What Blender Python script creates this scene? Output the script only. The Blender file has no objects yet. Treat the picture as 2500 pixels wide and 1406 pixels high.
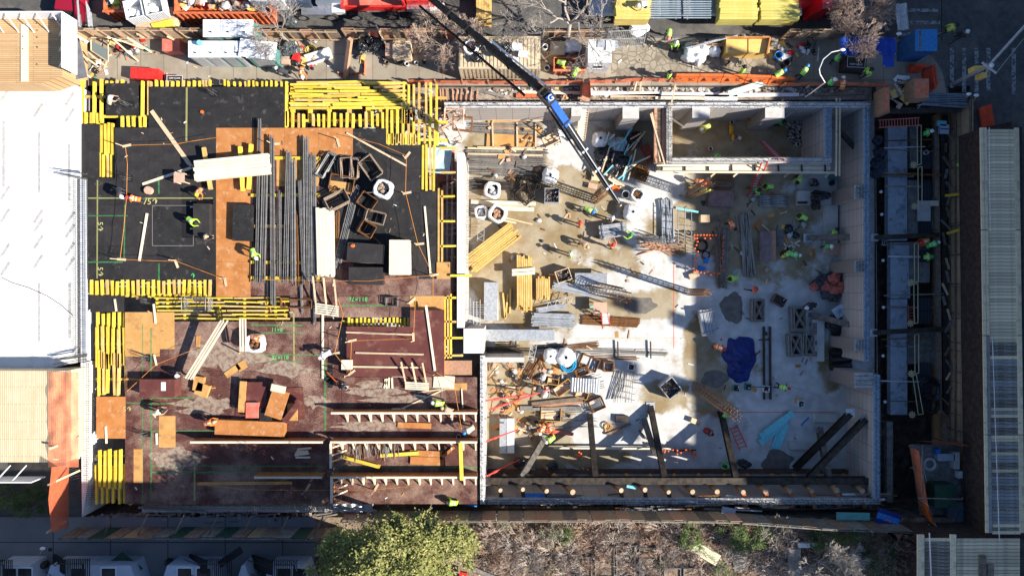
import bpy,math,random
from mathutils import Vector,Matrix,noise
R=random.Random(7)
S=bpy.context.scene
COL=S.collection
PI=math.pi
CAMH=50.0
FPX=1667.0
# ---------------------------------------------------------------- camera, sky, sun, exposure
cd=bpy.data.cameras.new('camera');cam=bpy.data.objects.new('camera',cd);COL.objects.link(cam)
cam.location=(0,0,CAMH);cd.sensor_width=36;cd.lens=36*FPX/2500;cd.clip_end=3000;cd.clip_start=1
S.camera=cam
SUN_EL=math.radians(34);SUN_AZ=math.radians(-18) # azimuth counter-clockwise from +X
w=bpy.data.worlds.new('World');S.world=w;w.use_nodes=True
nt=w.node_tree;nt.nodes.clear()
sky=nt.nodes.new('ShaderNodeTexSky');sky.sky_type='NISHITA';sky.sun_disc=False
sky.sun_elevation=SUN_EL;sky.sun_rotation=math.radians(108);sky.altitude=50;sky.ozone_density=5;sky.dust_density=.4
bg=nt.nodes.new('ShaderNodeBackground');bg.inputs['Strength'].default_value=0.076
wo=nt.nodes.new('ShaderNodeOutputWorld')
nt.links.new(sky.outputs[0],bg.inputs[0]);nt.links.new(bg.outputs[0],wo.inputs[0])
ld=bpy.data.lights.new('sun','SUN');ld.energy=5.0;ld.angle=math.radians(0.5);ld.color=(1.0,0.94,0.84)
sun=bpy.data.objects.new('sun',ld);COL.objects.link(sun)
sd=Vector((math.cos(SUN_EL)*math.cos(SUN_AZ),math.cos(SUN_EL)*math.sin(SUN_AZ),math.sin(SUN_EL)))
sun.rotation_euler=(-sd).to_track_quat('-Z','Y').to_euler();sun.location=sd*80
S.view_settings.view_transform='Standard';S.view_settings.look='None'
S.view_settings.exposure=0.95;S.view_settings.gamma=1.0
S.cycles.max_bounces=5;S.cycles.diffuse_bounces=2;S.cycles.glossy_bounces=2
S.cycles.transparent_max_bounces=6
# ---------------------------------------------------------------- helpers
def P(x,y,z=0.0):
    k=(CAMH-z)/FPX
    return Vector(((x-1250)*k,(703-y)*k,z))
def L(px,z=0.0): # length in metres of px pixels of the survey photo at height z
    return px*(CAMH-z)/FPX
def rnd(a,b):return R.uniform(a,b)
class MB:
    def __init__(s,M=None):s.v=[];s.f=[];s.m=[];s.M=M or Matrix()
    def add(s,vs,fs,mi=0):
        o=len(s.v);s.v+=[s.M@Vector(v)for v in vs]
        for f in fs:s.f.append(tuple(i+o for i in f));s.m.append(mi)
        return s
    def box(s,x0,x1,y0,y1,z0,z1,mi=0):
        return s.add([(x0,y0,z0),(x1,y0,z0),(x1,y1,z0),(x0,y1,z0),(x0,y0,z1),(x1,y0,z1),(x1,y1,z1),(x0,y1,z1)],
              [(0,3,2,1),(4,5,6,7),(0,1,5,4),(1,2,6,5),(2,3,7,6),(3,0,4,7)],mi)
    def bar(s,p,q,w,h,mi=0):
        p=Vector(p);q=Vector(q);d=(q-p).normalized()
        up=Vector((0,0,1))if abs(d.z)<.95 else Vector((1,0,0))
        a=d.cross(up).normalized();b=a.cross(d).normalized()
        vs=[c+a*(i*w/2)+b*(j*h/2)for c in(p,q)for i,j in((-1,-1),(1,-1),(1,1),(-1,1))]
        return s.add(vs,[(0,3,2,1),(4,5,6,7),(0,1,5,4),(1,2,6,5),(2,3,7,6),(3,0,4,7)],mi)
    def tube(s,p,q,r,n=6,mi=0,r2=None,cap=True):
        p=Vector(p);q=Vector(q);d=(q-p)
        if d.length<1e-6:return s
        d.normalize();r2=r if r2 is None else r2
        up=Vector((0,0,1))if abs(d.z)<.95 else Vector((1,0,0))
        a=d.cross(up).normalized();b=a.cross(d).normalized()
        vs=[]
        for c,rr in((p,r),(q,r2)):
            for i in range(n):
                t=2*PI*i/n;vs.append(c+a*(rr*math.cos(t))+b*(rr*math.sin(t)))
        fs=[(i,i+n,(i+1)%n+n,(i+1)%n)for i in range(n)]
        if cap:fs+=[tuple(range(n)),tuple(range(2*n-1,n-1,-1))]
        return s.add(vs,fs,mi)
    def path(s,pts,r,n=5,mi=0):
        for a,b in zip(pts,pts[1:]):s.tube(a,b,r,n,mi)
        return s
    def prism(s,pts,z0,z1,mi=0):
        n=len(pts);ar=sum(pts[i][0]*pts[(i+1)%n][1]-pts[(i+1)%n][0]*pts[i][1]for i in range(n))
        if ar<0:pts=pts[::-1]
        vs=[(p[0],p[1],z0)for p in pts]+[(p[0],p[1],z1)for p in pts]
        fs=[tuple(range(n-1,-1,-1)),tuple(range(n,2*n))]+[(i,(i+1)%n,(i+1)%n+n,i+n)for i in range(n)]
        return s.add(vs,fs,mi)
    def lathe(s,prof,n=12,mi=0,sq=0.0): # prof: (radius, z); sq > 0 squares the section
        vs=[]
        for r,z in prof:
            for i in range(n):
                t=2*PI*i/n;c,d=math.cos(t),math.sin(t)
                k=1/(max(abs(c),abs(d))**sq)
                vs.append((r*k*c,r*k*d,z))
        fs=[(j*n+i,j*n+(i+1)%n,(j+1)*n+(i+1)%n,(j+1)*n+i)for j in range(len(prof)-1)for i in range(n)]
        fs.append(tuple(range(n-1,-1,-1)))
        return s.add(vs,fs,mi)
    def blob(s,c,rx,ry,rz,seed=0,amp=.25,mi=0,nu=10,nv=7,freq=1.3):
        c=Vector(c);vs=[c+Vector((0,0,-rz))];
        for j in range(1,nv):
            ph=PI*j/nv-PI/2
            for i in range(nu):
                t=2*PI*i/nu;d=Vector((math.cos(t)*math.cos(ph),math.sin(t)*math.cos(ph),math.sin(ph)))
                k=1+amp*noise.noise(d*freq*1.5+Vector((seed*3.1,seed*1.7,seed)))*1.6
                vs.append(c+Vector((d.x*rx*k,d.y*ry*k,d.z*rz*k)))
        vs.append(c+Vector((0,0,rz)));fs=[]
        for i in range(nu):fs.append((0,1+(i+1)%nu,1+i))
        for j in range(nv-2):
            for i in range(nu):
                a=1+j*nu+i;b=1+j*nu+(i+1)%nu;fs.append((a,b,b+nu,a+nu))
        last=len(vs)-1;o=1+(nv-2)*nu
        for i in range(nu):fs.append((o+i,o+(i+1)%nu,last))
        return s.add(vs,fs,mi)
    def sheet(s,f,nu,nv,mi=0): # f(u,v) -> point
        vs=[f(i/nu,j/nv)for j in range(nv+1)for i in range(nu+1)]
        fs=[(j*(nu+1)+i,j*(nu+1)+i+1,(j+1)*(nu+1)+i+1,(j+1)*(nu+1)+i)for j in range(nv)for i in range(nu)]
        return s.add(vs,fs,mi)
    def mesh(s,name,mats,smooth=False):
        me=bpy.data.meshes.new(name);me.from_pydata([tuple(v)for v in s.v],[],s.f)
        for m in(mats if isinstance(mats,(list,tuple))else[mats]):me.materials.append(m)
        if len(me.materials)>1:me.polygons.foreach_set('material_index',s.m)
        if smooth:me.polygons.foreach_set('use_smooth',[True]*len(me.polygons))
        me.update();return me
def tag(o,label=None,cat=None,group=None,kind=None):
    if label:o['label']=label
    if cat:o['category']=cat
    if group:o['group']=group
    if kind:o['kind']=kind
    return o
def T(name,label,cat,loc=(0,0,0),rz=0.0,group=None):
    o=bpy.data.objects.new(name,None);COL.objects.link(o);o.location=loc;o.rotation_euler=(0,0,rz)
    o.empty_display_size=.2
    return tag(o,label,cat,group)
def part(name,mb,mats,parent,smooth=False,label=None): # mb in the parent's local frame
    o=bpy.data.objects.new(name,mb.mesh(name,mats,smooth));COL.objects.link(o);o.parent=parent
    if label:o['label']=label
    return o
def one(name,mb,mats,label,cat,group=None,smooth=False,kind=None): # mb in world coordinates; origin moved to base centre
    n=len(mb.v);c=sum(mb.v,Vector())/n;c.z=min(v.z for v in mb.v)
    mb.v=[v-c for v in mb.v]
    o=bpy.data.objects.new(name,mb.mesh(name,mats,smooth));COL.objects.link(o);o.location=c
    return tag(o,label,cat,group,kind)
def struct(name,mb,mats,smooth=False):
    o=bpy.data.objects.new(name,mb.mesh(name,mats,smooth));COL.objects.link(o);o['kind']='structure';return o
def dup(o,loc=None,rz=None,label=None,group=None,cat=None,sc=None):
    c=o.copy();COL.objects.link(c)
    if loc is not None:c.location=loc
    if rz is not None:c.rotation_euler=(0,0,rz)
    if sc:c.scale=(sc,sc,sc)
    tag(c,label,cat,group)
    for ch in o.children:
        d=ch.copy();COL.objects.link(d);d.parent=c
        for g in ch.children:
            e=g.copy();COL.objects.link(e);e.parent=d
    return c
def frame(x,y,z=0.0,ang=0.0): # local frame at a surveyed point; ang clockwise as seen from above
    return Matrix.Translation(P(x,y,z))@Matrix.Rotation(-math.radians(ang),4,'Z')
# ---------------------------------------------------------------- materials
MC={}
def mat(name,c1,c2=None,scale=4.0,rough=.8,metal=0.0,lo=.38,hi=.62,bump=0.0,st=(1,1,1),rnd=0.0,c3=None,s3=.6,t3=.58,alpha=None,spec=.3,fine=0.0,world=False,w3=.04):
    m=bpy.data.materials.new(name);m.use_nodes=True;t=m.node_tree;N=t.nodes;K=t.links
    b=N['Principled BSDF'];b.inputs['Roughness'].default_value=rough;b.inputs['Metallic'].default_value=metal
    b.inputs['Specular IOR Level'].default_value=spec
    b.inputs['Base Color'].default_value=(*c1,1)
    out=None
    tc=N.new('ShaderNodeNewGeometry' if world else 'ShaderNodeTexCoord');CO='Position' if world else 'Object';mp=N.new('ShaderNodeMapping');mp.inputs['Scale'].default_value=st
    K.new(tc.outputs[CO],mp.inputs['Vector'])
    if c2 is not None:
        n=N.new('ShaderNodeTexNoise');n.inputs['Scale'].default_value=scale;n.inputs['Detail'].default_value=8;n.inputs['Roughness'].default_value=.62
        K.new(mp.outputs[0],n.inputs['Vector'])
        r=N.new('ShaderNodeValToRGB');r.color_ramp.elements[0].position=lo;r.color_ramp.elements[1].position=hi
        r.color_ramp.elements[0].color=(*c1,1);r.color_ramp.elements[1].color=(*c2,1)
        K.new(n.outputs['Fac'],r.inputs['Fac']);out=r.outputs[0]
        if bump:
            bp=N.new('ShaderNodeBump');bp.inputs['Strength'].default_value=bump;bp.inputs['Distance'].default_value=.05
            K.new(n.outputs['Fac'],bp.inputs['Height']);K.new(bp.outputs[0],b.inputs['Normal'])
    if c3 is not None:
        n3=N.new('ShaderNodeTexNoise');n3.inputs['Scale'].default_value=s3;n3.inputs['Detail'].default_value=6;n3.inputs['Roughness'].default_value=.7
        K.new(tc.outputs[CO],n3.inputs['Vector'])
        r3=N.new('ShaderNodeValToRGB');r3.color_ramp.elements[0].position=t3-w3;r3.color_ramp.elements[1].position=t3+w3
        K.new(n3.outputs['Fac'],r3.inputs['Fac'])
        mx=N.new('ShaderNodeMixRGB');K.new(r3.outputs[0],mx.inputs['Fac'])
        if out:K.new(out,mx.inputs['Color1'])
        else:mx.inputs['Color1'].default_value=(*c1,1)
        mx.inputs['Color2'].default_value=(*c3,1);out=mx.outputs[0]
    if rnd or fine:
        hs=N.new('ShaderNodeHueSaturation')
        if out:K.new(out,hs.inputs['Color'])
        else:hs.inputs['Color'].default_value=(*c1,1)
        if rnd:
            oi=N.new('ShaderNodeObjectInfo');mr=N.new('ShaderNodeMapRange')
            mr.inputs['To Min'].default_value=1-rnd;mr.inputs['To Max'].default_value=1+rnd
            K.new(oi.outputs['Random'],mr.inputs['Value']);K.new(mr.outputs[0],hs.inputs['Value'])
        else:
            nf=N.new('ShaderNodeTexNoise');nf.inputs['Scale'].default_value=14;nf.inputs['Detail'].default_value=4
            mr=N.new('ShaderNodeMapRange');mr.inputs['To Min'].default_value=1-fine;mr.inputs['To Max'].default_value=1+fine
            mr.inputs['From Min'].default_value=.3;mr.inputs['From Max'].default_value=.7
            K.new(tc.outputs[CO],nf.inputs['Vector']);K.new(nf.outputs['Fac'],mr.inputs['Value']);K.new(mr.outputs[0],hs.inputs['Value'])
        out=hs.outputs[0]
    if out:K.new(out,b.inputs['Base Color'])
    if alpha is not None:b.inputs['Alpha'].default_value=alpha
    MC[name]=m;return m
def brick(name,c1,c2,cm,bw,bh,ms=.02,ax='XY',rot=0,rough=.8,off=.5,dirt=.35,dc=(.1,.08,.06),ds=.7,spec=.3):
    m=bpy.data.materials.new(name);m.use_nodes=True;t=m.node_tree;N=t.nodes;K=t.links
    b=N['Principled BSDF'];b.inputs['Roughness'].default_value=rough;b.inputs['Specular IOR Level'].default_value=spec
    tc=N.new('ShaderNodeTexCoord');sx=N.new('ShaderNodeSeparateXYZ');cx=N.new('ShaderNodeCombineXYZ')
    K.new(tc.outputs['Object'],sx.inputs[0])
    K.new(sx.outputs[ax[0]],cx.inputs['X']);K.new(sx.outputs[ax[1]],cx.inputs['Y'])
    mp=N.new('ShaderNodeMapping');mp.inputs['Rotation'].default_value=(0,0,math.radians(rot));K.new(cx.outputs[0],mp.inputs['Vector'])
    bt=N.new('ShaderNodeTexBrick');bt.inputs['Scale'].default_value=1;bt.inputs['Brick Width'].default_value=bw;bt.inputs['Row Height'].default_value=bh
    bt.inputs['Mortar Size'].default_value=ms;bt.inputs['Mortar Smooth'].default_value=0;bt.offset=off
    bt.inputs['Color1'].default_value=(*c1,1);bt.inputs['Color2'].default_value=(*c2,1);bt.inputs['Mortar'].default_value=(*cm,1)
    K.new(mp.outputs[0],bt.inputs['Vector'])
    n=N.new('ShaderNodeTexNoise');n.inputs['Scale'].default_value=ds;n.inputs['Detail'].default_value=9;n.inputs['Roughness'].default_value=.7
    K.new(tc.outputs['Object'],n.inputs['Vector'])
    r=N.new('ShaderNodeValToRGB');r.color_ramp.elements[0].position=.42;r.color_ramp.elements[1].position=.72
    r.color_ramp.elements[1].color=(dirt,)*3+(1,)
    K.new(n.outputs['Fac'],r.inputs['Fac'])
    mx=N.new('ShaderNodeMixRGB');K.new(r.outputs[0],mx.inputs['Fac']);K.new(bt.outputs['Color'],mx.inputs['Color1']);mx.inputs['Color2'].default_value=(*dc,1)
    K.new(mx.outputs[0],b.inputs['Base Color']);MC[name]=m;return m
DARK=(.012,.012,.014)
asphalt=mat('asphalt',(.075,.072,.07),(.105,.10,.094),2.2,.9,fine=.18,c3=(.17,.155,.135),s3=.3,t3=.58,w3=.1)
sidewalk=brick('sidewalk_concrete',(.37,.32,.25),(.31,.27,.21),(.20,.17,.13),1.7,1.9,.03,off=0,dirt=.85,dc=(.19,.155,.115),ds=.45)
walkgrey=brick('grey_pavement',(.24,.24,.24),(.20,.20,.205),(.07,.07,.07),4.2,3.1,.04,off=0,dirt=.5,dc=(.12,.12,.12),ds=.4)
conc_lt=mat('pale_concrete',(.50,.48,.45),(.60,.58,.54),1.2,.85,fine=.10)
slab_m=mat('fresh_concrete',(.80,.80,.78),(.86,.86,.85),.5,.8,c3=(.70,.69,.67),s3=.5,t3=.62,w3=.08)
wall_c=brick('wall_concrete',(.50,.46,.43),(.46,.42,.39),(.24,.21,.19),1.25,.62,.022,ax='XZ',off=.0,dirt=.35,dc=(.30,.27,.25),ds=.8)
wall_cy=brick('wall_concrete_y',(.50,.46,.43),(.46,.42,.39),(.24,.21,.19),1.25,.62,.022,ax='YZ',off=.0,dirt=.35,dc=(.30,.27,.25),ds=.8)
dirt=mat('dark_dirt',(.05,.042,.034),(.13,.105,.085),1.6,.95,bump=.6,fine=.3)
soil=mat('garden_soil',(.15,.10,.07),(.30,.225,.16),1.1,.95,bump=.8,fine=.4,c3=(.07,.05,.035),s3=.6,t3=.56)
plyblk=mat('black_plywood',(.020,.019,.020),(.036,.034,.033),1.5,.5,lo=.3,hi=.7,c3=(.12,.11,.10),s3=1.7,t3=.66,w3=.08,fine=.35,spec=.2,world=True)
plyora=mat('orange_plywood',(.40,.155,.045),(.50,.215,.075),1.2,.6,c3=(.56,.34,.20),s3=2,t3=.62,w3=.08,fine=.08,spec=.2,world=True)
plytan=mat('tan_plywood',(.50,.26,.085),(.58,.33,.12),1.0,.6,c3=(.36,.18,.075),s3=1.6,t3=.60,w3=.08,fine=.08,spec=.2,world=True)
plybrn=mat('brown_plywood',(.080,.034,.029),(.125,.052,.042),2.0,.5,c3=(.29,.19,.145),s3=.42,t3=.54,w3=.10,fine=.6,spec=.25,world=True)
plybrc=mat('brown_plywood_clean',(.11,.035,.031),(.14,.048,.04),1.0,.5,fine=.12,c3=(.22,.11,.085),s3=1.1,t3=.62,w3=.08,spec=.25,world=True)
yel=mat('yellow_timber',(.72,.49,.05),(.80,.60,.09),3,.6,rnd=.2,spec=.2)
yelw=mat('weathered_yellow_timber',(.60,.36,.10),(.70,.48,.18),3,.65,rnd=.18,spec=.2)
wood=mat('sawn_lumber',(.60,.43,.27),(.72,.55,.37),6,.75,st=(1,1,1),rnd=.16)
woodp=mat('pale_lumber',(.72,.62,.46),(.80,.70,.54),4,.75,rnd=.1)
woodr=mat('reddish_lumber',(.42,.22,.13),(.52,.30,.19),5,.75,rnd=.2)
woodd=mat('weathered_board',(.16,.115,.08),(.26,.20,.15),3,.85,rnd=.25,fine=0)
woodg=mat('grey_board',(.14,.13,.12),(.24,.225,.20),3,.85,rnd=.2)
rebar=mat('steel_rebar',(.12,.12,.125),(.22,.215,.21),8,.5,.3,rnd=.3)
rust=mat('rusty_steel',(.16,.065,.025),(.26,.12,.045),7,.75,.1,rnd=.25)
galv=mat('galvanised_steel',(.38,.40,.42),(.55,.57,.60),6,.4,.4,rnd=.15)
dksteel=mat('dark_steel',(.035,.03,.028),(.075,.055,.045),3,.6,.2,rnd=.2)
black=mat('black_plastic',(.012,.012,.013),(.02,.02,.022),5,.35,spec=.5)
bagblk=mat('black_bag',(.010,.010,.012),(.028,.028,.032),7,.25,bump=1.0,spec=.6)
bagwht=mat('white_woven_bag',(.78,.78,.77),(.88,.88,.87),4,.7,bump=.3)
baggry=mat('grey_plastic_sheet',(.42,.43,.44),(.62,.63,.64),5,.4,bump=.8)
white=mat('white_paint',(.80,.80,.80),(.86,.86,.86),2,.5)
offw=mat('off_white_panel',(.66,.66,.66),(.76,.76,.76),2,.6)
red=mat('red_plastic',(.62,.02,.02),(.72,.04,.03),3,.45)
redf=mat('faded_red_paint',(.55,.13,.09),(.66,.19,.13),2,.6,c3=(.42,.22,.16),s3=2)
orange=mat('orange_plastic',(.75,.13,.025),(.85,.20,.05),2,.5,rnd=.08)
orpaint=mat('orange_steel',(.50,.11,.04),(.62,.17,.07),3,.55,c3=(.25,.09,.05),s3=2.5)
blue=mat('blue_tarp',(.010,.022,.13),(.016,.04,.24),2,.45,bump=.9,spec=.35)
bluel=mat('blue_paint',(.03,.17,.52),(.05,.26,.66),3,.5)
skyb=mat('light_blue_foam',(.18,.60,.68),(.25,.70,.76),3,.6)
teal=mat('teal_plastic',(.06,.22,.20),(.10,.30,.27),3,.5)
green=mat('dark_green_paint',(.02,.06,.035),(.03,.085,.05),3,.6)
lime=mat('lime_vest',(.38,.80,.03),(.46,.88,.06),5,.7)
orv=mat('orange_vest',(.85,.16,.02),(.9,.24,.04),5,.7)
cream=mat('cream_steel',(.56,.45,.30),(.62,.51,.35),3,.55,c3=(.40,.30,.19),s3=2)
gangyel=mat('gang_box_yellow',(.74,.46,.13),(.82,.55,.18),2,.6)
pinkply=mat('pink_board',(.52,.32,.23),(.60,.40,.30),3,.7)
orwhite=mat('sunbleached_frame',(.66,.45,.36),(.78,.58,.48),4,.7)
skin_m=mat('skin',(.42,.24,.17),rough=.6)
jean=mat('dark_trousers',(.03,.035,.05),(.05,.06,.09),6,.8)
jblue=mat('blue_trousers',(.10,.20,.34),(.14,.26,.42),6,.8)
shirt=mat('dark_shirt',(.035,.035,.04),(.06,.06,.07),6,.8)
glass=mat('dark_glass',(.02,.025,.03),rough=.1,spec=.6)
tyre=mat('rubber',(.018,.018,.018),(.03,.03,.03),6,.8)
chrome=mat('chrome',(.6,.6,.62),(.75,.75,.77),2,.25,.8)
bark=mat('pale_bark',(.32,.27,.23),(.46,.40,.35),5,.85)
barkd=mat('brown_twigs',(.14,.10,.08),(.24,.18,.145),5,.9)
leafy=mat('yellow_green_leaf',(.16,.20,.04),(.33,.34,.10),1.0,.7,lo=.4,hi=.6)
leafd=mat('dark_green_leaf',(.03,.06,.015),(.07,.12,.03),1.6,.7)
brickr=mat('brick_rubble',(.25,.20,.17),(.42,.38,.34),6,.9,rnd=.3)
netor=mat('orange_netting',(.72,.16,.07),(.80,.22,.10),4,.7,alpha=.72)
sprayg=mat('green_spray',(.12,.50,.16),(.05,.30,.10),3,.8,alpha=.4)
sprayy=mat('yellow_spray',(.62,.62,.22),(.55,.55,.2),3,.8,alpha=.45)
chalk=mat('white_chalk',(.45,.43,.42),rough=.9,alpha=.5)
cord_o=mat('orange_rope',(.70,.26,.04),rough=.7)
# ================================================================= the setting
HX0,HX1=P(206,0,0).x,P(2372,0,0).x
HY1,HY0=P(0,209,0).y,P(0,1262,0).y
mb=MB() # road level sheet with the excavation left open
B=450;zr=-.13
for x0,x1,y0,y1 in((-B,B,HY1,B),(-B,B,-B,HY0),(-B,HX0,HY0,HY1),(HX1,B,HY0,HY1)):
    mb.add([(x0,y0,zr),(x1,y0,zr),(x1,y1,zr),(x0,y1,zr)],[(0,1,2,3)])
struct('road',mb,asphalt)
def pxp(pts,z):return[tuple(P(x,y,z)[:2])for x,y in pts]
arc=[(2210,88)]+[(2210+100*math.sin(a),215-105*math.cos(a))for a in[i*PI/16 for i in range(1,9)]]
mb=MB();mb.prism(pxp([(-3000,90),(2140,90),(2210,100)]+arc[2:]+[(2312,236),(2140,236),(2140,209),(-3000,209)],0),zr,0);struct('north_sidewalk',mb,sidewalk)
mb=MB();k=arc[2:];
for a,b in zip(k,k[1:]):mb.bar(P(*a,.0),P(*b,.0),.16,.02)
mb.bar(P(2312,215,0),P(2312,236,0),.16,.02);mb.bar(P(-300,91,0),P(2140,91,0),.16,.02);struct('kerb',mb,mat('kerb_stone',(.10,.10,.10),(.16,.16,.16),3))
mb=MB();mb.prism(pxp([(-3000,1262),(770,1262),(770,1500),(-3000,1500)],0),zr,0);struct('south_sidewalk',mb,walkgrey)
mb=MB() # garden soil, gently uneven
x0,x1=P(770,0).x,P(2330,0).x;y0,y1=P(0,1700).y,P(0,1262).y
mb.sheet(lambda u,v:Vector((x0+(x1-x0)*u,y0+(y1-y0)*v,.02+.16*noise.noise(Vector((u*30,v*10,0))))),90,36)
mb.box(x0,x1,y0,y1,zr,-.14);struct('garden_ground',mb,soil)
mb=MB()
for x,y0_,y1_ in((2324,118,215),(2354,118,226),(2384,118,226),(2413,118,222),(2475,118,232)):
    mb.add([P(x-5,y0_,zr+.004),P(x+5,y0_,zr+.004),P(x+5,y1_,zr+.004),P(x-5,y1_,zr+.004)],[(3,2,1,0)])
for yy,xa,xb in((26,2215,2290),(56,2210,2295),(84,2190,2300)):
    mb.add([P(xa,yy-4,zr+.004),P(xb,yy-4,zr+.004),P(xb,yy+4,zr+.004),P(xa,yy+4,zr+.004)],[(3,2,1,0)])
struct('crosswalk_markings',mb,mat('worn_road_paint',(.10,.10,.10),(.34,.34,.34),5,.8,lo=.42,hi=.55))
mb=MB();mb.add([P(2298,-20,zr+.004),P(2300,-20,zr+.004),P(2300,100,zr+.004),P(2298,100,zr+.004)],[(3,2,1,0)]);struct('road_joint',mb,mat('tar',(.015,.015,.015)))
# flagstones set in the pavement
m=bpy.data.materials.new('flagstone');m.use_nodes=True;t=m.node_tree;N=t.nodes;K=t.links
tc=N.new('ShaderNodeTexCoord');vo=N.new('ShaderNodeTexVoronoi');vo.feature='DISTANCE_TO_EDGE';vo.inputs['Scale'].default_value=2.1
K.new(tc.outputs['Object'],vo.inputs['Vector']);rr=N.new('ShaderNodeValToRGB');rr.color_ramp.elements[0].position=.05;rr.color_ramp.elements[1].position=.09
rr.color_ramp.elements[0].color=(.20,.165,.12,1);rr.color_ramp.elements[1].color=(.36,.31,.235,1)
K.new(vo.outputs['Distance'],rr.inputs[0]);n2=N.new('ShaderNodeTexNoise');n2.inputs['Scale'].default_value=.8;n2.inputs['Detail'].default_value=8
K.new(tc.outputs['Object'],n2.inputs['Vector']);r2=N.new('ShaderNodeValToRGB');r2.color_ramp.elements[0].position=.45;r2.color_ramp.elements[1].position=.62;K.new(n2.outputs['Fac'],r2.inputs[0])
r2.color_ramp.elements[1].color=(.6,.6,.6,1)
mx=N.new('ShaderNodeMixRGB');K.new(r2.outputs[0],mx.inputs['Fac']);K.new(rr.outputs[0],mx.inputs['Color1']);mx.inputs['Color2'].default_value=(.21,.17,.125,1)
K.new(mx.outputs[0],N['Principled BSDF'].inputs['Base Color'])
mb=MB();mb.add([P(1492,100,.004),P(1935,100,.004),P(1935,196,.004),P(1492,196,.004)],[(3,2,1,0)]);struct('flagstone_paving',mb,m)
# excavation
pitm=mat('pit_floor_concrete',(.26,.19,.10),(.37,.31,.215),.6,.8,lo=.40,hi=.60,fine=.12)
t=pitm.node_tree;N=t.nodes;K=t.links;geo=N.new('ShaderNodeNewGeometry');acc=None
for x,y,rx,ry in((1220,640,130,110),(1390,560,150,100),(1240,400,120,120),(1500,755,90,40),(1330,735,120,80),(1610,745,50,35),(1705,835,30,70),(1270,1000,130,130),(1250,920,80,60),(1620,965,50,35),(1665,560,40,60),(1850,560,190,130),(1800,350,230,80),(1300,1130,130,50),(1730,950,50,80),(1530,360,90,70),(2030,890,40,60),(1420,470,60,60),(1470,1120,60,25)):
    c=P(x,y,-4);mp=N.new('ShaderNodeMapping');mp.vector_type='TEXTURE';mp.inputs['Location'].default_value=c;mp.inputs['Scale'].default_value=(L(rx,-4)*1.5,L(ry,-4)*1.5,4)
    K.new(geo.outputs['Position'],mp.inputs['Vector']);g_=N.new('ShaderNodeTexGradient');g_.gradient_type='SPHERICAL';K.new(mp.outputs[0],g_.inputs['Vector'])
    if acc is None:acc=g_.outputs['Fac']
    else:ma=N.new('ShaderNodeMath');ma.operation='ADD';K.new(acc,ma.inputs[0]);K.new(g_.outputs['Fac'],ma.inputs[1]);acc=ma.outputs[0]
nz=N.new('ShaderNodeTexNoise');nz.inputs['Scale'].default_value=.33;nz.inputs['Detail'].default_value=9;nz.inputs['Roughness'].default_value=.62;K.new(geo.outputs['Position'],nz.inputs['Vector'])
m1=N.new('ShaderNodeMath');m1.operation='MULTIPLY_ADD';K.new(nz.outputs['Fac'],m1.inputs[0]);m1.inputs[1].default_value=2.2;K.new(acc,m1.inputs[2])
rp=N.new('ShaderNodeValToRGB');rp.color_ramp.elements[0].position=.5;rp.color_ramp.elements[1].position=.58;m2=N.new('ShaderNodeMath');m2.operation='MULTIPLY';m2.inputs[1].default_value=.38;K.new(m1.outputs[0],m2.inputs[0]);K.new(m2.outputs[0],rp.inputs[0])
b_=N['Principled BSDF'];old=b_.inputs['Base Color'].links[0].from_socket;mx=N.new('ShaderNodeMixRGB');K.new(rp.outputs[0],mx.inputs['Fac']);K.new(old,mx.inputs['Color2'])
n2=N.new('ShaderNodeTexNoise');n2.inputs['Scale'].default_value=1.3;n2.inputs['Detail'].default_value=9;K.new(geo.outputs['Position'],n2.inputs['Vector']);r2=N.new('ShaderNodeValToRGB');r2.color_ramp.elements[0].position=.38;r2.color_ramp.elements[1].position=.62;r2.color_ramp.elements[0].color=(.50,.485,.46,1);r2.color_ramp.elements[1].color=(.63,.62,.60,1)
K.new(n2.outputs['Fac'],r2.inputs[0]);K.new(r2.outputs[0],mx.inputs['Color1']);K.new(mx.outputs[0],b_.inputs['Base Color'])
px0,px1=HX0-3,HX1+2;py0,py1=HY0-1,HY1+1
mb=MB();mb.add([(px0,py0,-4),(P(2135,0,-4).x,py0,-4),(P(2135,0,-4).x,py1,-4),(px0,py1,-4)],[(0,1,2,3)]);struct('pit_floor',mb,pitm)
wet=mat('wet_concrete',(.13,.115,.10),(.19,.17,.145),2,.5,fine=.15)
for i,(x,y,rx,ry)in enumerate(((1790,748,30,34),(1900,1128,34,30),(1745,925,30,22),(1560,745,40,22))):
    c=P(x,y,-3.996);pts=[(c.x+L(rx,-4)*math.cos(a)*(1+.22*noise.noise(Vector((math.cos(a)*1.6+i*5,math.sin(a)*1.6,0)))*2),c.y+L(ry,-4)*math.sin(a)*(1+.22*noise.noise(Vector((math.cos(a)*1.6,i*7+math.sin(a)*1.6,3)))*2))for a in[k*PI/18 for k in range(36)]]
    mb=MB();mb.add([(p[0],p[1],-3.996+i*.001)for p in pts],[tuple(range(36))]);struct('wet_floor_patch',mb,wet)
mb=MB();mb.sheet(lambda u,v:Vector((P(2135,0,-4).x+(px1-P(2135,0,-4).x)*u,py0+(py1-py0)*v,-4.6+.25*noise.noise(Vector((u*14,v*40,0))))),30,90);struct('trench_floor',mb,dirt)
mb=MB();t_=.4
mb.box(HX0-t_,HX0,HY0,HY1,-4.7,zr-.02);mb.box(HX1,HX1+t_,HY0,HY1,-4.7,zr-.02);mb.box(HX0-t_,HX1+t_,HY1,HY1+t_,-4.7,-.15);mb.box(HX0-t_,HX1+t_,HY0-t_,HY0,-4.7,-.15)
struct('excavation_bank',mb,dirt)
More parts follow.
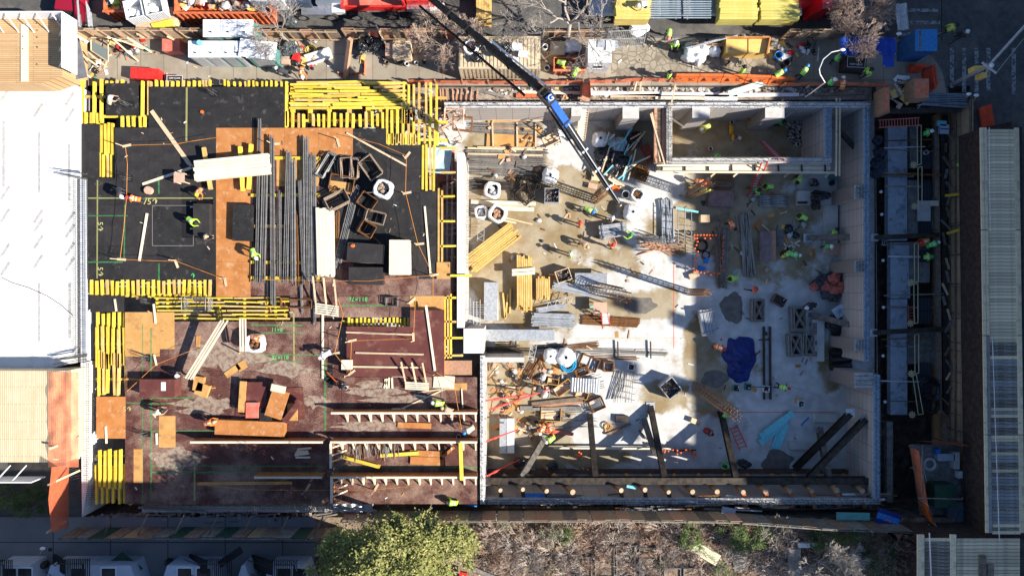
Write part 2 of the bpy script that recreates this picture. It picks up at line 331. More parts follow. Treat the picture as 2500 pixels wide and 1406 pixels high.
# ---- walls of the pit: each a thing with its bars
def wallbars(o_parent,pts,z,h,sp,r=.012,m=rebar,seed=1,lean=.15,mat_lines=True):
    rr=random.Random(seed);mbb=MB()
    for a,b in zip(pts,pts[1:]):
        a=Vector(a);b=Vector(b);n=int((b-a).length/sp)
        for i in range(n):
            p=a.lerp(b,(i+rr.random()*.4)/n);p.z=z
            mbb.tube(p,p+Vector((rr.uniform(-lean,lean),rr.uniform(-lean,lean),h*rr.uniform(.7,1.1))),r,3,cap=False)
    return part('starter_bars',mbb,m,o_parent,label='thin steel bars standing out of the wall top')
def cwall(x0,x1,y0,y1,zt,label,zb=-4.02,m=None,bars=None,sp=.22,bh=.35,matt=None):
    """wall from surveyed top outline (px at height zt)"""
    a=P(x0,y1,zt);b=P(x1,y0,zt)
    r=T('concrete_wall',label,'wall',(a.x,a.y,zb))
    mb=MB();mb.box(0,b.x-a.x,0,b.y-a.y,0,zt-zb-.003)
    hor=(b.x-a.x)>(b.y-a.y)
    part('wall_face',mb,m or(wall_c if hor else wall_cy),r)
    mb=MB();wx,wy,zz=b.x-a.x,b.y-a.y,zt-zb # rough light capping of mortar
    mb.sheet(lambda u,v:Vector((wx*u,wy*v,zz+.012+.02*noise.noise(Vector((u*wx*3,v*wy*3,1))))),max(2,int(wx/.25))if hor else 2,2 if hor else max(2,int(wy/.25)))
    part('wall_top',mb,matt or conc_lt,r)
    if bars:
        pts=[]
        for off in bars:
            pts.append([(wx*.0,wy*off,zz),(wx,wy*off,zz)]if hor else[(wx*off,0,zz),(wx*off,wy,zz)])
        mbb=MB();rr=random.Random(int(x0+y0))
        for q in pts:
            a1=Vector(q[0]);b1=Vector(q[1]);n=int((b1-a1).length/sp)
            for i in range(n):
                p=a1.lerp(b1,(i+rr.random()*.5)/n);l=.25
                mbb.tube(p,p+Vector((rr.uniform(-l,l),rr.uniform(-l,l),bh*rr.uniform(.6,1.2))),.016,3,cap=False)
            mbb.tube(a1+Vector((0,0,.12)),b1+Vector((0,0,.12)),.014,3);mbb.tube(a1+Vector((.02,.03,.2)),b1+Vector((.02,.03,.2)),.014,3)
        part('starter_bars',mbb,rebar,r)
    return r
frost=mat('rough_bright_mortar',(.55,.54,.53),(.84,.84,.84),5,.9,bump=.8)
cwall(1085,2125,249,263,0,'long concrete wall along the street side of the pit with ragged steel on top',bars=(.2,.8),matt=frost)
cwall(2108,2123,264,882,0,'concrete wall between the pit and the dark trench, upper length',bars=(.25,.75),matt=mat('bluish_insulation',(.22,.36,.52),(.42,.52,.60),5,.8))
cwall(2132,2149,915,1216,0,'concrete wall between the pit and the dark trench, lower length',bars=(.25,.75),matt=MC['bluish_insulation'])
cwall(1180,2149,1216,1231,-.3,'concrete wall along the garden side of the pit behind the log struts',bars=(.1,.4,.8),matt=frost,sp=.14)
cwall(1172,1184,868,1230,.3,'white edged concrete wall beside the brown formwork deck',bars=(.7,),sp=.12,bh=.2,matt=frost)
cwall(1184,1280,872,884,.1,'short concrete wall above the rebar pile at the white edged wall')
cwall(1116,1134,374,800,1.0,'bright narrow concrete wall between yellow formwork and the open pit',m=wall_cy,matt=slab_m)
cwall(1132,1181,802,862,1.0,'square concrete block at the foot of the bright narrow wall',m=wall_c,matt=slab_m)
for(x0,x1,y0,y1,lb)in((2085,2108,452,486,'concrete buttress beside the orange sprayed marks'),(2085,2108,636,664,'concrete buttress above the red and black sacks'),(2085,2108,828,856,'concrete buttress above the black rolls'),(2085,2131,910,946,'concrete buttress below the black rolls with dark bars')):
    cwall(x0,x1,y0,y1,-.02,lb,m=wall_c,bars=(.2,.5,.8),sp=.12,bh=.5)
for(x0,x1,y0,y1,lb)in((1690,1733,263,288,'pilaster of the sunken room wall beside the bending worker'),(1868,1915,263,288,'pilaster of the sunken room wall in the shade'),(1520,1560,263,290,'pilaster on the pit wall near the wooden stair'),(1395,1420,263,284,'small pilaster on the pit wall behind the crane boom')):
    cwall(x0,x1,y0,y1,-.02,lb,m=wall_c)
# sunken room box
cwall(1627,1641,264,398,0,'concrete wall on the sunny end of the sunken room',bars=(.3,.7),sp=.15)
cwall(1641,2030,385,398,0,'concrete wall closing the sunken room with a row of bent bars',bars=(.15,.85),sp=.42,bh=.55)
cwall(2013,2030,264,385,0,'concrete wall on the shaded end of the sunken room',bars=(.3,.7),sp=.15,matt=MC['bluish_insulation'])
# fallen dark rubble inside the room and trench: loose stones nobody counts
def rubble(name,cx,cy,rx,ry,z,n,s0,s1,mats,label,seed,flat=.6):
    rr=random.Random(seed);mb=MB()
    for i in range(n):
        a=rr.random()*2*PI;k=math.sqrt(rr.random());s=rr.uniform(s0,s1)
        p=P(cx+rx*k*math.cos(a),cy+ry*k*math.sin(a),z)
        M=Matrix.Translation(p)@Matrix.Rotation(rr.random()*PI,4,'Z');mb.M=M
        mb.box(-s,s,-s*rr.uniform(.3,.9),s*rr.uniform(.3,.9),0,s*flat*rr.uniform(.4,1.2),rr.randrange(len(mats)))
    mb.M=Matrix();o=one(name,mb,mats,label,'rubble',kind='stuff');return o
rubble('rubble',1945,320,26,36,-3.98,260,.03,.10,[woodd,dksteel,conc_lt],'loose dark rubble on the shaded room floor',3)
rubble('rubble',2304,470,9,190,-2.5,500,.08,.22,[mat('dark_block',(.05,.055,.06),(.12,.13,.14),5),dksteel],'dark broken blocks along the trench edge',4)
rubble('rubble',1600,226,500,11,-.54,700,.04,.16,[brickr,woodd,conc_lt],'broken concrete along the street side trench',5)
rubble('rubble',1780,214,200,6,-.54,600,.03,.13,[brickr,woodd,conc_lt],'stones behind the orange barriers',6)
mb=MB();mb.box(P(690,0).x,P(2138,0).x,P(0,239).y,P(0,209).y-.003,-2.2,-.55);struct('trench_ledge',mb,mat('ledge_earth',(.22,.17,.13),(.38,.32,.26),1.5,.95,bump=.8,fine=.3))
# ---- the tower east of the picture that shades the pit, and the row of houses to the south
def building(name,label,x0,x1,y0,y1,h,wm,cat='building',nst=5,faces='W'):
    r=T(name,label,cat,(x0,y0,0));mb=MB();mb.box(0,x1-x0,0,y1-y0,zr,h);part('wall',mb,wm,r)
    mb=MB();mb.box(-.15,x1-x0+.15,-.15,y1-y0+.15,h,h+.3);part('roof',mb,woodg,r)
    wn=MB();wn.box(-.05,.0,-.6,.6,0,1.6);me=wn.mesh('window',glass)
    for s in range(nst):
        for i in range(int((y1-y0)/5)if faces=='W' else int((x1-x0)/3)):
            o=bpy.data.objects.new('window',me);COL.objects.link(o);o.parent=r
            if faces=='W':o.location=(0,2.5+i*5,1.2+s*3.3)
            else:o.location=(1.5+i*3,y1-y0,4.2+s*3.1);o.rotation_euler=(0,0,-PI/2)
    return r
bw_=brick('brown_brick',(.22,.10,.07),(.18,.08,.06),(.2,.18,.16),.22,.075,.01,ax='YZ')
building('apartment_building','tall brown brick building across the road',50.0,66,-62,62,20.9,bw_,nst=8)
# ================================================================= formwork deck (top at z = 1)
ZD=1.0
def beamI(mb,p,q,w=.115,h=.20,mi=0):
    p=Vector(p);q=Vector(q)
    mb.bar(p+Vector((0,0,-.02)),q+Vector((0,0,-.02)),w,.04,mi);mb.bar(p+Vector((0,0,-h+.02)),q+Vector((0,0,-h+.02)),w,.04,mi);mb.bar(p+Vector((0,0,-h/2)),q+Vector((0,0,-h/2)),.035,h-.08,mi)
def ybeam(x1,y1,x2,y2,z,label,group,m=None,w=.165):
    mb=MB();beamI(mb,P(x1,y1,z),P(x2,y2,z),w=w);return one('formwork_beam',mb,m or R.choice([yel,yel,yel,yelw]),label,'beam',group)
def vrow(xs,y0,y1,z,label,group,jit=4,m=None,tilt=1.2,w=.165):
    for x in xs:ybeam(x,y0+rnd(-jit,jit),x+rnd(-tilt,tilt),y1+rnd(-jit,jit),z,label,group,m,w)
def hrow(ys,x0,x1,z,label,group,jit=4,m=None,tilt=1.0,w=.165):
    for y in ys:ybeam(x0+rnd(-jit,jit),y,x1+rnd(-jit,jit),y+rnd(-tilt,tilt),z,label,group,m,w)
ar=lambda a,b,s:[a+i*s for i in range(int((b-a)/s)+1)]
Z2,Z1=ZD-.03,ZD-.24
G='yellow beams under the formwork deck'
vrow([199,229,246],197,300,Z2,'yellow beam at the corner of the deck beside the small black platform',G+' corner')
vrow([347,362],197,285,Z2,'yellow beam between the small black platform and the big black panels',G+' gap')
vrow([209,222,236,247],276,303,Z2-.02,'short yellow beam end above the narrow black panel',G+' west stubs',2)
vrow([297,311,324,341,353],284,310,Z2,'short yellow beam end below the small black platform',G+' stubs below',2)
vrow([260,272,285,298],196,206,Z2,'short yellow beam end above the small black platform',G+' stubs above',2)
hrow([236],200,260,Z1,'yellow cross beam beside the kneeling worker',G+' cross');hrow([284],205,360,Z1,'yellow cross beam under the small platform',G+' cross2')
vrow(ar(367,487,13.3),197,213,Z2,'yellow beam end sticking out above the black panels toward the sidewalk',G+' north stubs',2)
vrow([496,503,512,548,556,571,585,598,607,618,626,640,650,662,673,686],197,212,Z2,'yellow beam end sticking out above the black panels toward the sidewalk',G+' north stubs',3,w=.12)
vrow([238,247,256,265,273],303,375,Z2,'yellow beam in the open strip between two black panels',G+' strip');vrow([234,243,252,262,271],358,433,Z2-.21,'lower yellow beam in the open strip between two black panels',G+' strip low')
# north block
lb='yellow beam laid across the open bay beside the sidewalk';g='loose yellow beams over the north bay'
for y in(201,206,214,222,230,236,244,251,257,264):
    x=704+rnd(0,20)
    while x<960:
        ln=rnd(75,110);ybeam(x,y+rnd(-1.5,1.5),min(x+ln,992),y+rnd(-3,3),Z2-.0+rnd(0,.05),lb,g,w=.13);x+=ln*rnd(.75,1.15)
for x in(714,757,803,852,898,930,964):ybeam(x,203,x,300,Z1-.02,'yellow bearer under the loose beams of the north bay','north bay bearers',w=.3)
vrow([699],199,312,Z2,'yellow beam along the edge of the black panels and the north bay',g+' edge',1)
vrow([700,714,729,740,764,777,790,803,816,832,847,862,878,893,908,921,934],276,312,Z2,'yellow beam in the comb row above the orange panels','comb row above orange panels',5)
vrow([945,956,970,984,997,1010],268,354,Z2,'yellow beam running down to the black panel step','beams above the black step',5)
vrow([986,998,1010,1023,1040,1051,1066],203,300,Z2,'long thin yellow beam near the corner over the bare concrete','long beams at the corner',4,w=.15)
vrow([1022,1036,1049,1062,1068],290,358,Z2-.2,'yellow beam going down beside the black step','beams beside the step',6,w=.15)
hrow([240,298,342],940,1090,Z1,'yellow bearer under the long thin beams','corner bearers')
hrow([295,322],700,950,Z1,'yellow bearer under the comb row','comb bearers',2)
vrow([948,958,969,980,991,1002,1013,1022],326,355,Z2,'short yellow beam above the black step','short beams at step',3)
vrow([1033,1041,1050,1059],356,465,Z2,'yellow beam beside the black step over a white sheet','beams over white sheet',5,w=.15)
vrow([1071,1079],462,645,Z2,'long yellow edge beam beside the bright narrow wall','edge beams',3,w=.13);vrow([1086,1093,1100],722,880,Z2,'long yellow edge beam below the tan panel','edge beams low',6,w=.13)
hrow([361,421,480,540,601],1074,1112,Z2,'short yellow outrigger beam reaching to the bright narrow wall','outriggers',2,w=.13);hrow([673],1098,1148,ZD+.2,'yellow beam lying across the bright narrow wall','across');
hrow([727,785,825,868],1085,1132,Z2,'short yellow outrigger beam below the tan panel','outriggers low',2,w=.15)
# mid west
vrow(ar(222,524,12.6),684,722,Z2,'yellow beam in the long comb row below the black panels','comb row below black panels',3,None,2,w=.15)
vrow(ar(227,520,13.5),700,727,Z2-.21,'lower yellow beam of the comb row below the black panels','comb row lower layer',3,None,2,w=.14)
for y in(728,737,748,758,768,777):
    x=376+rnd(0,12)
    while x<690:
        ln=rnd(80,120);ybeam(x,y+rnd(-1,1),min(x+ln,706),y+rnd(-2,2),Z2-rnd(0,.2),'yellow beam lying across the slot in the brown deck','slot beams',w=.11);x+=ln*rnd(.8,1.1)
vrow([383,409,450,534,597,650,672,697],722,785,Z1-.1,'yellow bearer at the slot in the brown deck','slot bearers')
for(y0,y1,xs)in((763,828,ar(237,304,13.2)),(802,897,ar(235,318,13.2)),(860,962,[240,252,262,276,290,306])):
    vrow(xs,y0,y1,Z2-.1*(y0==763),'yellow beam stacked lengthwise in the bay beside the white slab','long bay beams',6,None,3,w=.15)
hrow([840,890,925],232,318,Z1-.05,'yellow bearer under the lengthwise beams beside the white slab','long bay bearers')
vrow([242,256,266,281,293,308,322],1098,1190,Z2,'bright yellow beam of the lower corner grid','lower corner grid',3,yel);vrow([234,249,261,276,290,304,317],1134,1231,Z2-.21,'lower bright yellow beam of the lower corner grid','lower corner grid b',3,yel)
hrow([1113,1149,1192],232,334,Z1-.18,'yellow bearer of the lower corner grid','lower corner bearers',3)
vrow([852,859,871,881,891,901,911,920,930,941,951,961,970,979,988,997],775,797,Z2,'yellow beam end in the slot above the raised brown platform','slot comb',3,w=.15);hrow([785],836,1000,Z1,'yellow bearer in the slot above the raised brown platform','slot comb bearer')
# posts under the open bays (props)
pr=MB();pr.tube((0,0,0),(0,0,4.6),.04,6);pr.box(-.1,.1,-.1,.1,0,.02);pr.box(-.09,.09,-.09,.09,4.58,4.6)
p0=None
for x,y in[(720+i*46,yy)for i in range(8)for yy in(225,290)]+[(240+i*22,yy)for i in range(4)for yy in(790,850,930)]+[(235+i*30,1120+j*40)for i in range(3)for j in range(2)]+[(400+i*60,742)for i in range(5)]:
    if p0 is None:p0=one('formwork_prop',pr,galv,'grey steel prop standing under the open yellow beams','prop','props under the deck');p0.location=(0,0,0)
    q=P(x,y,Z1-.2);o=p0 if p0.location.length==0 else dup(p0);o.location=(q.x,q.y,-4)
# ---- panels
def panel(pts,m,label,z=ZD,th=.03,name='plywood_sheet',cat='plywood sheet',group=None):
    mb=MB();mb.prism(pxp(pts,z),z-th,z);o=one(name,mb,m,label,cat,group);return o
def rc(x0,y0,x1,y1):return[(x0,y0),(x1,y0),(x1,y1),(x0,y1)]
def tiles(x0,y0,x1,y1,nx,ny,m,label,group,z=ZD,skip=(),gap=.35):
    for i in range(nx):
        for j in range(ny):
            if(i,j)in skip:continue
            a=x0+(x1-x0)*i/nx;b=x0+(x1-x0)*(i+1)/nx;c=y0+(y1-y0)*j/ny;d=y0+(y1-y0)*(j+1)/ny
            panel(rc(a+gap/2,c+gap/2,b-gap/2,d-gap/2),m,label,z=z+rnd(-.004,.004),group=group)
plyblk2=mat('black_plywood_b',(.030,.027,.028),(.042,.038,.038),1.0,.5,c3=(.10,.09,.08),s3=2.0,t3=.68,fine=.2,spec=.2)
panel(rc(258,204,338,283),plyblk,'small black plywood platform with a kneeling worker and a dark slot')
tiles(363,212,695,312,4,2,plyblk,'black plywood panel in the band beside the sidewalk','black panels beside the sidewalk',skip=((2,1),)if 0 else())
tiles(280,312,527,435,3,3,plyblk2,'black plywood panel around the leaning timber','black panels around the timber')
panel(rc(193,303,243,435),plyblk2,'narrow black plywood panel between the white slab and yellow beams')
for(a,b,c,d)in((215,435,300,500),(300.4,435,385,500),(385.4,435,445,500),(445.4,435,527,487),(215,500.4,300,600),(300.4,500.4,373,600),(373.4,500.4,445,600),(215,600.4,300,683),(300.4,600.4,385,683),(385.4,600.4,445,683),(445.4,580,527,683),(520.4,487.4,527,579.6)):
    panel(rc(a,b,c,d),R.choice([plyblk,plyblk2]),'black plywood panel with sprayed setting out lines beside the white slab',z=ZD+rnd(-.003,.003),group='marked black panels')
panel(rc(220,722,303,762),plyblk2,'low black plywood sheet crossing the bay beside the white slab')
tiles(862,314,943,470,1,2,plyblk,'black plywood panel around the bent bar cages','black panels around the cages')
tiles(943.4,355,1026,470,1,2,plyblk2,'black plywood panel around the bent bar cages','black panels around the cages')
tiles(862,470.4,1026,672,2,2,plyblk,'black plywood panel around the bent bar cages','black panels around the cages')
panel(rc(1026.4,467,1066,550),plyblk2,'upper black edge panel beside the bright narrow wall');panel(rc(1026.4,550.4,1066,601),plyblk,'middle black edge panel beside the bright narrow wall');panel(rc(1022,601.4,1066,681),plyblk2,'lower black edge panel beside the bright narrow wall')
tiles(780,380.4,861.6,600,1,2,plyblk2,'black plywood panel under the steel stirrups','black panels under stirrups')
tiles(527.4,312.4,861.6,380,4,1,plyora,'orange plywood panel in the band under the bar ends','orange panel band')
tiles(527.4,380.4,612,725,1,4,plyora,'orange plywood panel in the strip beside the black deck','orange panel strip')
panel(rc(675,380.4,779,455),plytan,'tan plywood panel under the upper rebar bundles')
tiles(612.4,380.4,674.6,722,1,4,plybrn,'brown plywood panel under the rebar bundles','brown panels under rebar');tiles(675,455.4,779.6,722,2,3,plybrn,'brown plywood panel under the rebar bundles','brown panels under rebar')
tiles(780,600.4,861.6,722,1,2,plybrn,'brown plywood panel under the black topped stacks','brown under stacks');tiles(862,672.4,1100,722,3,1,plybrn,'brown plywood panel in the strip below the pale plywood stack','brown strip below stack')
panel(rc(1063,640,1099,681),plytan,'small tan plywood panel beside the bright narrow wall')
panel(rc(1001,722.4,1085,757),plytan,'tan plywood panel at the corner of the raised brown platform')
tiles(708,722.4,1000.6,775,3,1,plybrn,'brown plywood panel beside the slatted ramp','brown beside ramp')
tiles(305,785,833,906,5,2,plybrn,'brown dusty plywood panel of the wide lower deck','wide brown deck panels',skip=((0,0),),gap=.5)
panel(rc(305,762,425,785),plytan,'tan plywood sheet at the top of the wide brown deck');panel(rc(305,785,390,870),plytan,'large tan plywood sheet beside the lengthwise yellow beams',z=ZD+.006);panel(rc(390.4,785,426,852),plytan,'narrow tan plywood sheet beside the large tan sheet',z=ZD+.006)
tiles(305,906.4,833,1230,5,4,plybrn,'brown dusty plywood panel of the wide lower deck','wide brown deck panels',gap=.5)
tiles(833.4,920,1165,1230,3,4,plybrn,'brown dusty plywood panel of the wide lower deck','wide brown deck panels',gap=.5)
panel(rc(1085.4,935,1140,952),plytan,'tan plywood strip beside the pit edge',z=ZD+.035)
panel(rc(235,968,306,1070),plyora,'orange plywood panel below the lengthwise yellow beams',z=ZD+.02);panel(rc(326,1096,348,1178),plytan,'tan plywood strip beside the lower corner grid',z=ZD+.02);panel(rc(388,1015,428,1092),plytan,'tan plywood sheet on the brown deck below the worker in a cream vest',z=ZD+.02)
mb=MB();a=P(305,906,ZD);
panel(rc(1085,880,1152,915),woodr,'reddish boards at the pit edge below the yellow outriggers',z=ZD+.02,name='board_platform',cat='platform')
# raised platform
r=T('raised_platform','raised brown plywood platform with long loose battens on top','platform',P(845,917,ZD))
mb=MB();o_=P(845,917,ZD);zt=ZD+.5
mb.prism([(p[0]-o_.x,p[1]-o_.y)for p in pxp([(846,797),(1001,797),(1001,757),(1085,757),(1085,919),(846,919)],zt)],.47,.5);part('deck',mb,plybrc,r)
mb=MB();q=[(p[0]-o_.x,p[1]-o_.y)for p in pxp([(846,798),(1001,798),(1001,758),(1084,758),(1084,918),(847,918)],zt)]
mb.prism(q,0,.469);part('side',mb,plytan,r)
panel(rc(833.4,797,845,919),plybrn,'dark brown plywood strip in the shade of the raised platform')
# column openings: black plates on the deck paint the shade inside them
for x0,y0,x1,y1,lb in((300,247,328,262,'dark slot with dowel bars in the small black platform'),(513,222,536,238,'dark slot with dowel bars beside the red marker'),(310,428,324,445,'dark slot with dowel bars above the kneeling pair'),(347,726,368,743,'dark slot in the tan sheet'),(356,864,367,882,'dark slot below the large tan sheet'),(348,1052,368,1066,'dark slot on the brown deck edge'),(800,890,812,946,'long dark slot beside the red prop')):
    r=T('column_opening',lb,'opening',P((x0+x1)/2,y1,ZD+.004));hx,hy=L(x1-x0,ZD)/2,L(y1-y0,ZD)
    mb=MB();mb.box(-hx,hx,0,hy,0,.012);part('shade_plate',mb,mat('slot_shade'+str(x0),DARK),r)
    mb=MB()
    for i in range(7):
        a_=Vector((rnd(-hx,hx)*.8,rnd(.1,.9)*hy,0));mb.tube(a_,a_+Vector((rnd(-.1,.1),rnd(-.1,.1),rnd(.7,1.1))),.016,4)
    part('dowel',mb,rebar,r);r.children[-1]['kind']='stuff'
# ---- the white slab, its bar edge and its upstand
mb=MB();z=1.15
mb.prism(pxp([(-400,60),(0,128),(68,160),(195,213),(195,434),(180,436),(180,886),(150,893),(0,926),(-400,980)],z),-.1,z);r=one('concrete_slab',mb,slab_m,'brilliant white poured concrete slab filling the side of the site','slab')
def slabpart(pts,m,name,zz=z,th=.006,label=None):
    mb=MB();mb.prism([(p[0]-r.location.x,p[1]-r.location.y)for p in pxp(pts,zz)],zz-r.location.z+.001,zz-r.location.z+th);part(name,mb,m,r,label=label)
sl=mat('slab_slot',(.34,.33,.32),(.52,.50,.48),6,.9)
for x,y in((12,165),(12,230),(93,200),(93,268),(170,240),(170,280),(12,470),(12,525),(93,527),(93,550),(93,590),(93,637),(170,532),(170,563),(170,607),(170,643),(12,610),(12,655)):
    slabpart([(x-13,y+15),(x-7,y+19),(x+14,y-13),(x+8,y-17)],sl,'slot')
for x,y0,y1 in((9,296,455),(96,322,470),(169,352,490),(96,690,835),(170,690,826)):slabpart([(x-3.5,y0),(x+3.5,y0),(x+3.5,y1),(x-3.5,y1)],sl,'slot',th=.008)
mb=MB();pts=[(3,677),(30,690),(70,702),(115,722),(150,745),(178,770)]
r2=P(0,0,1.2)
for a,b in zip(pts,pts[1:]):mb.bar(P(a[0],a[1],1.17),P(b[0],b[1],1.17),.05,.02)
one('hose',mb,black,'thin dark hose curving over the white slab','hose')
upm=mat('upstand_concrete',(.62,.66,.72),(.74,.76,.80),2,.8)
mb=MB();mb.prism(pxp([(195,436),(207,436),(212,880),(197,884)],1.0),-1,1.0);one('slab_upstand',mb,upm,'narrow pale edge strip under the bar mesh of the white slab','slab edge')
mb=MB();mb.prism(pxp([(197,886),(217,882),(214,1185),(200,1262)],1.0),-4,1.0);one('slab_upstand',mb,slab_m,'white wall top running down beside the orange netting','wall')
mb=MB()
for y in ar(440,880,4.5):mb.tube(P(174+rnd(-3,5),y,1.28+rnd(0,.05)),P(214,y+rnd(-1,1),1.28),.016,3,cap=False)
for x in(184,188,192,202,208,213):mb.tube(P(x,436,1.30),P(x+2,884,1.30),.018,3,cap=False)
for y in(905,925,945,965,985,1005,1025):pass
o=one('rebar_mesh',mb,rebar,'long mat of thin dark bars along the edge of the white slab','rebar mesh');
mb=MB()
for y in ar(890,1225,5.5):mb.tube(P(204+rnd(-3,3),y,1.25),P(232+rnd(-6,3),y+rnd(-2,2),1.25),.014,3,cap=False);mb.tube(P(160+rnd(-5,9),y+8,.8),P(196,y,.8),.012,3,cap=False)if R.random()<.6 else None
for x in(212,217,222,227):mb.tube(P(x,886,1.27),P(x,1235,1.27),.014,3,cap=False)
one('rebar_mesh',mb,rebar,'mat of thin dark bars beside the white wall top and lower corner grid','rebar mesh')
for nm,yy,xx,dy in(('upper',418,134,10),('lower',883,130,-14)):
    for i in range(9 if nm=='upper' else 14):
        mb=MB();y=yy+rnd(-6,10);z_=1.6+rnd(0,.4)
        mb.tube(P(xx+rnd(-4,14),y,z_),P(213,y+dy+rnd(-4,4),z_),.018,4);one('steel_bar',mb,rebar,'steel bar pointing over the '+nm+' end of the slab edge mat','steel bar','bars at slab '+nm+' end')
rubble('rubble',300,1252,0,0,-10,1,.01,.02,[woodd],'x',1)if 0 else None
# ---- loose lumber on the deck : (x1,y1,x2,y2,width m, material, label)
def plank(x1,y1,x2,y2,z,w,h,m,label,group=None,name='timber_board',cat='board'):
    mb=MB();mb.bar(P(x1,y1,z),P(x2,y2,z),w,h);return one(name,mb,m,label,cat,group)
for a in(
 (370,271,462,400,.28,wood,'timber plank leaning diagonally on the black panels toward the worktable'),
 (462,400,470,408,.22,wood,'short offcut at the foot of the leaning diagonal plank'),
 (348,450,472,408,.18,woodp,'pale timber plank with a dark middle running down to the black hole edge'),
 (359,521,340,637,.16,woodp,'long pale batten lying alone on the marked black panels'),
 (846,325,992,405,.13,wood,'thin timber batten slanting over the upper black panels'),
 (1037,504,1051,668,.13,woodp,'long pale batten along the black edge panels'),
 (1040,745,1062,905,.16,woodp,'long batten standing lengthwise on the raised brown platform',),
 (845,811,1008,817,.12,wood,'first thin batten lying across the raised brown platform'),
 (868,861,1034,865,.12,wood,'second thin batten lying across the raised brown platform'),
 (862,895,1028,897,.12,wood,'third thin batten lying across the raised brown platform'),
 (788,765,788,925,.14,woodp,'long pale batten upright on the brown deck beside the dark trench strip'),
 (990,915,1126,905,.0,wood,''),
 (975,1000,1085,950,.10,wood,'thin board near the crouching pair on the brown deck'),
 (1020,958,1098,947,.10,wood,'pale board beside the cut white plywood'),
 (1127,948,1130,995,.08,woodp,'short batten standing at the pit side of the brown deck'),
 (895,970,940,955,.0,wood,''),
 (483,1180,713,1178,.22,plytan,'flat tan strip of plywood in the shaded part of the brown deck'),
 (620,1163,790,1160,.20,plytan,'flat tan strip near the shaded ledge of the brown deck'),
 (305,925,360,926,.13,plytan,'short tan strip beside the brown block table'),
 (280,730,284,760,.12,woodp,'short white stake on the low black sheet'),(375,742,380,790,.12,woodp,'white stake beside the slot beams'),(376,865,382,892,.12,woodp,'white stake below the large tan sheet'),(258,1040,260,1082,.12,woodp,'white stake below the orange panel'),(382,1057,383,1085,.12,woodp,'white stake at the tan sheet corner'),
 ):
    if a[4]:
        zz=ZD+.57 if(a[0]>840 and a[0]<1063 and 740<a[1]<900 and a[0]!=846)else ZD+.06
        plank(*a[:4],zz,a[4],.07,a[5],a[6])
def box_thing(name,x,y,ang,lx,ly,h,z,m,label,cat,lidm=None,group=None):
    r=T(name,label,cat,P(x,y,z),-math.radians(ang),group);mb=MB();t=.03
    mb.box(-lx/2,lx/2,-ly/2,ly/2,0,h-t);part('body',mb,m,r);mb=MB();mb.box(-lx/2-.015,lx/2+.015,-ly/2-.015,ly/2+.015,h-t+.002,h);part('lid',mb,lidm or m,r);return r
# stacks of sheets: every sheet its own object
def sheets(x,y,ang,lx,ly,n,z,ms,label,group,th=.09,jit=.02,top=None,name='plywood_sheet',jr=.8):
    for i in range(n):
        M=frame(x,y,z,ang+rnd(-jr,jr));M=Matrix.Translation((rnd(-jit,jit),rnd(-jit,jit),i*th))@M
        mb=MB(M);mb.box(-lx/2,lx/2,-ly/2,ly/2,.004,th);mb.M=Matrix()
        one(name,mb,(top if(top and i==n-1)else ms[i%len(ms)]),label,'sheet',group)
def boards(x,y,ang,ln,wd,nacross,nlay,z,m,label,group,jit=.06,th=None,name='timber_board',ja=.6,cat='board',fill=.94):
    bwid=wd/nacross;th=th or .07
    for l in range(nlay):
        for i in range(nacross):
            M=frame(x,y,z,ang+rnd(-ja,ja));mb=MB(M);yy=-wd/2+(i+.5)*bwid;s=rnd(-jit,jit)
            mb.box(-ln/2+s,ln/2+s+rnd(-jit,jit),yy-bwid*fill/2,yy+bwid*fill/2,l*th+.003,(l+1)*th);mb.M=Matrix()
            one(name,mb,m,label,cat,group)
# ================================================================= things on the deck
boards(571,411,-6,5.2,1.42,6,5,ZD+.55,woodp,'pale sawn board in the big strapped stack above the worktable','big pale lumber stack',th=.1)
for a in((496,360,513,462),(585,358,592,466),(612,352,606,462)):
    ybeam(a[0],a[1],a[2],a[3],ZD+.5,'yellow beam propping the big pale lumber stack','lumber stack bearers',w=.26)
boards(797,592,89,4.8,1.2,5,4,ZD+.15,woodp,'pale sawn board in the upright stack beside the rebar','upright pale lumber stack',th=.11)
sheets(980,630,0,1.38,2.42,10,ZD+.1,[woodp],'pale plywood sheet in the strapped stack beside the black edge panels','pale plywood stack',th=.11)
sheets(896,619,4,2.5,1.35,9,ZD+.1,[woodp,plybrc],'black topped plywood sheet in the stack beside the orange sticker','upper black topped stack',top=plyblk2)
sheets(899,674,1,2.4,1.22,9,ZD+.1,[plybrc,plyblk],'black topped plywood sheet in the lower stack','lower black topped stack',top=plyblk2)
sheets(597,545,1,1.4,2.6,4,ZD+.1,[plyblk],'black plywood sheet in the low stack beside the orange strip','low black stack')
mb=MB();M0=P(452,439,ZD)
def worktable(x,y,lx,ly,h,m,label,z=ZD):
    r=T('work_table',label,'table',P(x,y,z));mb=MB();mb.box(-lx/2,lx/2,-ly/2,ly/2,h-.04,h);part('table_top',mb,m,r)
    for i,j in((-1,-1),(1,-1),(-1,1),(1,1)):
        mb=MB();mb.bar((i*(lx/2-.06),j*(ly/2-.06),.003),(i*(lx/2-.06),j*(ly/2-.06),h-.043),.07,.07);part('leg',mb,wood,r)
    return r
worktable(452,439,.75,.7,.9,pinkply,'small pinkish topped worktable beside the black hole edge')
worktable(1462,752,1.05,.95,.95,pinkply,'pink topped box table on the sunlit pit floor',-4)
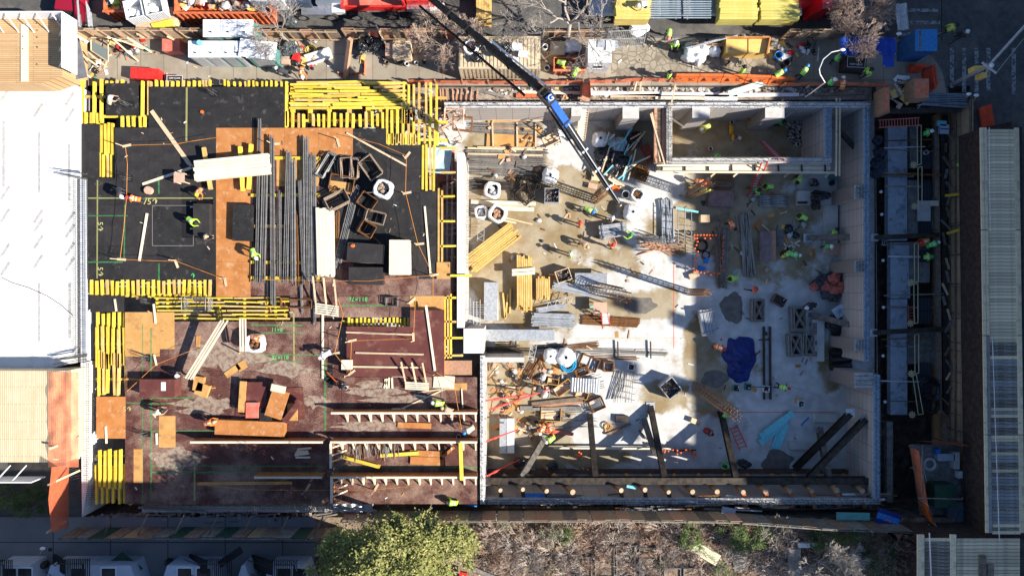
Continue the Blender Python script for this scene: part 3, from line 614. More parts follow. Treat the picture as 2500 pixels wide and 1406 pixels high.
# raised hatch for the lime worker, shade inside it painted as a black sheet
r=T('black_box_form','black open box form where a lime vested worker reaches in','formwork box',P(482,578,ZD))
mb=MB();mb.box(-1.1,-.05,0,2.7,.0,.01);part('shade_sheet',mb,mat('hatch_shade',DARK),r)
mb=MB();mb.box(-.05,1.1,.02,2.3,0,.55);part('side_box',mb,plyblk2,r)
mb=MB();mb.bar((-.35,.55,.3),(.0,.55,.3),.1,.08);mb.bar((-.35,2.1,.3),(.0,2.1,.3),.1,.08);part('spreader',mb,woodp,r)
# rebar: every bar an object
RB=[]
def bars(x1,y1,x2,y2,n,width,z,m,label,group,r=.022,lay=2,jl=6,ja=2.5):
    for i in range(n):
        k=(i+.5)/n-.5;o=width*k+rnd(-.6,.6);dx,dy=x2-x1,y2-y1;l=math.hypot(dx,dy);nx,ny=-dy/l,dx/l
        o2=o+rnd(-ja,ja)*.5;s=rnd(-jl,jl)/l;e=rnd(-jl,jl)/l;zz=z+r+(i%lay)*2*r+.003
        mb=MB();mb.tube(P(x1+dx*s+nx*o,y1+dy*s+ny*o,zz),P(x2+dx*e+nx*o2,y2+dy*e+ny*o2,zz),r,5);one('steel_bar',mb,m,label,'steel bar',group)
lb='long grey steel bar in the bundles lying across the orange and brown panels'
for a in((634,295,626,690,7,9),(648,382,640,690,9,16),(664,335,667,740,9,12),(705,370,697,690,9,14),(715,392,716,690,9,12),(746,338,749,690,10,15),(763,378,765,692,12,18),(732,440,742,690,7,10),(683,470,681,680,5,8)):
    bars(*a[:4],a[4],a[5],ZD+.25,rebar,lb,'long bars on the deck',r=.028,lay=3)
bars(725,520,728,700,4,7,ZD+.22,rust,'rusty steel bar between the grey bundles','rusty deck bars');bars(870,455,822,650,11,20,ZD+.12,rebar,'steel bar in the slanting bundle beside the lumber stack','slanting bars',r=.028)
bars(824,520,822,620,5,14,ZD+.08,rust,'rusty bar below the stirrups','rusty bars below stirrups');bars(766,690,768,790,5,8,ZD+.1,rebar,'steel bar running down from the bundles past the slot','bars past the slot',r=.028);bars(668,690,668,745,5,8,ZD+.1,rebar,'steel bar over the yellow slot','bars over slot',r=.028)
bars(735,690,738,762,4,7,ZD+.1,rebar,'dark steel bar over the brown deck near the green sprayed end','bars over brown',r=.024)
bars(792,378,855,378,0,8,ZD,rebar,'','')if 0 else None
for y in(385,477,552,640,678):ybeam(612,y,780,y+rnd(-2,2),ZD+.21,'yellow beam laid under the rebar bundles','bearers under the rebar',w=.22)
def cage(x,y,ang,lx,ly,z,n,m,label,group=None,dz=.05,r=.022,skew=.0,jit=.04):
    mb=MB()
    for k in range(n):
        a=math.radians(-ang+rnd(-3,3));c=P(x,y,z)+Vector((k*skew*math.cos(a)+rnd(-jit,jit),k*skew*math.sin(a)+rnd(-jit,jit),k*dz+.02))
        M=Matrix.Translation(c)@Matrix.Rotation(a,4,'Z');q=[M@Vector(v)for v in((-lx/2,-ly/2,0),(lx/2,-ly/2,0),(lx/2,ly/2,0),(-lx/2,ly/2,0))]
        for i in range(4):mb.tube(q[i],q[(i+1)%4],r,4,cap=False)
        mb.tube(q[0],q[0].lerp(q[2],.16),r*.8,3)
    mb2=mb;o=one('stirrup_pile',mb2,m,label,'bent rebar',group);return o
cagem=mat('scaly_steel',(.22,.15,.10),(.34,.27,.21),9,.7,.1)
cagl=['pile of grey rectangular steel loops nearest the black panel corner','pile of rectangular steel loops with one long side above the white bag','pile of rusty rectangular loops over a tan board','pile of rectangular steel loops over the head of the pale lumber','rusty square loops beside the slanting bars','rusty square loops beside the black topped stack','pile of flat grey loops in the middle of the black panels','second pile of narrow grey loops beside the corner pile','pile of open grey brackets next to the rebar ends']
for i,(x,y,a,lx,ly,n,m_)in enumerate(((904,408,55,1.6,1.0,9,cagem),(849,406,85,1.4,.75,9,cagem),(832,448,10,1.7,1.05,8,rust),(820,494,-28,1.6,.95,10,cagem),(893,490,35,1.2,.95,9,rust),(893,556,30,1.05,.9,10,rust),(912,530,15,1.35,.8,9,cagem),(868,408,92,1.4,.55,8,cagem),(800,402,120,1.8,.55,7,rebar))):
    cage(x,y,a,lx,ly,ZD+.05,n,m_,cagl[i],'stirrup piles on the black panels',dz=.075,skew=.03,r=.032)
plank(905,572,937,602,ZD+.12,.10,.05,rust,'long rusty bracket arm pointing at the black topped stack')
sheets(832,458,8,1.5,.8,2,ZD+.03,[plytan],'tan board under the rusty loops','tan boards under loops')
# bulk bags
def bulkbag(x,y,z,s,h,label,fill=None,ang=20,open_=True,group='bulk bags',m=None):
    r=T('bulk_bag',label,'bulk bag',P(x,y,z),-math.radians(ang),group);mb=MB()
    mb.lathe([(s*.42,0),(s*.53,h*.25),(s*.55,h*.6),(s*.5,h*.93),(s*.47,h),(s*.36,h*.97),(s*.34,h*.55)]if open_ else[(s*.42,0),(s*.53,h*.25),(s*.56,h*.6),(s*.48,h*.9),(s*.25,h*1.02),(s*.08,h*1.1)],20,0,.45)
    for v in mb.v:v+=Vector((noise.noise(v*3.1+Vector((x,y,0))),noise.noise(v*2.9+Vector((y,x,5))),noise.noise(v*3.3)*.7))*.10
    part('bag',mb,m or bagwht,r,True)
    mb=MB()
    if open_:
        for k in range(9):
            q=(rnd(-.2,.2)*s,rnd(-.2,.2)*s,h*rnd(.6,.8));mb.blob(q,s*.12,s*.12,s*.08,k)
        part('contents',mb,fill or dksteel,r)
    for i in range(4):
        a=PI/4+i*PI/2;mb=MB();c=Vector((s*.40*math.cos(a),s*.40*math.sin(a),h*.98));mb.path([c,c+Vector((.08*math.cos(a),.08*math.sin(a),.16)),c+Vector((.16*math.cos(a),.16*math.sin(a),.02))],.022,4);part('strap',mb,m or bagwht,r)
    return r
bulkbag(940,465,ZD,1.25,1.1,'open white bulk bag of steel brackets on the black panels',cagem)
bulkbag(631,836,ZD,1.25,1.0,'white bulk bag with orange tools in its mouth on the brown deck',rust,5,True)
bulkbag(1215,524,-4,1.3,1.1,'open white bulk bag with a brown box inside beside the rebar ends',woodr,30)
bulkbag(1203,467,-4,1.2,.9,'slumped white bulk bag among the rebar mats',baggry,10)
bulkbag(1175,520,-4,1.0,.7,'flattened white bulk bag next to the open one',baggry,0)
bulkbag(1343,432,-4,1.15,.9,'crumpled white bulk bag at the end of the leaning rebar',None,12,False)
bulkbag(1540,521,-4,1.25,1.0,'full white bulk bag tied at the top under the boom tip',None,12,False)
bulkbag(1552,478,-4,1.0,.9,'white bulk bag of rusty props beside the grey barrel',rust,12,True)
bulkbag(1462,345,-4,1.1,1.0,'white bulk bag with blue tie beside the black sacks',blue,0,False)
bulkbag(1380,870,-4,1.3,.9,'white bulk bag beside the blue hose coil',None,40,False);bulkbag(1345,868,-4,1.1,.7,'second crumpled white bag beside the blue hose coil',None,10,False)
# ramps with slats, railing frames
def slatramp(x,y,ang,label,z=ZD,n=5,lx=1.5,ly=1.5,arm=1.1):
    r=T('stair_guard',label,'timber frame',P(x,y,z),-math.radians(ang))
    for i in range(3):mb=MB();xx=-lx/2+i*lx/2;mb.bar((xx-.0,-ly/2,.08),(xx-.35,ly/2+arm,1.1),.11,.06);part('rail',mb,wood,r)
    for i in range(n):mb=MB();yy=-ly/2+i*ly/n*.55;mb.bar((-lx/2-.1,yy,.2+i*.06),(lx/2+.1,yy,.2+i*.06),.10,.04);part('slat',mb,woodp,r)
slatramp(803,742,8,'slatted timber guard leaning at the end of the rebar');slatramp(1020,930,3,'slatted timber guard beside the cut white plywood',n=4,lx=1.5,ly=1.1,arm=.9)
for i,(a,b)in enumerate((((453,923),(540,782)),((459,925),(546,784)),((465,926),(550,790)),((471,922),(556,782)))):
    mb=MB();mb.bar(P(*a,1.9),P(*b,2.8),.1,.06);one('timber_board',mb,woodp,'long pale board of the raised handrail leaning over the brown deck','board','leaning handrail boards')
for a,b in(((520,846),(500,858)),((455,925),(445,932))):pass
for i,x in enumerate((586,592,599)):
    mb=MB();mb.bar(P(x,778,2.6),P(x+1,858,2.2),.09,.06);one('timber_board',mb,woodp,'pale upright board of the guard beside the white bulk bag','board','guard boards beside the bag')
mb=MB();mb.bar(P(585,860,ZD+.05),P(585,862,2.3),.08,.08);one('timber_post',mb,wood,'post carrying the guard beside the white bulk bag','post');mb=MB();mb.bar(P(472,925,ZD+.003),P(472,925,1.95),.09,.09);one('timber_post',mb,wood,'post carrying the low end of the raised handrail','post')
mb=MB();mb.bar(P(545,782,ZD+.003),P(545,782,2.8),.09,.09);one('timber_post',mb,wood,'post carrying the high end of the raised handrail','post')
# brown block, mixed sheets and boxes on the brown deck
box_thing('form_box',401,943,0,2.45,1.25,1.0,ZD,plybrc,'low brown form box with a white paper on top','form box')
mb=MB();mb.box(-.16,.16,-.3,.3,0,.01,0);mb.v=[v+P(399,943,ZD+1.003)for v in mb.v];one('paper_sheet',mb,white,'white paper lying on the brown form box','paper')
for i,(x,y,a,lx,ly,m_,z,lb)in enumerate(((600,980,2,1.4,2.2,plybrc,.0,'brown sheet at the bottom of the mixed heap'),(720,985,-3,1.3,2.3,plybrc,.0,'brown sheet on the far side of the mixed heap'),(625,975,0,1.5,2.5,plybrc,.35,'upper brown sheet of the mixed heap beside the tan strip'),(592,968,4,.45,2.2,plytan,.5,'tan strip leaning on the mixed heap'),(677,985,18,1.2,2.0,plyora,.75,'orange sheet askew on top of the mixed heap'),(680,948,12,1.0,.5,woodp,.85,'white board at the head of the orange sheet'),(715,1003,38,.4,1.9,plybrc,.5,'brown strip fallen off the mixed heap'),(715,1005,0,.7,1.2,plytan,.15,'tan offcut at the foot of the mixed heap'),(650,1010,0,.8,.9,plyblk,.4,'small dark board in the mixed heap'),(618,1000,0,.9,1.1,redf,.42,'reddish board in the mixed heap'))):
    M=frame(x,y,ZD+z+.03,a);mb=MB(M);mb.box(-lx/2,lx/2,-ly/2,ly/2,-.03,.03+.02*i);mb.M=Matrix();one('plywood_offcut',mb,m_,lb,'offcut','mixed heap on the brown deck')
box_thing('form_box',617,1041,2,4.9,1.0,.6,ZD,plyora,'long orange topped form box in front of the mixed heap','form box')
for x,y,a,lx,ly,lb in((568,905,55,.45,1.2,'tan offcut slanting near the mixed heap'),(590,893,60,.6,.7,'small tan square offcut near the mixed heap'),(489,935,8,.7,1.0,'tan folded box by the handrail foot'),(498,950,20,.9,.9,'open tan box by the handrail foot'),(484,833,3,.3,.8,'small tan offcut under the handrail')):
    M=frame(x,y,ZD+.02,a);mb=MB(M);mb.box(-lx/2,lx/2,-ly/2,ly/2,0,.04 if 'box' not in lb else .35);mb.M=Matrix();one('plywood_offcut',mb,plytan,lb,'offcut')
M=frame(1084,932,ZD+.03,4);mb=MB(M);mb.box(-.75,.75,-.45,.45,0,.05);mb.M=Matrix();one('plywood_offcut',mb,woodp,'cut white plywood by the pit corner of the deck','offcut')
box_thing('timber_crate',849,889,0,.7,.65,.35,ZD+.5,woodp,'small pale crate at the corner of the raised platform','crate')
for a in((1040,968,1010,964),(945,948,940,925),(958,948,957,922),(949,947,950,921),(938,947,945,924)):plank(*a,ZD+.06,.12,.06,woodp,'short pale offcut on the sawdust','sawdust offcuts')
M=frame(1012,1038,ZD+.05,2);mb=MB(M);mb.box(-1.2,1.2,-.2,.2,0,.06);mb.M=Matrix();one('plywood_offcut',mb,plyora,'orange strip lying between the bracketed kickers','offcut')
mb=MB();mb.bar(P(1057,968,ZD+.1),P(1057,968,ZD+.1)+Vector((0.01,0,0)),.1,.1)
dust=mat('sawdust',(.55,.46,.36),(.32,.20,.15),3,.95,lo=.45,hi=.6,alpha=.5)
for i,(x,y,rx,ry)in enumerate(((920,955,70,14),(905,938,40,9),(770,980,40,14),(980,975,90,9),(560,870,90,30),(700,900,60,18),(500,990,70,20),(900,1040,90,12),(430,1120,60,30))):
    c=P(x,y,0);mb=MB();n=28
    mb.add([tuple(P(x+rx*math.cos(a)*(1+.5*noise.noise(Vector((math.cos(a)*2+i*3,math.sin(a)*2,0)))*1.5),y+ry*math.sin(a)*(1+.6*noise.noise(Vector((math.cos(a)*3,i*3+math.sin(a)*3,2)))*1.5),ZD+.012+i*.001))for a in[-k*2*PI/n for k in range(n)]],[tuple(range(n))]);o=one('sawdust',mb,dust,'patch of sawdust on the brown deck','sawdust',kind='stuff')
# kickers: upright plywood strips with triangular timber brackets
def kicker(x0,x1,y,n,label,h=1.05,bl=.85,first=0):
    a=P(x0,y,ZD+h);b=P(x1,y,ZD+h);o=Vector((a.x,a.y,ZD));r=T('wall_kicker',label,'wall form',o);ln=b.x-a.x
    mb=MB();mb.box(0,ln,0,.03,.004,h-.04);part('plywood_face',mb,plyora,r);mb=MB();mb.box(0,ln,-.14,.0,h-.038,h);part('top_plate',mb,woodp,r)
    for i in range(n):
        xx=.15+first+(ln-.3-first)*i/max(1,n-1);mb=MB();mb.bar((xx,-.06,h-.08),(xx,-bl,.05),.09,.06);mb.bar((xx,-.06,.04),(xx,-bl,.04),.09,.06);part('bracket',mb,woodp,r)
kicker(808,1165,1006,12,'uppermost of the bracketed plywood kickers on the brown deck',first=.8)
kicker(806,1165,1077,12,'middle bracketed plywood kicker above the loose yellow beams',first=.5);kicker(806,1165,1163,13,'lowest bracketed plywood kicker near the green tree',first=.4)
kicker(464,788,1077,3,'bare orange plywood kicker in the half shade of the brown deck',bl=.1);kicker(620,786,1163,2,'short orange plywood kicker in deep shade',bl=.1)
def kickerY(x,y0,y1,label,h=1.05):
    a=P(x,y1,ZD+h);b=P(x,y0,ZD+h);r=T('wall_kicker',label,'wall form',(a.x,a.y,ZD));ln=b.y-a.y
    mb=MB();mb.box(-.03,0,0,ln,.004,h-.04);part('plywood_face',mb,plyora,r);mb=MB();mb.box(-.05,.12,0,ln,h-.038,h);part('top_plate',mb,woodp,r)
    for k in(.25,.5,.8):mb=MB();mb.bar((.06,ln*k,h-.08),(.9,ln*k+.15,.05),.09,.06);part('bracket',mb,woodp,r)
kickerY(806,1082,1143,'short end kicker closing the bay of the yellow beams');kickerY(808,1168,1228,'short end kicker beside the lowest bracketed kicker')
for a,lb in(((836,1115,927,1140),'loose yellow beam lying askew in the kicker bay'),((928,1112,1022,1106),'second loose yellow beam in the kicker bay beside orange boards'),((1124,1080,1127,1172),'yellow beam bridging the two lower kickers')):
    mb=MB();beamI(mb,P(a[0],a[1],ZD+.25+(.95 if a[0]>1100 else 0)),P(a[2],a[3],ZD+.25+(.95 if a[0]>1100 else 0)),.24,.22);one('formwork_beam',mb,yel,lb,'beam')
for i in range(46):
    x=855+rnd(0,118);y=1078+rnd(0,14);mb=MB();z=ZD+.05+rnd(0,.3);mb.tube(P(x,y,z),P(x+rnd(-4,6),y+rnd(20,38),z),.022,4);one('tie_rod',mb,rust if R.random()<.3 else rebar,'dark tie rod in the bunches heaped in the kicker bay','rod','tie rods in the kicker bay')
for x,y,a,lx,ly,lb in((1040,1107,2,2.3,.45,'orange board beside the loose yellow beam'),(1043,1124,3,2.4,.6,'wide orange board in the kicker bay'),(1092,1105,-40,1.3,.2,'slanting thin orange board in the kicker bay')):
    M=frame(x,y,ZD+.06,a);mb=MB(M);mb.box(-lx/2,lx/2,-ly/2,ly/2,0,.08);mb.M=Matrix();one('plywood_offcut',mb,plyora,lb,'offcut')
for i in range(5):plank(722+rnd(-4,4),1096+i*5,758+rnd(-6,4),1094+i*5+rnd(-3,3),ZD+.05+i*.02,.13,.05,woodp,'pale offcut in the small pile on the shaded deck','offcut pile in shade')
# warning lines and their stands
def rope(pts,z,label,m=cord_o,r=.016,sag=.12,name='warning_rope',cat='rope'):
    mb=MB()
    for a,b in zip(pts,pts[1:]):
        q=[P(a[0]+(b[0]-a[0])*t/6,a[1]+(b[1]-a[1])*t/6,z-sag*math.sin(PI*t/6))for t in range(7)];mb.path(q,r,4)
    return one(name,mb,m,label,cat)
rope([(318,355),(430,352),(468,345),(530,336)],ZD+1,'orange warning line above the leaning timber');rope([(306,357),(311,400),(309,480),(302,560),(293,633),(360,636),(432,638),(490,660),(550,682)],ZD+1,'orange warning line around the marked black panels')
rope([(860,335),(925,352),(992,380),(990,470),(1020,595),(1057,672),(1057,735)],ZD+1,'orange warning line along the black edge panels');rope([(1057,672),(900,686),(770,685),(640,683)],ZD+1,'orange warning line below the rebar bundles')
rope([(1014,732),(1009,827),(930,829),(858,832),(855,912)],ZD+1.5,'orange warning line over the raised platform');rope([(825,729),(838,768),(817,863),(850,905)],ZD+1,'orange warning line beside the dark strip of the platform');rope([(1066,910),(1108,935),(1127,1050)],ZD+1,'orange warning line down the pit edge');rope([(310,955),(380,890),(455,860),(490,848)],ZD+.9,'orange warning line crossing the tan sheets');rope([(470,1180),(600,1195),(760,1196),(912,1195),(1015,1185)],ZD+.6,'thin orange line across the shaded deck',r=.015)
g='small timber stands holding the warning lines'
sp=MB();sp.bar((0,0,.0),(0,0,1.0),.05,.05);sp.bar((-.05,-.02,.04),(.55,.1,.04),.16,.05);sp0=None;k=0
for x,y,a,lb in((306,357,0,'timber stand at the orange line above the kneeling pair'),(293,633,15,'timber stand at the lower corner of the marked panels'),(430,640,80,'timber stand near the green sprayed arrow'),(992,383,-40,'timber stand at the corner of the black step'),(990,472,0,'timber stand beside the white bulk bag'),(1021,596,5,'timber stand beside the pale plywood stack'),(1057,672,0,'timber stand at the small tan panel'),(1009,827,-80,'timber stand on the raised platform'),(856,832,0,'timber stand on the raised platform near the slot comb'),(855,912,-25,'timber stand at the lower corner of the raised platform'),(817,863,0,'timber stand next to the worker in the white shirt'),(825,345,85,'timber stand on the orange panel band'),(668,352,10,'timber stand by the rebar ends'),(550,684,90,'timber stand on the orange panel strip'),(1066,912,20,'timber stand beside the cut white plywood'),(917,1192,-50,'timber stand in the lowest kicker bay'),(750,1192,-50,'timber stand in deep shade on the deck'),(1003,737,-30,'timber stand at the tan corner panel')):
    if sp0 is None:sp0=one('rope_stand',sp,wood,lb,'stand',g);sp0.location=P(x,y,ZD+.004);sp0.rotation_euler=(0,0,-math.radians(a))
    else:
        zz=ZD+.504 if(846<x<1060 and 757<y<918)else ZD+.004
        dup(sp0,P(x,y,zz),-math.radians(a),lb,g)
# sprayed setting-out lines
def spray(x1,y1,x2,y2,w,m,label,z=ZD+.012,group=None):
    a=P(x1,y1,z);b=P(x2,y2,z);d=(b-a).normalized();n=Vector((-d.y,d.x,0))*L(w,z)/2;mb=MB();mb.add([a-n,b-n,b+n,a+n],[(0,1,2,3)]);one('spray_line',mb,m,label,'painted line',group)
for i,a in enumerate(((238,440,237,680,3.2,sprayy,'yellow sprayed line down the marked black panels'),(215,484,520,484,3,sprayy,'yellow sprayed line across the marked black panels'),(456,214,455,345,4.5,sprayy,'blurry yellow sprayed line on the black panels beside the sidewalk'),(717,764,718,905,4,sprayy,'yellow sprayed line on the wide brown deck'),(475,1105,475,1222,4,sprayy,'yellow sprayed line in the shade of the lower deck'),
 (305,500,303,632,3.5,sprayg,'green sprayed line down the marked black panels'),(215,640,300,640,3.5,sprayg,'green sprayed line near the lower chalk figure'),(215,527,312,527,2.5,sprayg,'green sprayed line between the chalk figures'),(387,430,388,474,4,sprayg,'short green sprayed line beside the round lid'),(388,643,388,683,4,sprayg,'short green sprayed line above the comb row'),
 (612,793,740,794,4,sprayg,'green sprayed line above the white bulk bag'),(612,812,740,812,3,sprayg,'second green sprayed line above the white bulk bag'),(600,866,800,866,3.5,sprayg,'green sprayed line beside the worker in the white shirt'),(600,882,740,882,3,sprayg,'lower green sprayed line beside the mixed heap'),(835,745,955,746,4,sprayg,'green sprayed line beside the slatted ramp'),
 (348,790,348,1230,3,sprayg,'long green sprayed line down the wide brown deck'),(369,800,369,1222,4,sprayg,'longer green sprayed line down the wide brown deck'),(369,971,474,971,3.5,sprayg,'green sprayed cross line above the worker in the cream vest'),(306,983,474,987,3,sprayg,'green sprayed cross line at the worker in the cream vest'),(369,1052,530,1051,3,sprayg,'green sprayed cross line beside the long orange box'),(369,1136,800,1138,3,sprayg,'green sprayed cross line in the shade'),(369,1152,800,1152,4,sprayg,'brighter green sprayed cross line in the shade'),(794,880,794,1050,5,sprayg,'green sprayed band beside the open slot'),(815,1140,1165,1140,4,sprayg,'green sprayed line in the kicker bay'))):spray(*a)
def f2m(o): # letters as plain mesh
    bpy.context.view_layer.update();me=bpy.data.meshes.new_from_object(o.evaluated_get(bpy.context.evaluated_depsgraph_get()));c=bpy.data.objects.new(o.name.split('.')[0],me);M=o.matrix_basis.copy();p=o.parent;bpy.data.objects.remove(o);COL.objects.link(c);c.parent=p;c.matrix_basis=M;return c
def text(s,x,y,z,size,ang,m,label,name='chalk_figure',cat='chalk figure',parent=None):
    c=bpy.data.curves.new(name,'FONT');c.body=s;c.size=size;c.align_x='CENTER';c.align_y='CENTER';c.extrude=.002;c.resolution_u=2;c.materials.append(m)
    o=bpy.data.objects.new(name,c);COL.objects.link(o);o.location=P(x,y,z);o.rotation_euler=(0,0,-math.radians(ang))
    o2=f2m(o);tag(o2,label,cat);return o2
chy=mat('yellow_chalk',(.50,.48,.20),rough=.9);chg=mat('green_chalk',(.10,.55,.18),rough=.9)
text('75↑',368,493,ZD+.016,.62,0,chy,'chalk figure 75 with an arrow on the marked black panels');text('5↑',244,554,ZD+.016,.55,90,chy,'chalk figure 5 with an arrow, upper one beside the white slab');text('5↑',244,664,ZD+.016,.55,90,chy,'chalk figure 5 with an arrow, lower one beside the white slab')
text('↑',471,674,ZD+.016,.5,0,chg,'green arrow sprayed above the comb row');text('811×76',874,730,ZD+.03,.45,180,chg,'green upside down sizes sprayed beside the slatted ramp');text('8×11',676,804,ZD+.016,.4,180,chg,'green upside down sizes sprayed above the white bulk bag');text('811×76',684,872,ZD+.016,.4,180,chg,'green upside down sizes sprayed near the worker in the white shirt');text('5↑',311,999,ZD+.03,.5,0,chy,'chalk figure 5 with an arrow on the orange panel')
# chalk box and slashes
for a in((372,502,472,502),(472,502,472,600),(472,600,372,600),(372,600,372,502)):spray(*a,1.2,chalk,'thin chalk line framing the square beside the black box form',ZD+.011,'chalk square')
# tools and small things on the deck
def bucket(x,y,z,r_=.16,h=.36,m=None,label='',group=None,name='bucket',fill=True):
    r=T(name,label,name.replace('_',' '),P(x,y,z),group=group);mb=MB();mb.lathe([(r_*.85,0),(r_,h),(r_*.9,h),(r_*.78,.03)],14);part('shell',mb,m or white,r,True)
    if fill:mb=MB();mb.lathe([(r_*.8,h*.4),(r_*.86,h*.5)],14);mb.add([(r_*.86*math.cos(i*PI/7),r_*.86*math.sin(i*PI/7),h*.5)for i in range(14)],[tuple(range(14))]);part('contents',mb,dksteel,r)
    return r
bucket(846,945,ZD,.15,.35,white,'white pipe offcut standing beside the crouching worker on the deck');bucket(1120,1064,ZD,.16,.3,galv,'grey pipe ring on the kicker near the blue helmet');
mb=MB();mb.tube(P(798,908,ZD+.1),P(838,950,ZD+.9),.05,6);one('shoring_prop',mb,orange,'bright red and orange prop leaning beside the long dark slot','prop')
mb=MB();mb.lathe([(.28,0),(.28,.3)],16);mb.add([(.28*math.cos(i*PI/8),.28*math.sin(i*PI/8),.3)for i in range(16)],[tuple(range(16))]);mb.v=[v+P(366,466,ZD)for v in mb.v];one('round_block',mb,pinkply,'round pinkish concrete block on the black panels','block')
mb=MB();mb.lathe([(.12,0),(.12,.08)],10);mb.add([(.12*math.cos(i*PI/5),.12*math.sin(i*PI/5),.08)for i in range(10)],[tuple(range(10))]);mb.v=[v+P(494,274,ZD+.004)for v in mb.v];one('marker_disc',mb,orange,'small orange disc tied with a line on the black panels','marker')
box_thing('tool_box',1054,733+14,20,.1,.1,.1,ZD,blue,'x','x')if 0 else None
# orange kraft sticker sheet on the black stack etc.
mb=MB();mb.blob(P(861,600,ZD+1.0),.16,.12,.03,4);one('sticker',mb,orange,'orange sticker on the corner of the upper black topped stack','sticker')
# sheets and rubble visible below the open bays
for x,y,a,lx,ly,m_,lb,z in((945,225,5,3.0,1.4,baggry,'crumpled silver sheet seen below the loose yellow beams',-1.2),(1000,235,-4,2.2,.9,skyb,'pale blue board below the long thin yellow beams',-1.5),(890,232,0,2.6,1.0,baggry,'folded grey sheet below the yellow beams',-1.6),(1058,385,6,2.6,2.2,mat('pale_blue_sheet',(.45,.62,.70),(.55,.70,.76),2,.5),'pale blue sheet hanging below the yellow beams beside the wall',.3),(1090,410,0,1.2,2.6,redf,'red panel behind the pale blue sheet',-.3),(1095,640,0,.9,8,orwhite,'sunbleached panels under the outrigger beams',-1.0),(1078,560,0,1.0,8,orwhite,'reddish panels below the edge beams',-1.6)):
    M=frame(x,y,z,a);mb=MB(M);mb.sheet(lambda u,v:Vector(((u-.5)*lx,(v-.5)*ly,.12*noise.noise(Vector((u*lx*1.4,v*ly*1.4,x))))),14,12);n_=len(mb.f);mb.M=Matrix();one('plastic_sheet',mb,m_,lb,'sheet',smooth=False)
for i,(x,y)in enumerate(((1110,285),(1130,305),(1105,330),(1095,470),(1100,550),(1098,740),(1090,800))):
    cage(x,y,R.uniform(0,90),1.4,1.0,-.6,6,rust if i%2 else orwhite,'bent bars tangled in the gap beside the bright wall','tangle beside the bright wall',dz=.12)
for i in range(26):
    x=rnd(1072,1128);y=rnd(262,350);mb=MB();mb.bar(P(x,y,rnd(-1,.3)),P(x+rnd(-20,26),y+rnd(-14,14),rnd(-1,.3)),.06,.04);one('timber_batten',mb,R.choice([orwhite,woodr,wood]),'thin reddish batten in the tangle at the head of the bright wall','batten','battens at the wall head')
for i in range(14):
    y=395+i*33;mb=MB();mb.bar(P(1086,y,-.2),P(1113,y+rnd(-8,8),-.1),.07,.05);one('timber_batten',mb,orwhite,'sunbleached crosspiece between yellow beams and the bright wall','batten','crosspieces beside the bright wall')
for x in(1092,1104):mb=MB();mb.bar(P(x,385,-.05),P(x+rnd(-2,2),860,-.05),.10,.06);one('timber_batten',mb,orwhite,'long sunbleached runner beside the bright narrow wall','batten','runners beside the bright wall')
# dark boxes over deep beams where gaps show: rubble under bays
rubble('rubble',840,285,150,24,-2.0,260,.05,.22,[brickr,red,white,skyb,woodd],'litter lying below the comb row of yellow beams',8)
rubble('rubble',1040,300,50,50,-2.0,200,.05,.22,[brickr,orange,white,woodr,woodd],'litter lying below the long thin yellow beams',9)
cage(487,741,0,1.7,.8,ZD-.3,9,rebar,'dark tangled bars poking up through the slot beams',dz=.1,jit=.15);cage(725,740,0,2.2,.6,ZD+.02,6,rust,'dark bars lying at the end of the slot beams',dz=.05);cage(958,736,0,.8,.6,ZD+.02,8,rebar,'small dark bar cage on the brown deck above the platform')
# ================================================================= street and sidewalk
def wheel(parent,x,y,z,r=.5,w=.28,side=1):
    mb=MB();mb.tube((x,y-w/2,z),(x,y+w/2,z),r,18);t=part('wheel',mb,tyre,parent)
    mb=MB();ys=y-side*w/2;mb.tube((x,ys,z),(x,ys-side*.02,z),r*.55,12);h=part('rim',mb,chrome,t);return t
def container(x0,y0,x1,y1,h,label,m=cream):
    a=P(x0,y1,h);b=P(x1,y0,h);lx,ly=b.x-a.x,b.y-a.y;r=T('shipping_container',label,'container',(a.x,a.y,.15));mb=MB()
    n=int(lx/.14);pts=[]
    mb.box(.02,lx-.02,.06,ly-.06,0,h-.15-.02)
    for i in range(int(lx/.28)):mb.box(.1+i*.28,.1+i*.28+.15,.0,.058,.15,h-.3);
    part('side_wall',mb,m,r);mb=MB()
    for i in range(int(lx/.26)):mb.box(.1+i*.26,.1+i*.26+.13,.12,ly-.12,h-.17+.003,h-.15+.02)
    part('roof_ribs',mb,m,r);mb=MB();
    for xx in(0,lx-.12):mb.box(xx,xx+.12,-.01,.1,-.05,h-.1);mb.box(xx,xx+.12,ly-.1,ly+.01,-.05,h-.1)
    mb.box(.12,lx-.12,-.012,.07,h-.28,h-.12);mb.box(.12,lx-.12,ly-.07,ly+.01,h-.26,h-.12);part('corner_frame',mb,m,r);return r
container(1120,90,1320,168,2.6,'cream corrugated shipping container under the crane boom')
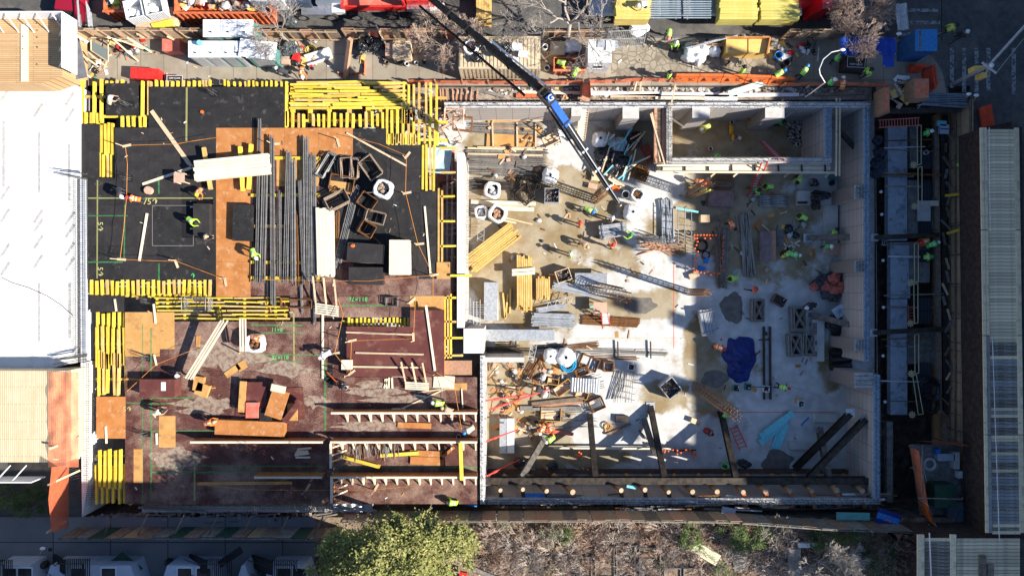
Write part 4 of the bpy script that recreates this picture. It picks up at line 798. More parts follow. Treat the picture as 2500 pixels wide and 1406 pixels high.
# truck cabs, dump truck, trailer
def box_at(x0,y0,x1,y1,z0,z1,M=None):
    a=P(x0,y1,z1);b=P(x1,y0,z1);return a,b
def dumpster(x0,y0,x1,y1,h,label,m=orpaint,z=zr):
    a=P(x0,y1,h);b=P(x1,y0,h);lx,ly=b.x-a.x,b.y-a.y;r=T('dumpster',label,'dumpster',(a.x,a.y,z));H=h-z;t=.06
    mb=MB();mb.box(0,lx,0,t,.1,H);mb.box(0,lx,ly-t,ly,.1,H);mb.box(0,t,t,ly-t,.1,H);mb.box(lx-t,lx,t,ly-t,.1,H);part('side',mb,m,r)
    mb=MB();mb.box(t,lx-t,t,ly-t,.1,.2);part('bottom',mb,m,r);mb=MB()
    for i in range(int(lx/.42)):mb.bar((.15+i*.42,-.05,.1),(.15+i*.42,-.05,H-.08),.1,.1)
    mb.box(-.03,lx+.03,-.1,.06,H+.002,H+.06);part('side_rib',mb,m,r);return r,(lx,ly,H)
r,_=dumpster(425,-60,660,32,1.9,'long orange open dumpster heaped with rubbish at the edge of the street')
dumpster(252,-70,330,28,1.5,'short orange dumpster behind the white bins')
def bagpile(cx,cy,rx,ry,z,n,label,group,m=bagblk,s=(.3,.45),seed=2):
    rr=random.Random(seed)
    for i in range(n):
        a=rr.random()*2*PI;k=math.sqrt(rr.random());q=rr.uniform(*s);mb=MB();p=P(cx+rx*k*math.cos(a),cy+ry*k*math.sin(a),z);mb.blob(p+Vector((0,0,q*.55+rr.random()*.25)),q,q*.85,q*.6,i*2+seed,.4,nu=12,nv=8);mb.blob(p+Vector((0,0,q*1.15+.1)),q*.15,q*.15,q*.2,i,.3,nu=6,nv=4);one('rubbish_bag',mb,m,label,'bag',group,smooth=False)
mat('dark_grey_bag',(.05,.055,.06),(.10,.11,.115),5,.3,bump=.8,spec=.6)
def heap(x0,y0,x1,y1,z,n,label,group,seed=1,sz=(.18,.5),KND=None):
    rr=random.Random(seed);kinds=KND or[('timber_offcut',wood,'offcut'),('timber_offcut',woodp,'offcut'),('timber_offcut',woodr,'offcut'),('metal_scrap',rebar,'scrap'),('rubbish_bag',bagblk,'bag'),('rubbish_bag',bagblk,'bag'),('timber_offcut',woodd,'offcut'),('metal_scrap',dksteel,'scrap'),('plaster_board',white,'board'),('rubbish_bag',baggry,'bag'),('timber_offcut',woodr,'offcut'),('plastic_crate',teal,'crate'),('cardboard_box',pinkply,'box'),('metal_scrap',galv,'scrap'),('plastic_crate',red,'crate'),('plaster_board',gangyel,'board')]
    for i in range(n):
        nm,m_,ct=rr.choice(kinds);x=rr.uniform(x0,x1);y=rr.uniform(y0,y1);s=rr.uniform(*sz);M=frame(x,y,z,rr.uniform(0,180))@Matrix.Rotation(rr.uniform(-.3,.3),4,'X');mb=MB(M)
        if nm=='timber_offcut':mb.box(-s*1.6,s*1.6,-.06,.06,0,.05)
        elif nm in('rubbish_bag',):mb.blob((0,0,s*.35),s*.75,s*.6,s*.4,i+seed,.35)
        elif nm=='plaster_board':mb.box(-s,s,-s*.6,s*.6,0,.03)
        elif nm=='metal_scrap':mb.tube((-s*1.4,0,.05),(s*1.4,.1,.05),.035,5);mb.tube((-s,.1,.08),(s,-.1,.1),.03,5)
        else:mb.box(-s*.5,s*.5,-s*.4,s*.4,0,s*.4);mb.box(-s*.4,s*.4,-s*.3,s*.3,s*.4+.002,s*.42,0)
        mb.M=Matrix();word={'timber_offcut':'timber offcut','rubbish_bag':'stuffed rubbish bag','plaster_board':'broken board','metal_scrap':'scrap tube','plastic_crate':'plastic tub','cardboard_box':'cardboard box'}[nm]
        cl={woodp:'pale',wood:'tan',woodr:'reddish',woodd:'dark',dksteel:'dark',rebar:'grey',rust:'rusty',plyora:'orange',plytan:'tan',bagblk:'black',white:'white',baggry:'grey',teal:'teal',pinkply:'brown',galv:'grey',red:'red',gangyel:'yellow'}[m_]
        one(nm,mb,m_,f'{cl} {word} {label}',ct,group,smooth=nm=='rubbish_bag')
heap(432,-20,655,22,1.25,58,'heaped in the long orange dumpster','rubbish in the orange dumpster',3,(.2,.55))
heap(258,-10,325,20,1.0,14,'in the short orange dumpster','rubbish in the short dumpster',4)
# white bins on the stacked lumber near the dumpster
def openbin(x,y,ang,lx,ly,h,z,label):
    r=T('wire_bin',label,'bin',P(x,y,z),-math.radians(ang),'white slatted bins');mb=MB();t=.05
    for a in((-lx/2,lx/2,-ly/2,-ly/2+t),(-lx/2,lx/2,ly/2-t,ly/2),(-lx/2,-lx/2+t,-ly/2+t,ly/2-t),(lx/2-t,lx/2,-ly/2+t,ly/2-t)):mb.box(a[0],a[1],a[2],a[3],0,h)
    part('side',mb,white,r);mb=MB();mb.box(-lx/2+t,lx/2-t,-ly/2+t,ly/2-t,0,.1);part('bottom',mb,galv,r)
    for k in range(4):mb=MB();mb.blob((rnd(-lx,lx)*.28,rnd(-ly,ly)*.28,h*.55),.28,.25,.2,k+x);part('bagged_filling',mb,bagwht,r,True)
    mb=MB()
    for i in range(9):xx=-lx/2+.06+i*(lx-.12)/8;mb.bar((xx,-ly/2-.02,0),(xx,-ly/2-.02,h+.01),.03,.03)
    part('bar_grid',mb,galv,r)
openbin(343,35,-12,1.25,1.3,.95,1.5,'white slatted bin with a folded sheet, on the lumber by the dumpster');openbin(390,22,-12,1.25,1.5,.95,1.6,'taller white slatted bin full of scrap beside the orange dumpster')
boards(392,62,-14,2.9,1.35,7,5,.2,wood,'tan board in the slanting stack under the white bins','lumber under the bins',th=.16);boards(412,72,-14,1.5,.5,4,6,.2,yel,'yellow beam in the small stack beside the white bins','yellow beams under bins',th=.15)
# dark red car behind the mesh panels
def car(x,y,ang,label,m):
    r=T('parked_car',label,'car',P(x,y,zr),-math.radians(ang));mb=MB()
    prof=[(-2.2,.35),(-2.2,.85),(-1.3,.95),(-.7,1.42),(.7,1.45),(1.25,1.0),(2.1,.82),(2.25,.6),(2.2,.35)]
    vs=[(p[0],s*(.88-(.16 if p[1]>1.2 else 0)),p[1])for s in(-1,1)for p in prof];n=len(prof)
    mb.add(vs,[tuple(range(n)),tuple(range(2*n-1,n-1,-1))]+[(i,(i+1)%n+0,(i+1)%n+n,i+n)for i in range(n)]);part('body',mb,m,r)
    mb=MB();mb.add([(.75,-.66,1.43),(1.22,-.78,1.03),(1.22,.78,1.03),(.75,.66,1.43)],[(0,1,2,3)]);mb.v=[v+Vector((.02,0,.02))for v in mb.v];part('windscreen',mb,glass,r)
    mb=MB();mb.box(2.2,2.27,-.4,.4,.45,.7);part('grille',mb,chrome,r)
    for i in(-1,1):mb=MB();mb.box(2.02,2.26,i*.7-.14,i*.7+.14,.68,.80);part('headlight',mb,white,r)
    for xx in(-1.4,1.4):
        for yy in(-.85,.85):wheel(r,xx,yy,.33,.33,.2,side=1 if yy<0 else-1)
car(192,20,98,'dark red car parked behind the leaning mesh panels',mat('dark_red_paint',(.30,.01,.03),rough=.25,spec=.6))
# trucks
r=T('grey_truck','grey and chrome truck cab standing beside the red dump truck','truck',P(780,55,zr))
s_=lambda px:L(px,1.5)
def tb(name,x0,x1,y0,y1,z0,z1,m,parent=None,bev=True):mb=MB();mb.box(x0,x1,y0,y1,z0,z1);return part(name,mb,m,parent or r)
tb('chassis',-2.6,3.6,.5,3.1,.55,.95,dksteel);tb('tank',-1.0,1.2,.12,.7,.5,1.1,chrome);tb('cab',-4.2,-1.9,.5,2.9,.9,2.6,mat('pearl_paint',(.7,.72,.75),rough=.3,spec=.6));tb('hood',-1.7,-.2,.6,2.8,.9,2.0,mat('navy_paint',(.05,.07,.11),rough=.3));tb('engine',.2,2.0,.7,2.6,.95,1.7,chrome);tb('fender',1.2,2.1,.3,.8,.6,1.15,white)
for xx in(-.9,1.2,3.0):wheel(r,xx-.2,.25,.5,.5,.3)
r=T('dump_truck','red dump truck with an open faded red bed','truck',P(935,52,zr))
tb('chassis',-2.6,4.2,.45,2.9,.5,.95,galv)
mb=MB();mb.box(-2.6,1.75,.45,3.0,1.0,1.1);part('bed_floor',mb,redf,r);mb=MB();mb.box(-2.7,1.85,.35,.45,.95,1.65);mb.box(-2.7,-2.6,.45,3.0,.95,1.65);mb.box(1.75,1.87,.45,3.0,.95,2.3);part('bed_side',mb,red,r)
tb('cab',2.0,3.9,.6,3.0,1.0,2.1,red);tb('engine_deck',1.95,3.6,.3,1.2,.95,1.4,chrome);tb('bumper',3.6,4.6,.35,.9,.6,1.0,white)
for xx in(1.2,2.8):wheel(r,xx-.4,.22,.52,.52,.3)
r=T('flatbed_trailer','long flatbed trailer loaded with timber and frames','trailer',P(1700,58,zr))
tb('bed',-8.0,7.2,.25,2.8,1.1,1.3,galv);tb('side_rail',-8.0,7.2,.1,.25,1.12,1.32,offw)
for xx in(-6.6,-4.6,4.6,6.0):wheel(r,xx,.25,.5,.5,.3)
tb('axle_beam',-7.4,6.9,1.2,1.7,.7,1.08,dksteel)
for x0,x1,m_,nm,lb,gp in((1497,1582,mat('yellow_wrapped_boards',(.66,.48,.12),(.72,.55,.18),3,.7,rnd=.06),'yellow board of the bundle at the tail of the flatbed','','flatbed yellow tail'),(1745,1838,mat('yellow_green_boards',(.55,.47,.11),(.62,.53,.16),3,.7,rnd=.06),'yellow board of the long bundle on the flatbed','','flatbed yellow middle'),(1842,1936,MC['yellow_green_boards'],'yellow board of the front bundle on the flatbed','','flatbed yellow front')):
    cxm=(x0+x1)/2;boards(cxm,8,0,L(x1-x0,2.6),3.2,16,2,1.32+.0,m_,nm,gp,jit=.05,th=.55)
for x0,x1,lb in((1583,1662,'blue grey steel tube in the pallet on the flatbed nearest the yellow tail bundle'),(1668,1736,'blue grey steel tube in the second pallet on the flatbed')):
    for i in range(11):
        y=-12+i*5.6;mb=MB();mb.tube(P(x0+rnd(-1,1),y,2.1),P(x1+rnd(-1,1),y,2.1),.05,6);mb.tube(P(x0,y,1.6),P(x1,y,1.6),.05,6);one('steel_tube',mb,mat('bluegrey_steel',(.26,.33,.38),(.36,.43,.48),4,.5,.2)if 'bluegrey_steel' not in MC else MC['bluegrey_steel'],lb,'tube',lb[-40:])
    for k in(.15,.85):mb=MB();mb.bar(P(x0+(x1-x0)*k,-18,1.40),P(x0+(x1-x0)*k,48,1.40),.1,.14);one('timber_bearer',mb,woodd,'dark bearer under the steel tubes on the flatbed','bearer','bearers on the flatbed')
r=T('red_truck_cab','bright red truck cab partly behind the brown bare tree','truck',P(2010,58,zr));mb=MB()
mb.add([(-1.7,0,.5),(1.2,.35,.5),(2.3,3.4,.5),(-1.7,3.4,.5),(-1.0,.25,2.0),(1.0,.6,1.6),(2.0,3.4,1.9),(-1.0,3.4,2.4)],[(0,3,2,1),(4,5,6,7),(0,1,5,4),(1,2,6,5),(2,3,7,6),(3,0,4,7)]);part('hood',mb,mat('red_gloss',(.58,.02,.03),rough=.2,spec=.6),r);tb('cab',-3.2,-1.8,.6,3.3,.6,2.7,MC['red_gloss']);tb('grille_slot',-.3,.35,.12,.25,.7,1.0,black)
wheel(r,-2.4,.3,.5,.5,.3);wheel(r,.6,.45,.5,.5,.3)
boards(1182,22,90,2.6,1.1,6,6,.0,yelw,'yellow beam in the upright stack beside the crane truck','yellow stack on the street',th=.13)
# portable toilets
def toilet(x0,y0,x1,y1,label,roof=offw,wall=teal,h=2.25,z=0):
    a=P(x0,y1,h);b=P(x1,y0,h);lx,ly=b.x-a.x,b.y-a.y;r=T('portable_toilet',label,'toilet',(a.x,a.y,z),group='portable toilets')
    mb=MB();mb.box(.04,lx-.04,.04,ly-.04,.1,h-.12-z);mb.box(.02,lx-.02,.02,ly-.02,0,.1);part('cabin',mb,wall,r)
    mb=MB();mb.box(0,lx,0,ly,h-.12-z,h-.03-z);mb.add([(0.04,.04,h-.03-z),(lx-.04,.04,h-.03-z),(lx-.04,ly-.04,h-.03-z),(.04,ly-.04,h-.03-z),(lx*.3,ly*.5,h+.06-z),(lx*.7,ly*.5,h+.06-z)],[(0,1,5,4),(1,2,5),(2,3,4,5),(3,0,4)]);part('roof',mb,roof,r)
    mb=MB();mb.tube((lx*.5,ly*.25,h-.05-z),(lx*.5,ly*.25,h+.15-z),.05,8);part('vent_pipe',mb,black,r);mb=MB();mb.box(lx*.15,lx*.85,.02,.042,.15,h-.35-z);part('door',mb,galv,r)
for i,(x0,x1,lb)in enumerate(((495,537,'white roofed toilet cabin nearest the slanting lumber'),(539,577,'middle white roofed toilet cabin under the dumpster'),(579,617,'white roofed toilet cabin beside the bare bush, upper row'))):toilet(x0,48,x1,90,lb,roof=white)
for i,(x0,x1,w_,lb)in enumerate(((459,497,galv,'white toilet cabin at the red bin, lower row, with a blue cup'),(497.5,534,galv,'second toilet cabin of the lower row'),(535,571,teal,'third toilet cabin of the lower row, teal walls'),(572,586,galv,'narrow cabin between the toilets'),)):toilet(x0,100,x1,140,lb,roof=white,wall=w_)
mb=MB();M=frame(630,122,2.3,7);mb.M=M;mb.box(-1.28,1.28,-.62,.62,0,.1);mb.M=Matrix();one('roof_board',mb,white,'large white marked board laid over the last toilet cabin','board')
toilet(600,104,664,142,'toilet cabin hidden under the large white board',roof=offw,wall=teal,h=2.2)
mb=MB();mb.lathe([(.15,0),(.18,.3)],12);mb.add([(.18*math.cos(i*PI/6),.18*math.sin(i*PI/6),.3)for i in range(12)],[tuple(range(12))]);mb.v=[v+P(491,108,2.32)for v in mb.v];one('plastic_cup',mb,skyb,'light blue tub standing on the toilet roof','tub')
box_thing('red_bin',434,122,0,1.25,.85,1.0,0,redf,'square faded red bin beside the lower toilets','bin')
r=box_thing('red_barrier',367,188,3,2.0,.75,.8,0,red,'bright red plastic barrier block with a piece of cardboard on it','barrier')
def signboard(s,x,y,z,lx,ly,m,mt,label,ang=0,size=.2,tilt=0):
    r=T('safety_sign',label,'sign',P(x,y,z),-math.radians(ang));mb=MB();mb.box(-lx/2,lx/2,-ly/2,ly/2,0,.03);part('board',mb,m,r)
    mb=MB();t=.03
    for a in((-lx/2,lx/2,-ly/2,-ly/2+t),(-lx/2,lx/2,ly/2-t,ly/2),(-lx/2,-lx/2+t,-ly/2+t,ly/2-t),(lx/2-t,lx/2,-ly/2+t,ly/2-t)):mb.box(*a,.031,.045)
    part('frame',mb,mt,r);c=bpy.data.curves.new('lettering','FONT');c.body=s;c.size=size;c.align_x='CENTER';c.align_y='CENTER';c.extrude=.004;c.materials.append(mt);o=bpy.data.objects.new('lettering',c);COL.objects.link(o);o.parent=r;o.location=(0,0,.036);f2m(o);return r
signboard('KEEP CLEAR',427,192,.5,1.15,.42,dksteel,offw,'dark keep clear sign beside the red barrier block',0,.15)
r=signboard('KEEP CLEAR',2090,153,1.0,1.3,.75,dksteel,offw,'dark keep clear sign on a low cabinet in the shade',3,.17);r.children[-1].location=(0,-.15,.036);mb=MB();mb.box(-.75,.75,-.5,.42,-1.0,-.01);part('cabinet',mb,mat('dark_cabinet',(.04,.03,.028),(.07,.05,.045),3),r)
# hoarding fence along the kerb
fpost=mat('fence_timber',(.30,.20,.12),(.40,.28,.18),4,.8,rnd=.2)
def fenceline(x0,y0,x1,y1,h,n,label,m=fpost,pm=plytan,z=0,lean=0):
    a=P(x0,y0,z);b=P(x1,y1,z);r=T('site_fence',label,'fence',a);d=b-a;dn=d.normalized();nn=Vector((-dn.y,dn.x,0))
    h0=h
    for i in range(n):
        h=h0*rnd(.93,1.07);s=d*((i+(rnd(-.12,.12)if i else 0))/n)+dn*.02;e=d*((i+1)/n)-dn*.02;mb=MB();mb.add([s,e,e+Vector((0,0,h))+nn*lean,s+Vector((0,0,h))+nn*lean,s+nn*.03,e+nn*.03,e+Vector((0,0,h))+nn*(lean+.03),s+Vector((0,0,h))+nn*(lean+.03)],[(0,1,2,3),(7,6,5,4),(0,4,5,1),(1,5,6,2),(2,6,7,3),(3,7,4,0)]);part('panel',mb,pm[i%len(pm)]if isinstance(pm,list)else pm,r)
        mb=MB();mb.bar(s-nn*.07,s-nn*.07+Vector((0,0,h+.02))+nn*lean,.09,.09);part('post',mb,m,r)
    mb=MB();h=h0
    for k in(.15,.95):mb.bar(-nn*.12+Vector((0,0,h*k))+nn*lean*k,d-nn*.12+Vector((0,0,h*k))+nn*lean*k,.08,.05)
    part('rail',mb,m,r);return r
fenceline(215,94,452,94,1.9,8,'timber site fence along the kerb behind the leaning boards',pm=[woodd,wood]);fenceline(460,94,838,98,1.9,13,'timber site fence along the kerb behind the toilets',pm=[woodd,woodr,woodd]);fenceline(850,95,1112,96,1.9,9,'reddish timber site fence along the kerb behind the plywood boxes',pm=[woodr,woodd,redf])
fenceline(1325,92,1470,92,1.5,5,'timber site fence beside the pale barked tree',pm=[woodd,woodr]);fenceline(1905,94,2040,96,1.7,5,'timber site fence ending at the blue canopy',pm=[woodd,wood]);fenceline(1680,118,1760,118,.9,3,'low brick coloured fence behind the white bags',pm=[woodr])
def meshpanel(x0,y0,x1,y1,ang_h,label,h=1.9,z=0.0,lean=.9,m=galv):
    a=P(x0,y0,z);b=P(x1,y1,z);r=T('mesh_fence_panel',label,'fence panel',a,group='mesh fence panels');d=b-a;dn=d.normalized();nn=Vector((-dn.y,dn.x,0));top=Vector((0,0,h))+nn*lean
    mb=MB();mb.path([Vector(),d,d+top,top,Vector()],.04,6);mb.path([top*.5,d+top*.5],.03,5);part('frame',mb,m,r)
    mb=MB();n=int(d.length/.13)
    for i in range(1,n):mb.tube(d*(i/n),d*(i/n)+top,.012,3,cap=False)
    for i in range(1,14):mb.tube(top*(i/14),top*(i/14)+d,.012,3,cap=False)
    part('wire_mesh',mb,m,r);return r
for a,lb in(((205,88,200,12),'mesh panel standing before the dark red car'),((228,88,222,30),'second mesh panel leaning beside the orange net'),((1570,112,1480,116),'grey mesh gate beside the white shed'),((1660,118,1778,86),'swung open grey mesh gate between two workers')):
    meshpanel(a[0],a[1],a[2],a[3],0,lb,h=1.7 if a[0]<1000 else 1.5,lean=-.7 if a[0]<1000 else-.6)
# white shed, gang boxes, blue canopy
def shed(x0,y0,x1,y1,h,label):
    a=P(x0,y1,h);b=P(x1,y0,h);lx,ly=b.x-a.x,b.y-a.y;r=T('site_shed',label,'shed',(a.x,a.y,0));mb=MB();mb.box(0,lx,0,ly,0,h-.06);part('wall',mb,mat('shed_grey_wall',(.55,.55,.56),(.62,.62,.63),2),r)
    mb=MB();mb.box(-.04,lx+.04,-.04,ly+.04,h-.058,h);part('roof',mb,offw,r);mb=MB();mb.box(lx*.3,lx*.7,-.02,.0,1.1,1.7);w=part('window',mb,glass,r);mb=MB();mb.bar((lx*.27,-.03,1.75),(lx*.73,-.03,1.75),.05,.05);mb.bar((lx*.27,-.03,1.05),(lx*.73,-.03,1.05),.05,.05);part('frame',mb,white,w)
shed(1437,98,1492,152,2.4,'white box shed with a small window beside the flagstones');M=frame(1484,108,2.42,4);mb=MB(M);mb.box(-.72,.72,-.28,.28,0,.04);mb.M=Matrix();one('metal_sheet',mb,galv,'loose grey sheet overhanging the roof of the white shed','sheet')
M=frame(1490,112,2.48,2);mb=MB(M);mb.box(-.3,.3,-.35,.35,0,.03);mb.M=Matrix();one('metal_sheet',mb,offw,'small pale sheet beside the loose grey sheet on the shed','sheet')
for x,lb in((1785,'yellow gang box with a triangle mark behind the brick coloured fence'),(1838,'yellow gang box with tools on its lid')):
    r=box_thing('gang_box',x,124,0,L(50,1.2),1.15,1.25,0,gangyel,lb,'tool chest');mb=MB();mb.box(-.2,.2,-.02,.0,.8,.9);part('hasp',mb,dksteel,r)
mb=MB();mb.M=frame(1785,118,1.26,0);mb.add([(-.2,-.12,0),(.2,-.12,0),(0,.15,0)],[(0,1,2)]);mb.M=Matrix();one('warning_mark',mb,woodr,'reddish triangle mark on the lid of the yellow gang box','mark')
mb=MB();mb.bar(P(1768,94,1.3),P(1875,94,1.3),.1,.5);mb.bar(P(1878,94,1.3),P(1870,135,1.3),.1,.5);one('plywood_hood',mb,plyora,'orange plywood hood behind the two yellow gang boxes','hood')
r=T('blue_canopy','blue tarpaulin canopy on pipes in the street corner','canopy',P(2118,165,0));o0=r.location
def cv(x,y,z):return P(x,y,z)-o0
mb=MB();q=[(2055,92),(2187,90),(2190,134),(2050,134)]
mb.sheet(lambda u,v:cv(2052+(2187-2052)*u,134-42*v,2.4)+Vector((0,0,.08*math.sin(u*25)+.1*noise.noise(Vector((u*8,v*3,0))))),30,8);mb.sheet(lambda u,v:cv(2155+(2183-2155)*u,164-30*v,2.35),4,4);part('tarpaulin',mb,mat('canopy_blue',(.01,.05,.34),(.015,.07,.42),2,.5),r)
for x,y in((2055,94),(2185,94),(2052,132),(2185,132),(2158,162)):mb=MB();mb.tube(cv(x,y,0),cv(x,y,2.38),.04,6);part('pole',mb,galv,r)
r=T('blue_booth','blue flat roofed booth at the street corner','booth',P(2214,127,0));mb=MB();mb.box(-.72,.72,-.72,.72,0,2.3);part('wall',mb,mat('booth_blue',(.02,.09,.26),(.03,.12,.3),3),r);mb=MB();mb.box(-.76,.76,-.76,.76,2.3,2.36);part('roof',mb,mat('roof_blue',(.03,.19,.50),(.05,.27,.58),6,.6),r);mb=MB();mb.box(-.5,-.38,-.74,.74,2.362,2.38);part('roof_strap',mb,woodd,r)
# orange barriers: the long run and the single ones
def barrier(x,y,ang,ln,label,m=orange,h=.95,z=0,marks=True):
    r=T('plastic_barrier',label,'barrier',P(x,y,z),-math.radians(ang),'orange barriers at the trench');mb=MB();p=[(-.28,0),(-.28,.18),(-.1,.55),(-.08,h),(.08,h),(.1,.55),(.28,.18),(.28,0)]
    vs=[(s*ln/2,a,b)for s in(-1,1)for a,b in p];n=len(p);mb.add(vs,[tuple(range(n-1,-1,-1)),tuple(range(n,2*n))]+[(i,(i+1)%n,(i+1)%n+n,i+n)for i in range(n)]);part('body',mb,m,r)
    if marks:
        c=bpy.data.curves.new('lettering','FONT');c.body='▲   5C';c.size=.42;c.align_x='CENTER';c.align_y='CENTER';c.extrude=.003;c.materials.append(MC['chalk_dark']if 'chalk_dark' in MC else mat('chalk_dark',(.03,.02,.02)));o=bpy.data.objects.new('lettering',c);COL.objects.link(o);o.parent=r;o.location=(0,-.2,.42);o.rotation_euler=(math.radians(64),0,0);f2m(o)
    return r
for i,(x,y,a)in enumerate(((1672,193,0),(1729,193,0),(1786,194,1),(1843,196,2),(1900,200,4))):barrier(x,y,a,1.66,['orange barrier below the worker with the long shadow','sunbleached orange barrier behind the stones','orange barrier above the pale green board','orange barrier before the two bins','last lettered orange barrier tipping toward the trench'][i])
for i,(x,y,a,lb)in enumerate(((2265,193,82,'tall red barrier beside the orange board box'),(2262,200,82,'second red barrier squeezed behind the first'),(2400,288,80,'red barrier at the head of the planked walkway'),(2230,170,0,'small red barrier below the blue booth'))):barrier(x,y,a,1.5 if i<3 else .8,lb,mat('red_barrier_%d'%i,(.62,.07,.03),(.7,.1,.05),3),marks=False)
# net line and red boards along the trench edge
def netline(pts,h,label,m=netor,z=-.2,post=True):
    o=P(*pts[0],z);r=T('orange_net_fence',label,'net fence',o);mb=MB();pp=[]
    for(ax,ay),(bx,by)in zip(pts,pts[1:]):
        n=max(2,int(abs(bx-ax)/12));pp+=[(ax+(bx-ax)*i/n,ay+(by-ay)*i/n)for i in range(n)]
    pp.append(pts[-1]);w_=[P(x,y,z)-o for x,y in pp]
    for i,(a,b)in enumerate(zip(w_,w_[1:])):
        ja=Vector((0,.10*noise.noise(a*2),h+.1*noise.noise(a*1.7)));jb=Vector((0,.10*noise.noise(b*2),h+.1*noise.noise(b*1.7)));ma=Vector((0,.2*noise.noise(a*1.3+Vector((9,0,0))),h*.5));mb_=Vector((0,.2*noise.noise(b*1.3+Vector((9,0,0))),h*.5))
        mb.add([a,b,b+mb_,a+ma,b+jb,a+ja],[(0,1,2,3),(3,2,4,5)])
    part('net',mb,m,r)
    for i in range(0,len(w_),5):mb=MB();mb.bar(w_[i],w_[i]+Vector((0,.0,h+.1)),.08,.08);part('post',mb,woodr,r)
    return r
solor=mat('orange_mesh_fabric',(.62,.15,.07),(.72,.24,.13),3,.7,c3=(.55,.26,.18),s3=2)
netline([(1000,206),(1130,207),(1330,209),(1421,206)],1.0,'faded orange net between the container and the wooden stair',solor);netline([(1436,206),(1500,205),(1590,200),(1660,204)],1.0,'faded orange net above the wooden battens',solor);netline([(1905,212),(2000,211),(2060,210),(2160,214)],.9,'dark orange net behind the green and orange helmeted pair',solor);netline([(1421,206),(1419,240)],.9,'net beside the head of the wooden stair',solor);netline([(1437,206),(1440,242)],.9,'net on the other side of the stair head',solor)
netline([(830,183),(893,186),(893,150)],.5,'low orange tape around the tree pit on the sidewalk',orange)
# timber, pipes along the street side trench
for i,a in enumerate(((1440,228,1775,233,.30,white),(1775,233,1950,232,.26,white),(1275,226,1440,228,.22,woodp),(1490,236,1610,233,.2,wood),(1600,238,1720,240,.3,woodp),(1720,240,1800,241,.5,white),(1260,234,1320,235,.3,orpaint),(1105,253,1210,250,.14,woodr),(1150,216,1230,236,.22,woodg),(1985,232,2110,228,.2,woodd))):plank(a[0],a[1],a[2],a[3],-.45,a[4],.15,a[5],['white pipe box running along the trench head','white pipe box ending in the shade','pale beam bridging to the stair head','tan beam below the white pipe box','pale broken beam in the trench','white fluted block in the trench','orange steel beam in the trench','red tinted plank over the trench near the yellow corner','grey round timber lying in the trench','dark beam at the trench end'][i],name='long_beam',cat='beam')
for i,x in enumerate((1075,1082,1091,1105,1117,1128,1140,1152,1165)):plank(x,218,x+rnd(-3,3),252,-.4,.1,.08,woodr,'reddish stud across the trench beside the yellow corner','studs over the trench head')
for x1,y1,x2,y2 in((1555,200,1548,226),(1565,200,1562,228),(1649,208,1638,258),(1980,205,1968,216),(1330,212,1340,226)):plank(x1,y1,x2,y2,.2,.12,.06,wood,'tan strut leaning over the trench behind the orange net','struts over the trench')
mb=MB();M=frame(1820,217,.25,-18);mb.M=M;mb.box(-1.3,1.3,-.22,.22,0,.06);mb.M=Matrix();one('foam_board',mb,mat('mint_board',(.50,.68,.62),(.58,.74,.68),3),'pale mint board leaning over the trench by the orange barriers','board')
# wooden stair into the pit
r=T('wooden_stair','long wooden stair going down from the street into the pit','stair',P(1421,245,0));o0=r.location;tp=P(1428,250,.0)-o0;bt=P(1417,345,-3.6)-o0
side=Vector((.34,.04,0))
for s in(-1,1):mb=MB();mb.bar(tp+side*s,bt+side*s,.05,.24);part('stringer',mb,wood,r)
for i in range(16):mb=MB();c=tp.lerp(bt,(i+.5)/16);mb.bar(c-side*.92+Vector((0,0,.05)),c+side*.92+Vector((0,0,.05)),.2,.04);part('tread',mb,woodp,r)
mb=MB();mb.bar(P(1428,206,.05)-o0,P(1428,248,.05)-o0,.7,.05);part('landing',mb,woodr,r)
# clutter on the sidewalk
heap(690,102,770,170,.02,50,'in the clutter beside the large white board','clutter by the toilets',11,(.13,.34));heap(850,100,1040,118,.02,30,'leaning along the kerb fence','clutter along the kerb fence',19,(.14,.4));heap(440,88,700,99,.02,30,'between the toilets and the kerb fence','clutter behind the toilets',24,(.14,.4));heap(1700,96,1900,112,.02,22,'behind the yellow gang boxes','clutter behind gang boxes',25,(.14,.4));heap(700,215,1080,300,-2.5,90,'lying below the open yellow beams','litter under the beams',26,(.2,.6));bagpile(690,50,26,18,zr,5,'dark sheeting heaped in the street by the grey truck','sheeting by truck',MC['dark_grey_bag'],(.4,.6),27);heap(868,100,935,150,.02,16,'in the heap by the black bags','clutter by black bags',12,(.15,.3));heap(1885,105,2000,140,.02,26,'in the clutter before the blue canopy','clutter by the canopy',13,(.16,.4));heap(270,95,360,140,.02,26,'beside the leaning boards and the black tub','clutter by the leaning boards',14,(.15,.4));heap(1325,100,1415,165,.02,30,'between the container and the white shed','clutter by the shed',15,(.15,.38));heap(1260,212,1410,240,-.5,30,'lying in the trench behind the orange net','clutter in the trench',16,(.12,.35));heap(2180,190,2260,260,.02,26,'in the dark corner by the orange board box','clutter in the dark corner',17,(.15,.4));heap(225,130,262,195,.02,22,'in the heap below the glass panel','clutter by glass panel',18,(.1,.3))
bagpile(905,118,32,16,0,14,'shiny black rubbish bag in the heap beside the plywood boxes','black bags on the sidewalk');bagpile(1165,122,14,14,2.6,3,'black rubbish bag lying on the container roof, beside the coil','bags on container a');bagpile(1160,148,12,5,2.6,2,'black rubbish bag at the front edge of the container roof','bags on container b');bagpile(1225,130,18,12,2.6,4,'dark tarpaulin bag under the crane boom on the container','bags on container c');bagpile(714,130,14,20,0,5,'grey rubbish bag by the red crate','grey bags',MC['dark_grey_bag'],(.3,.4),5)
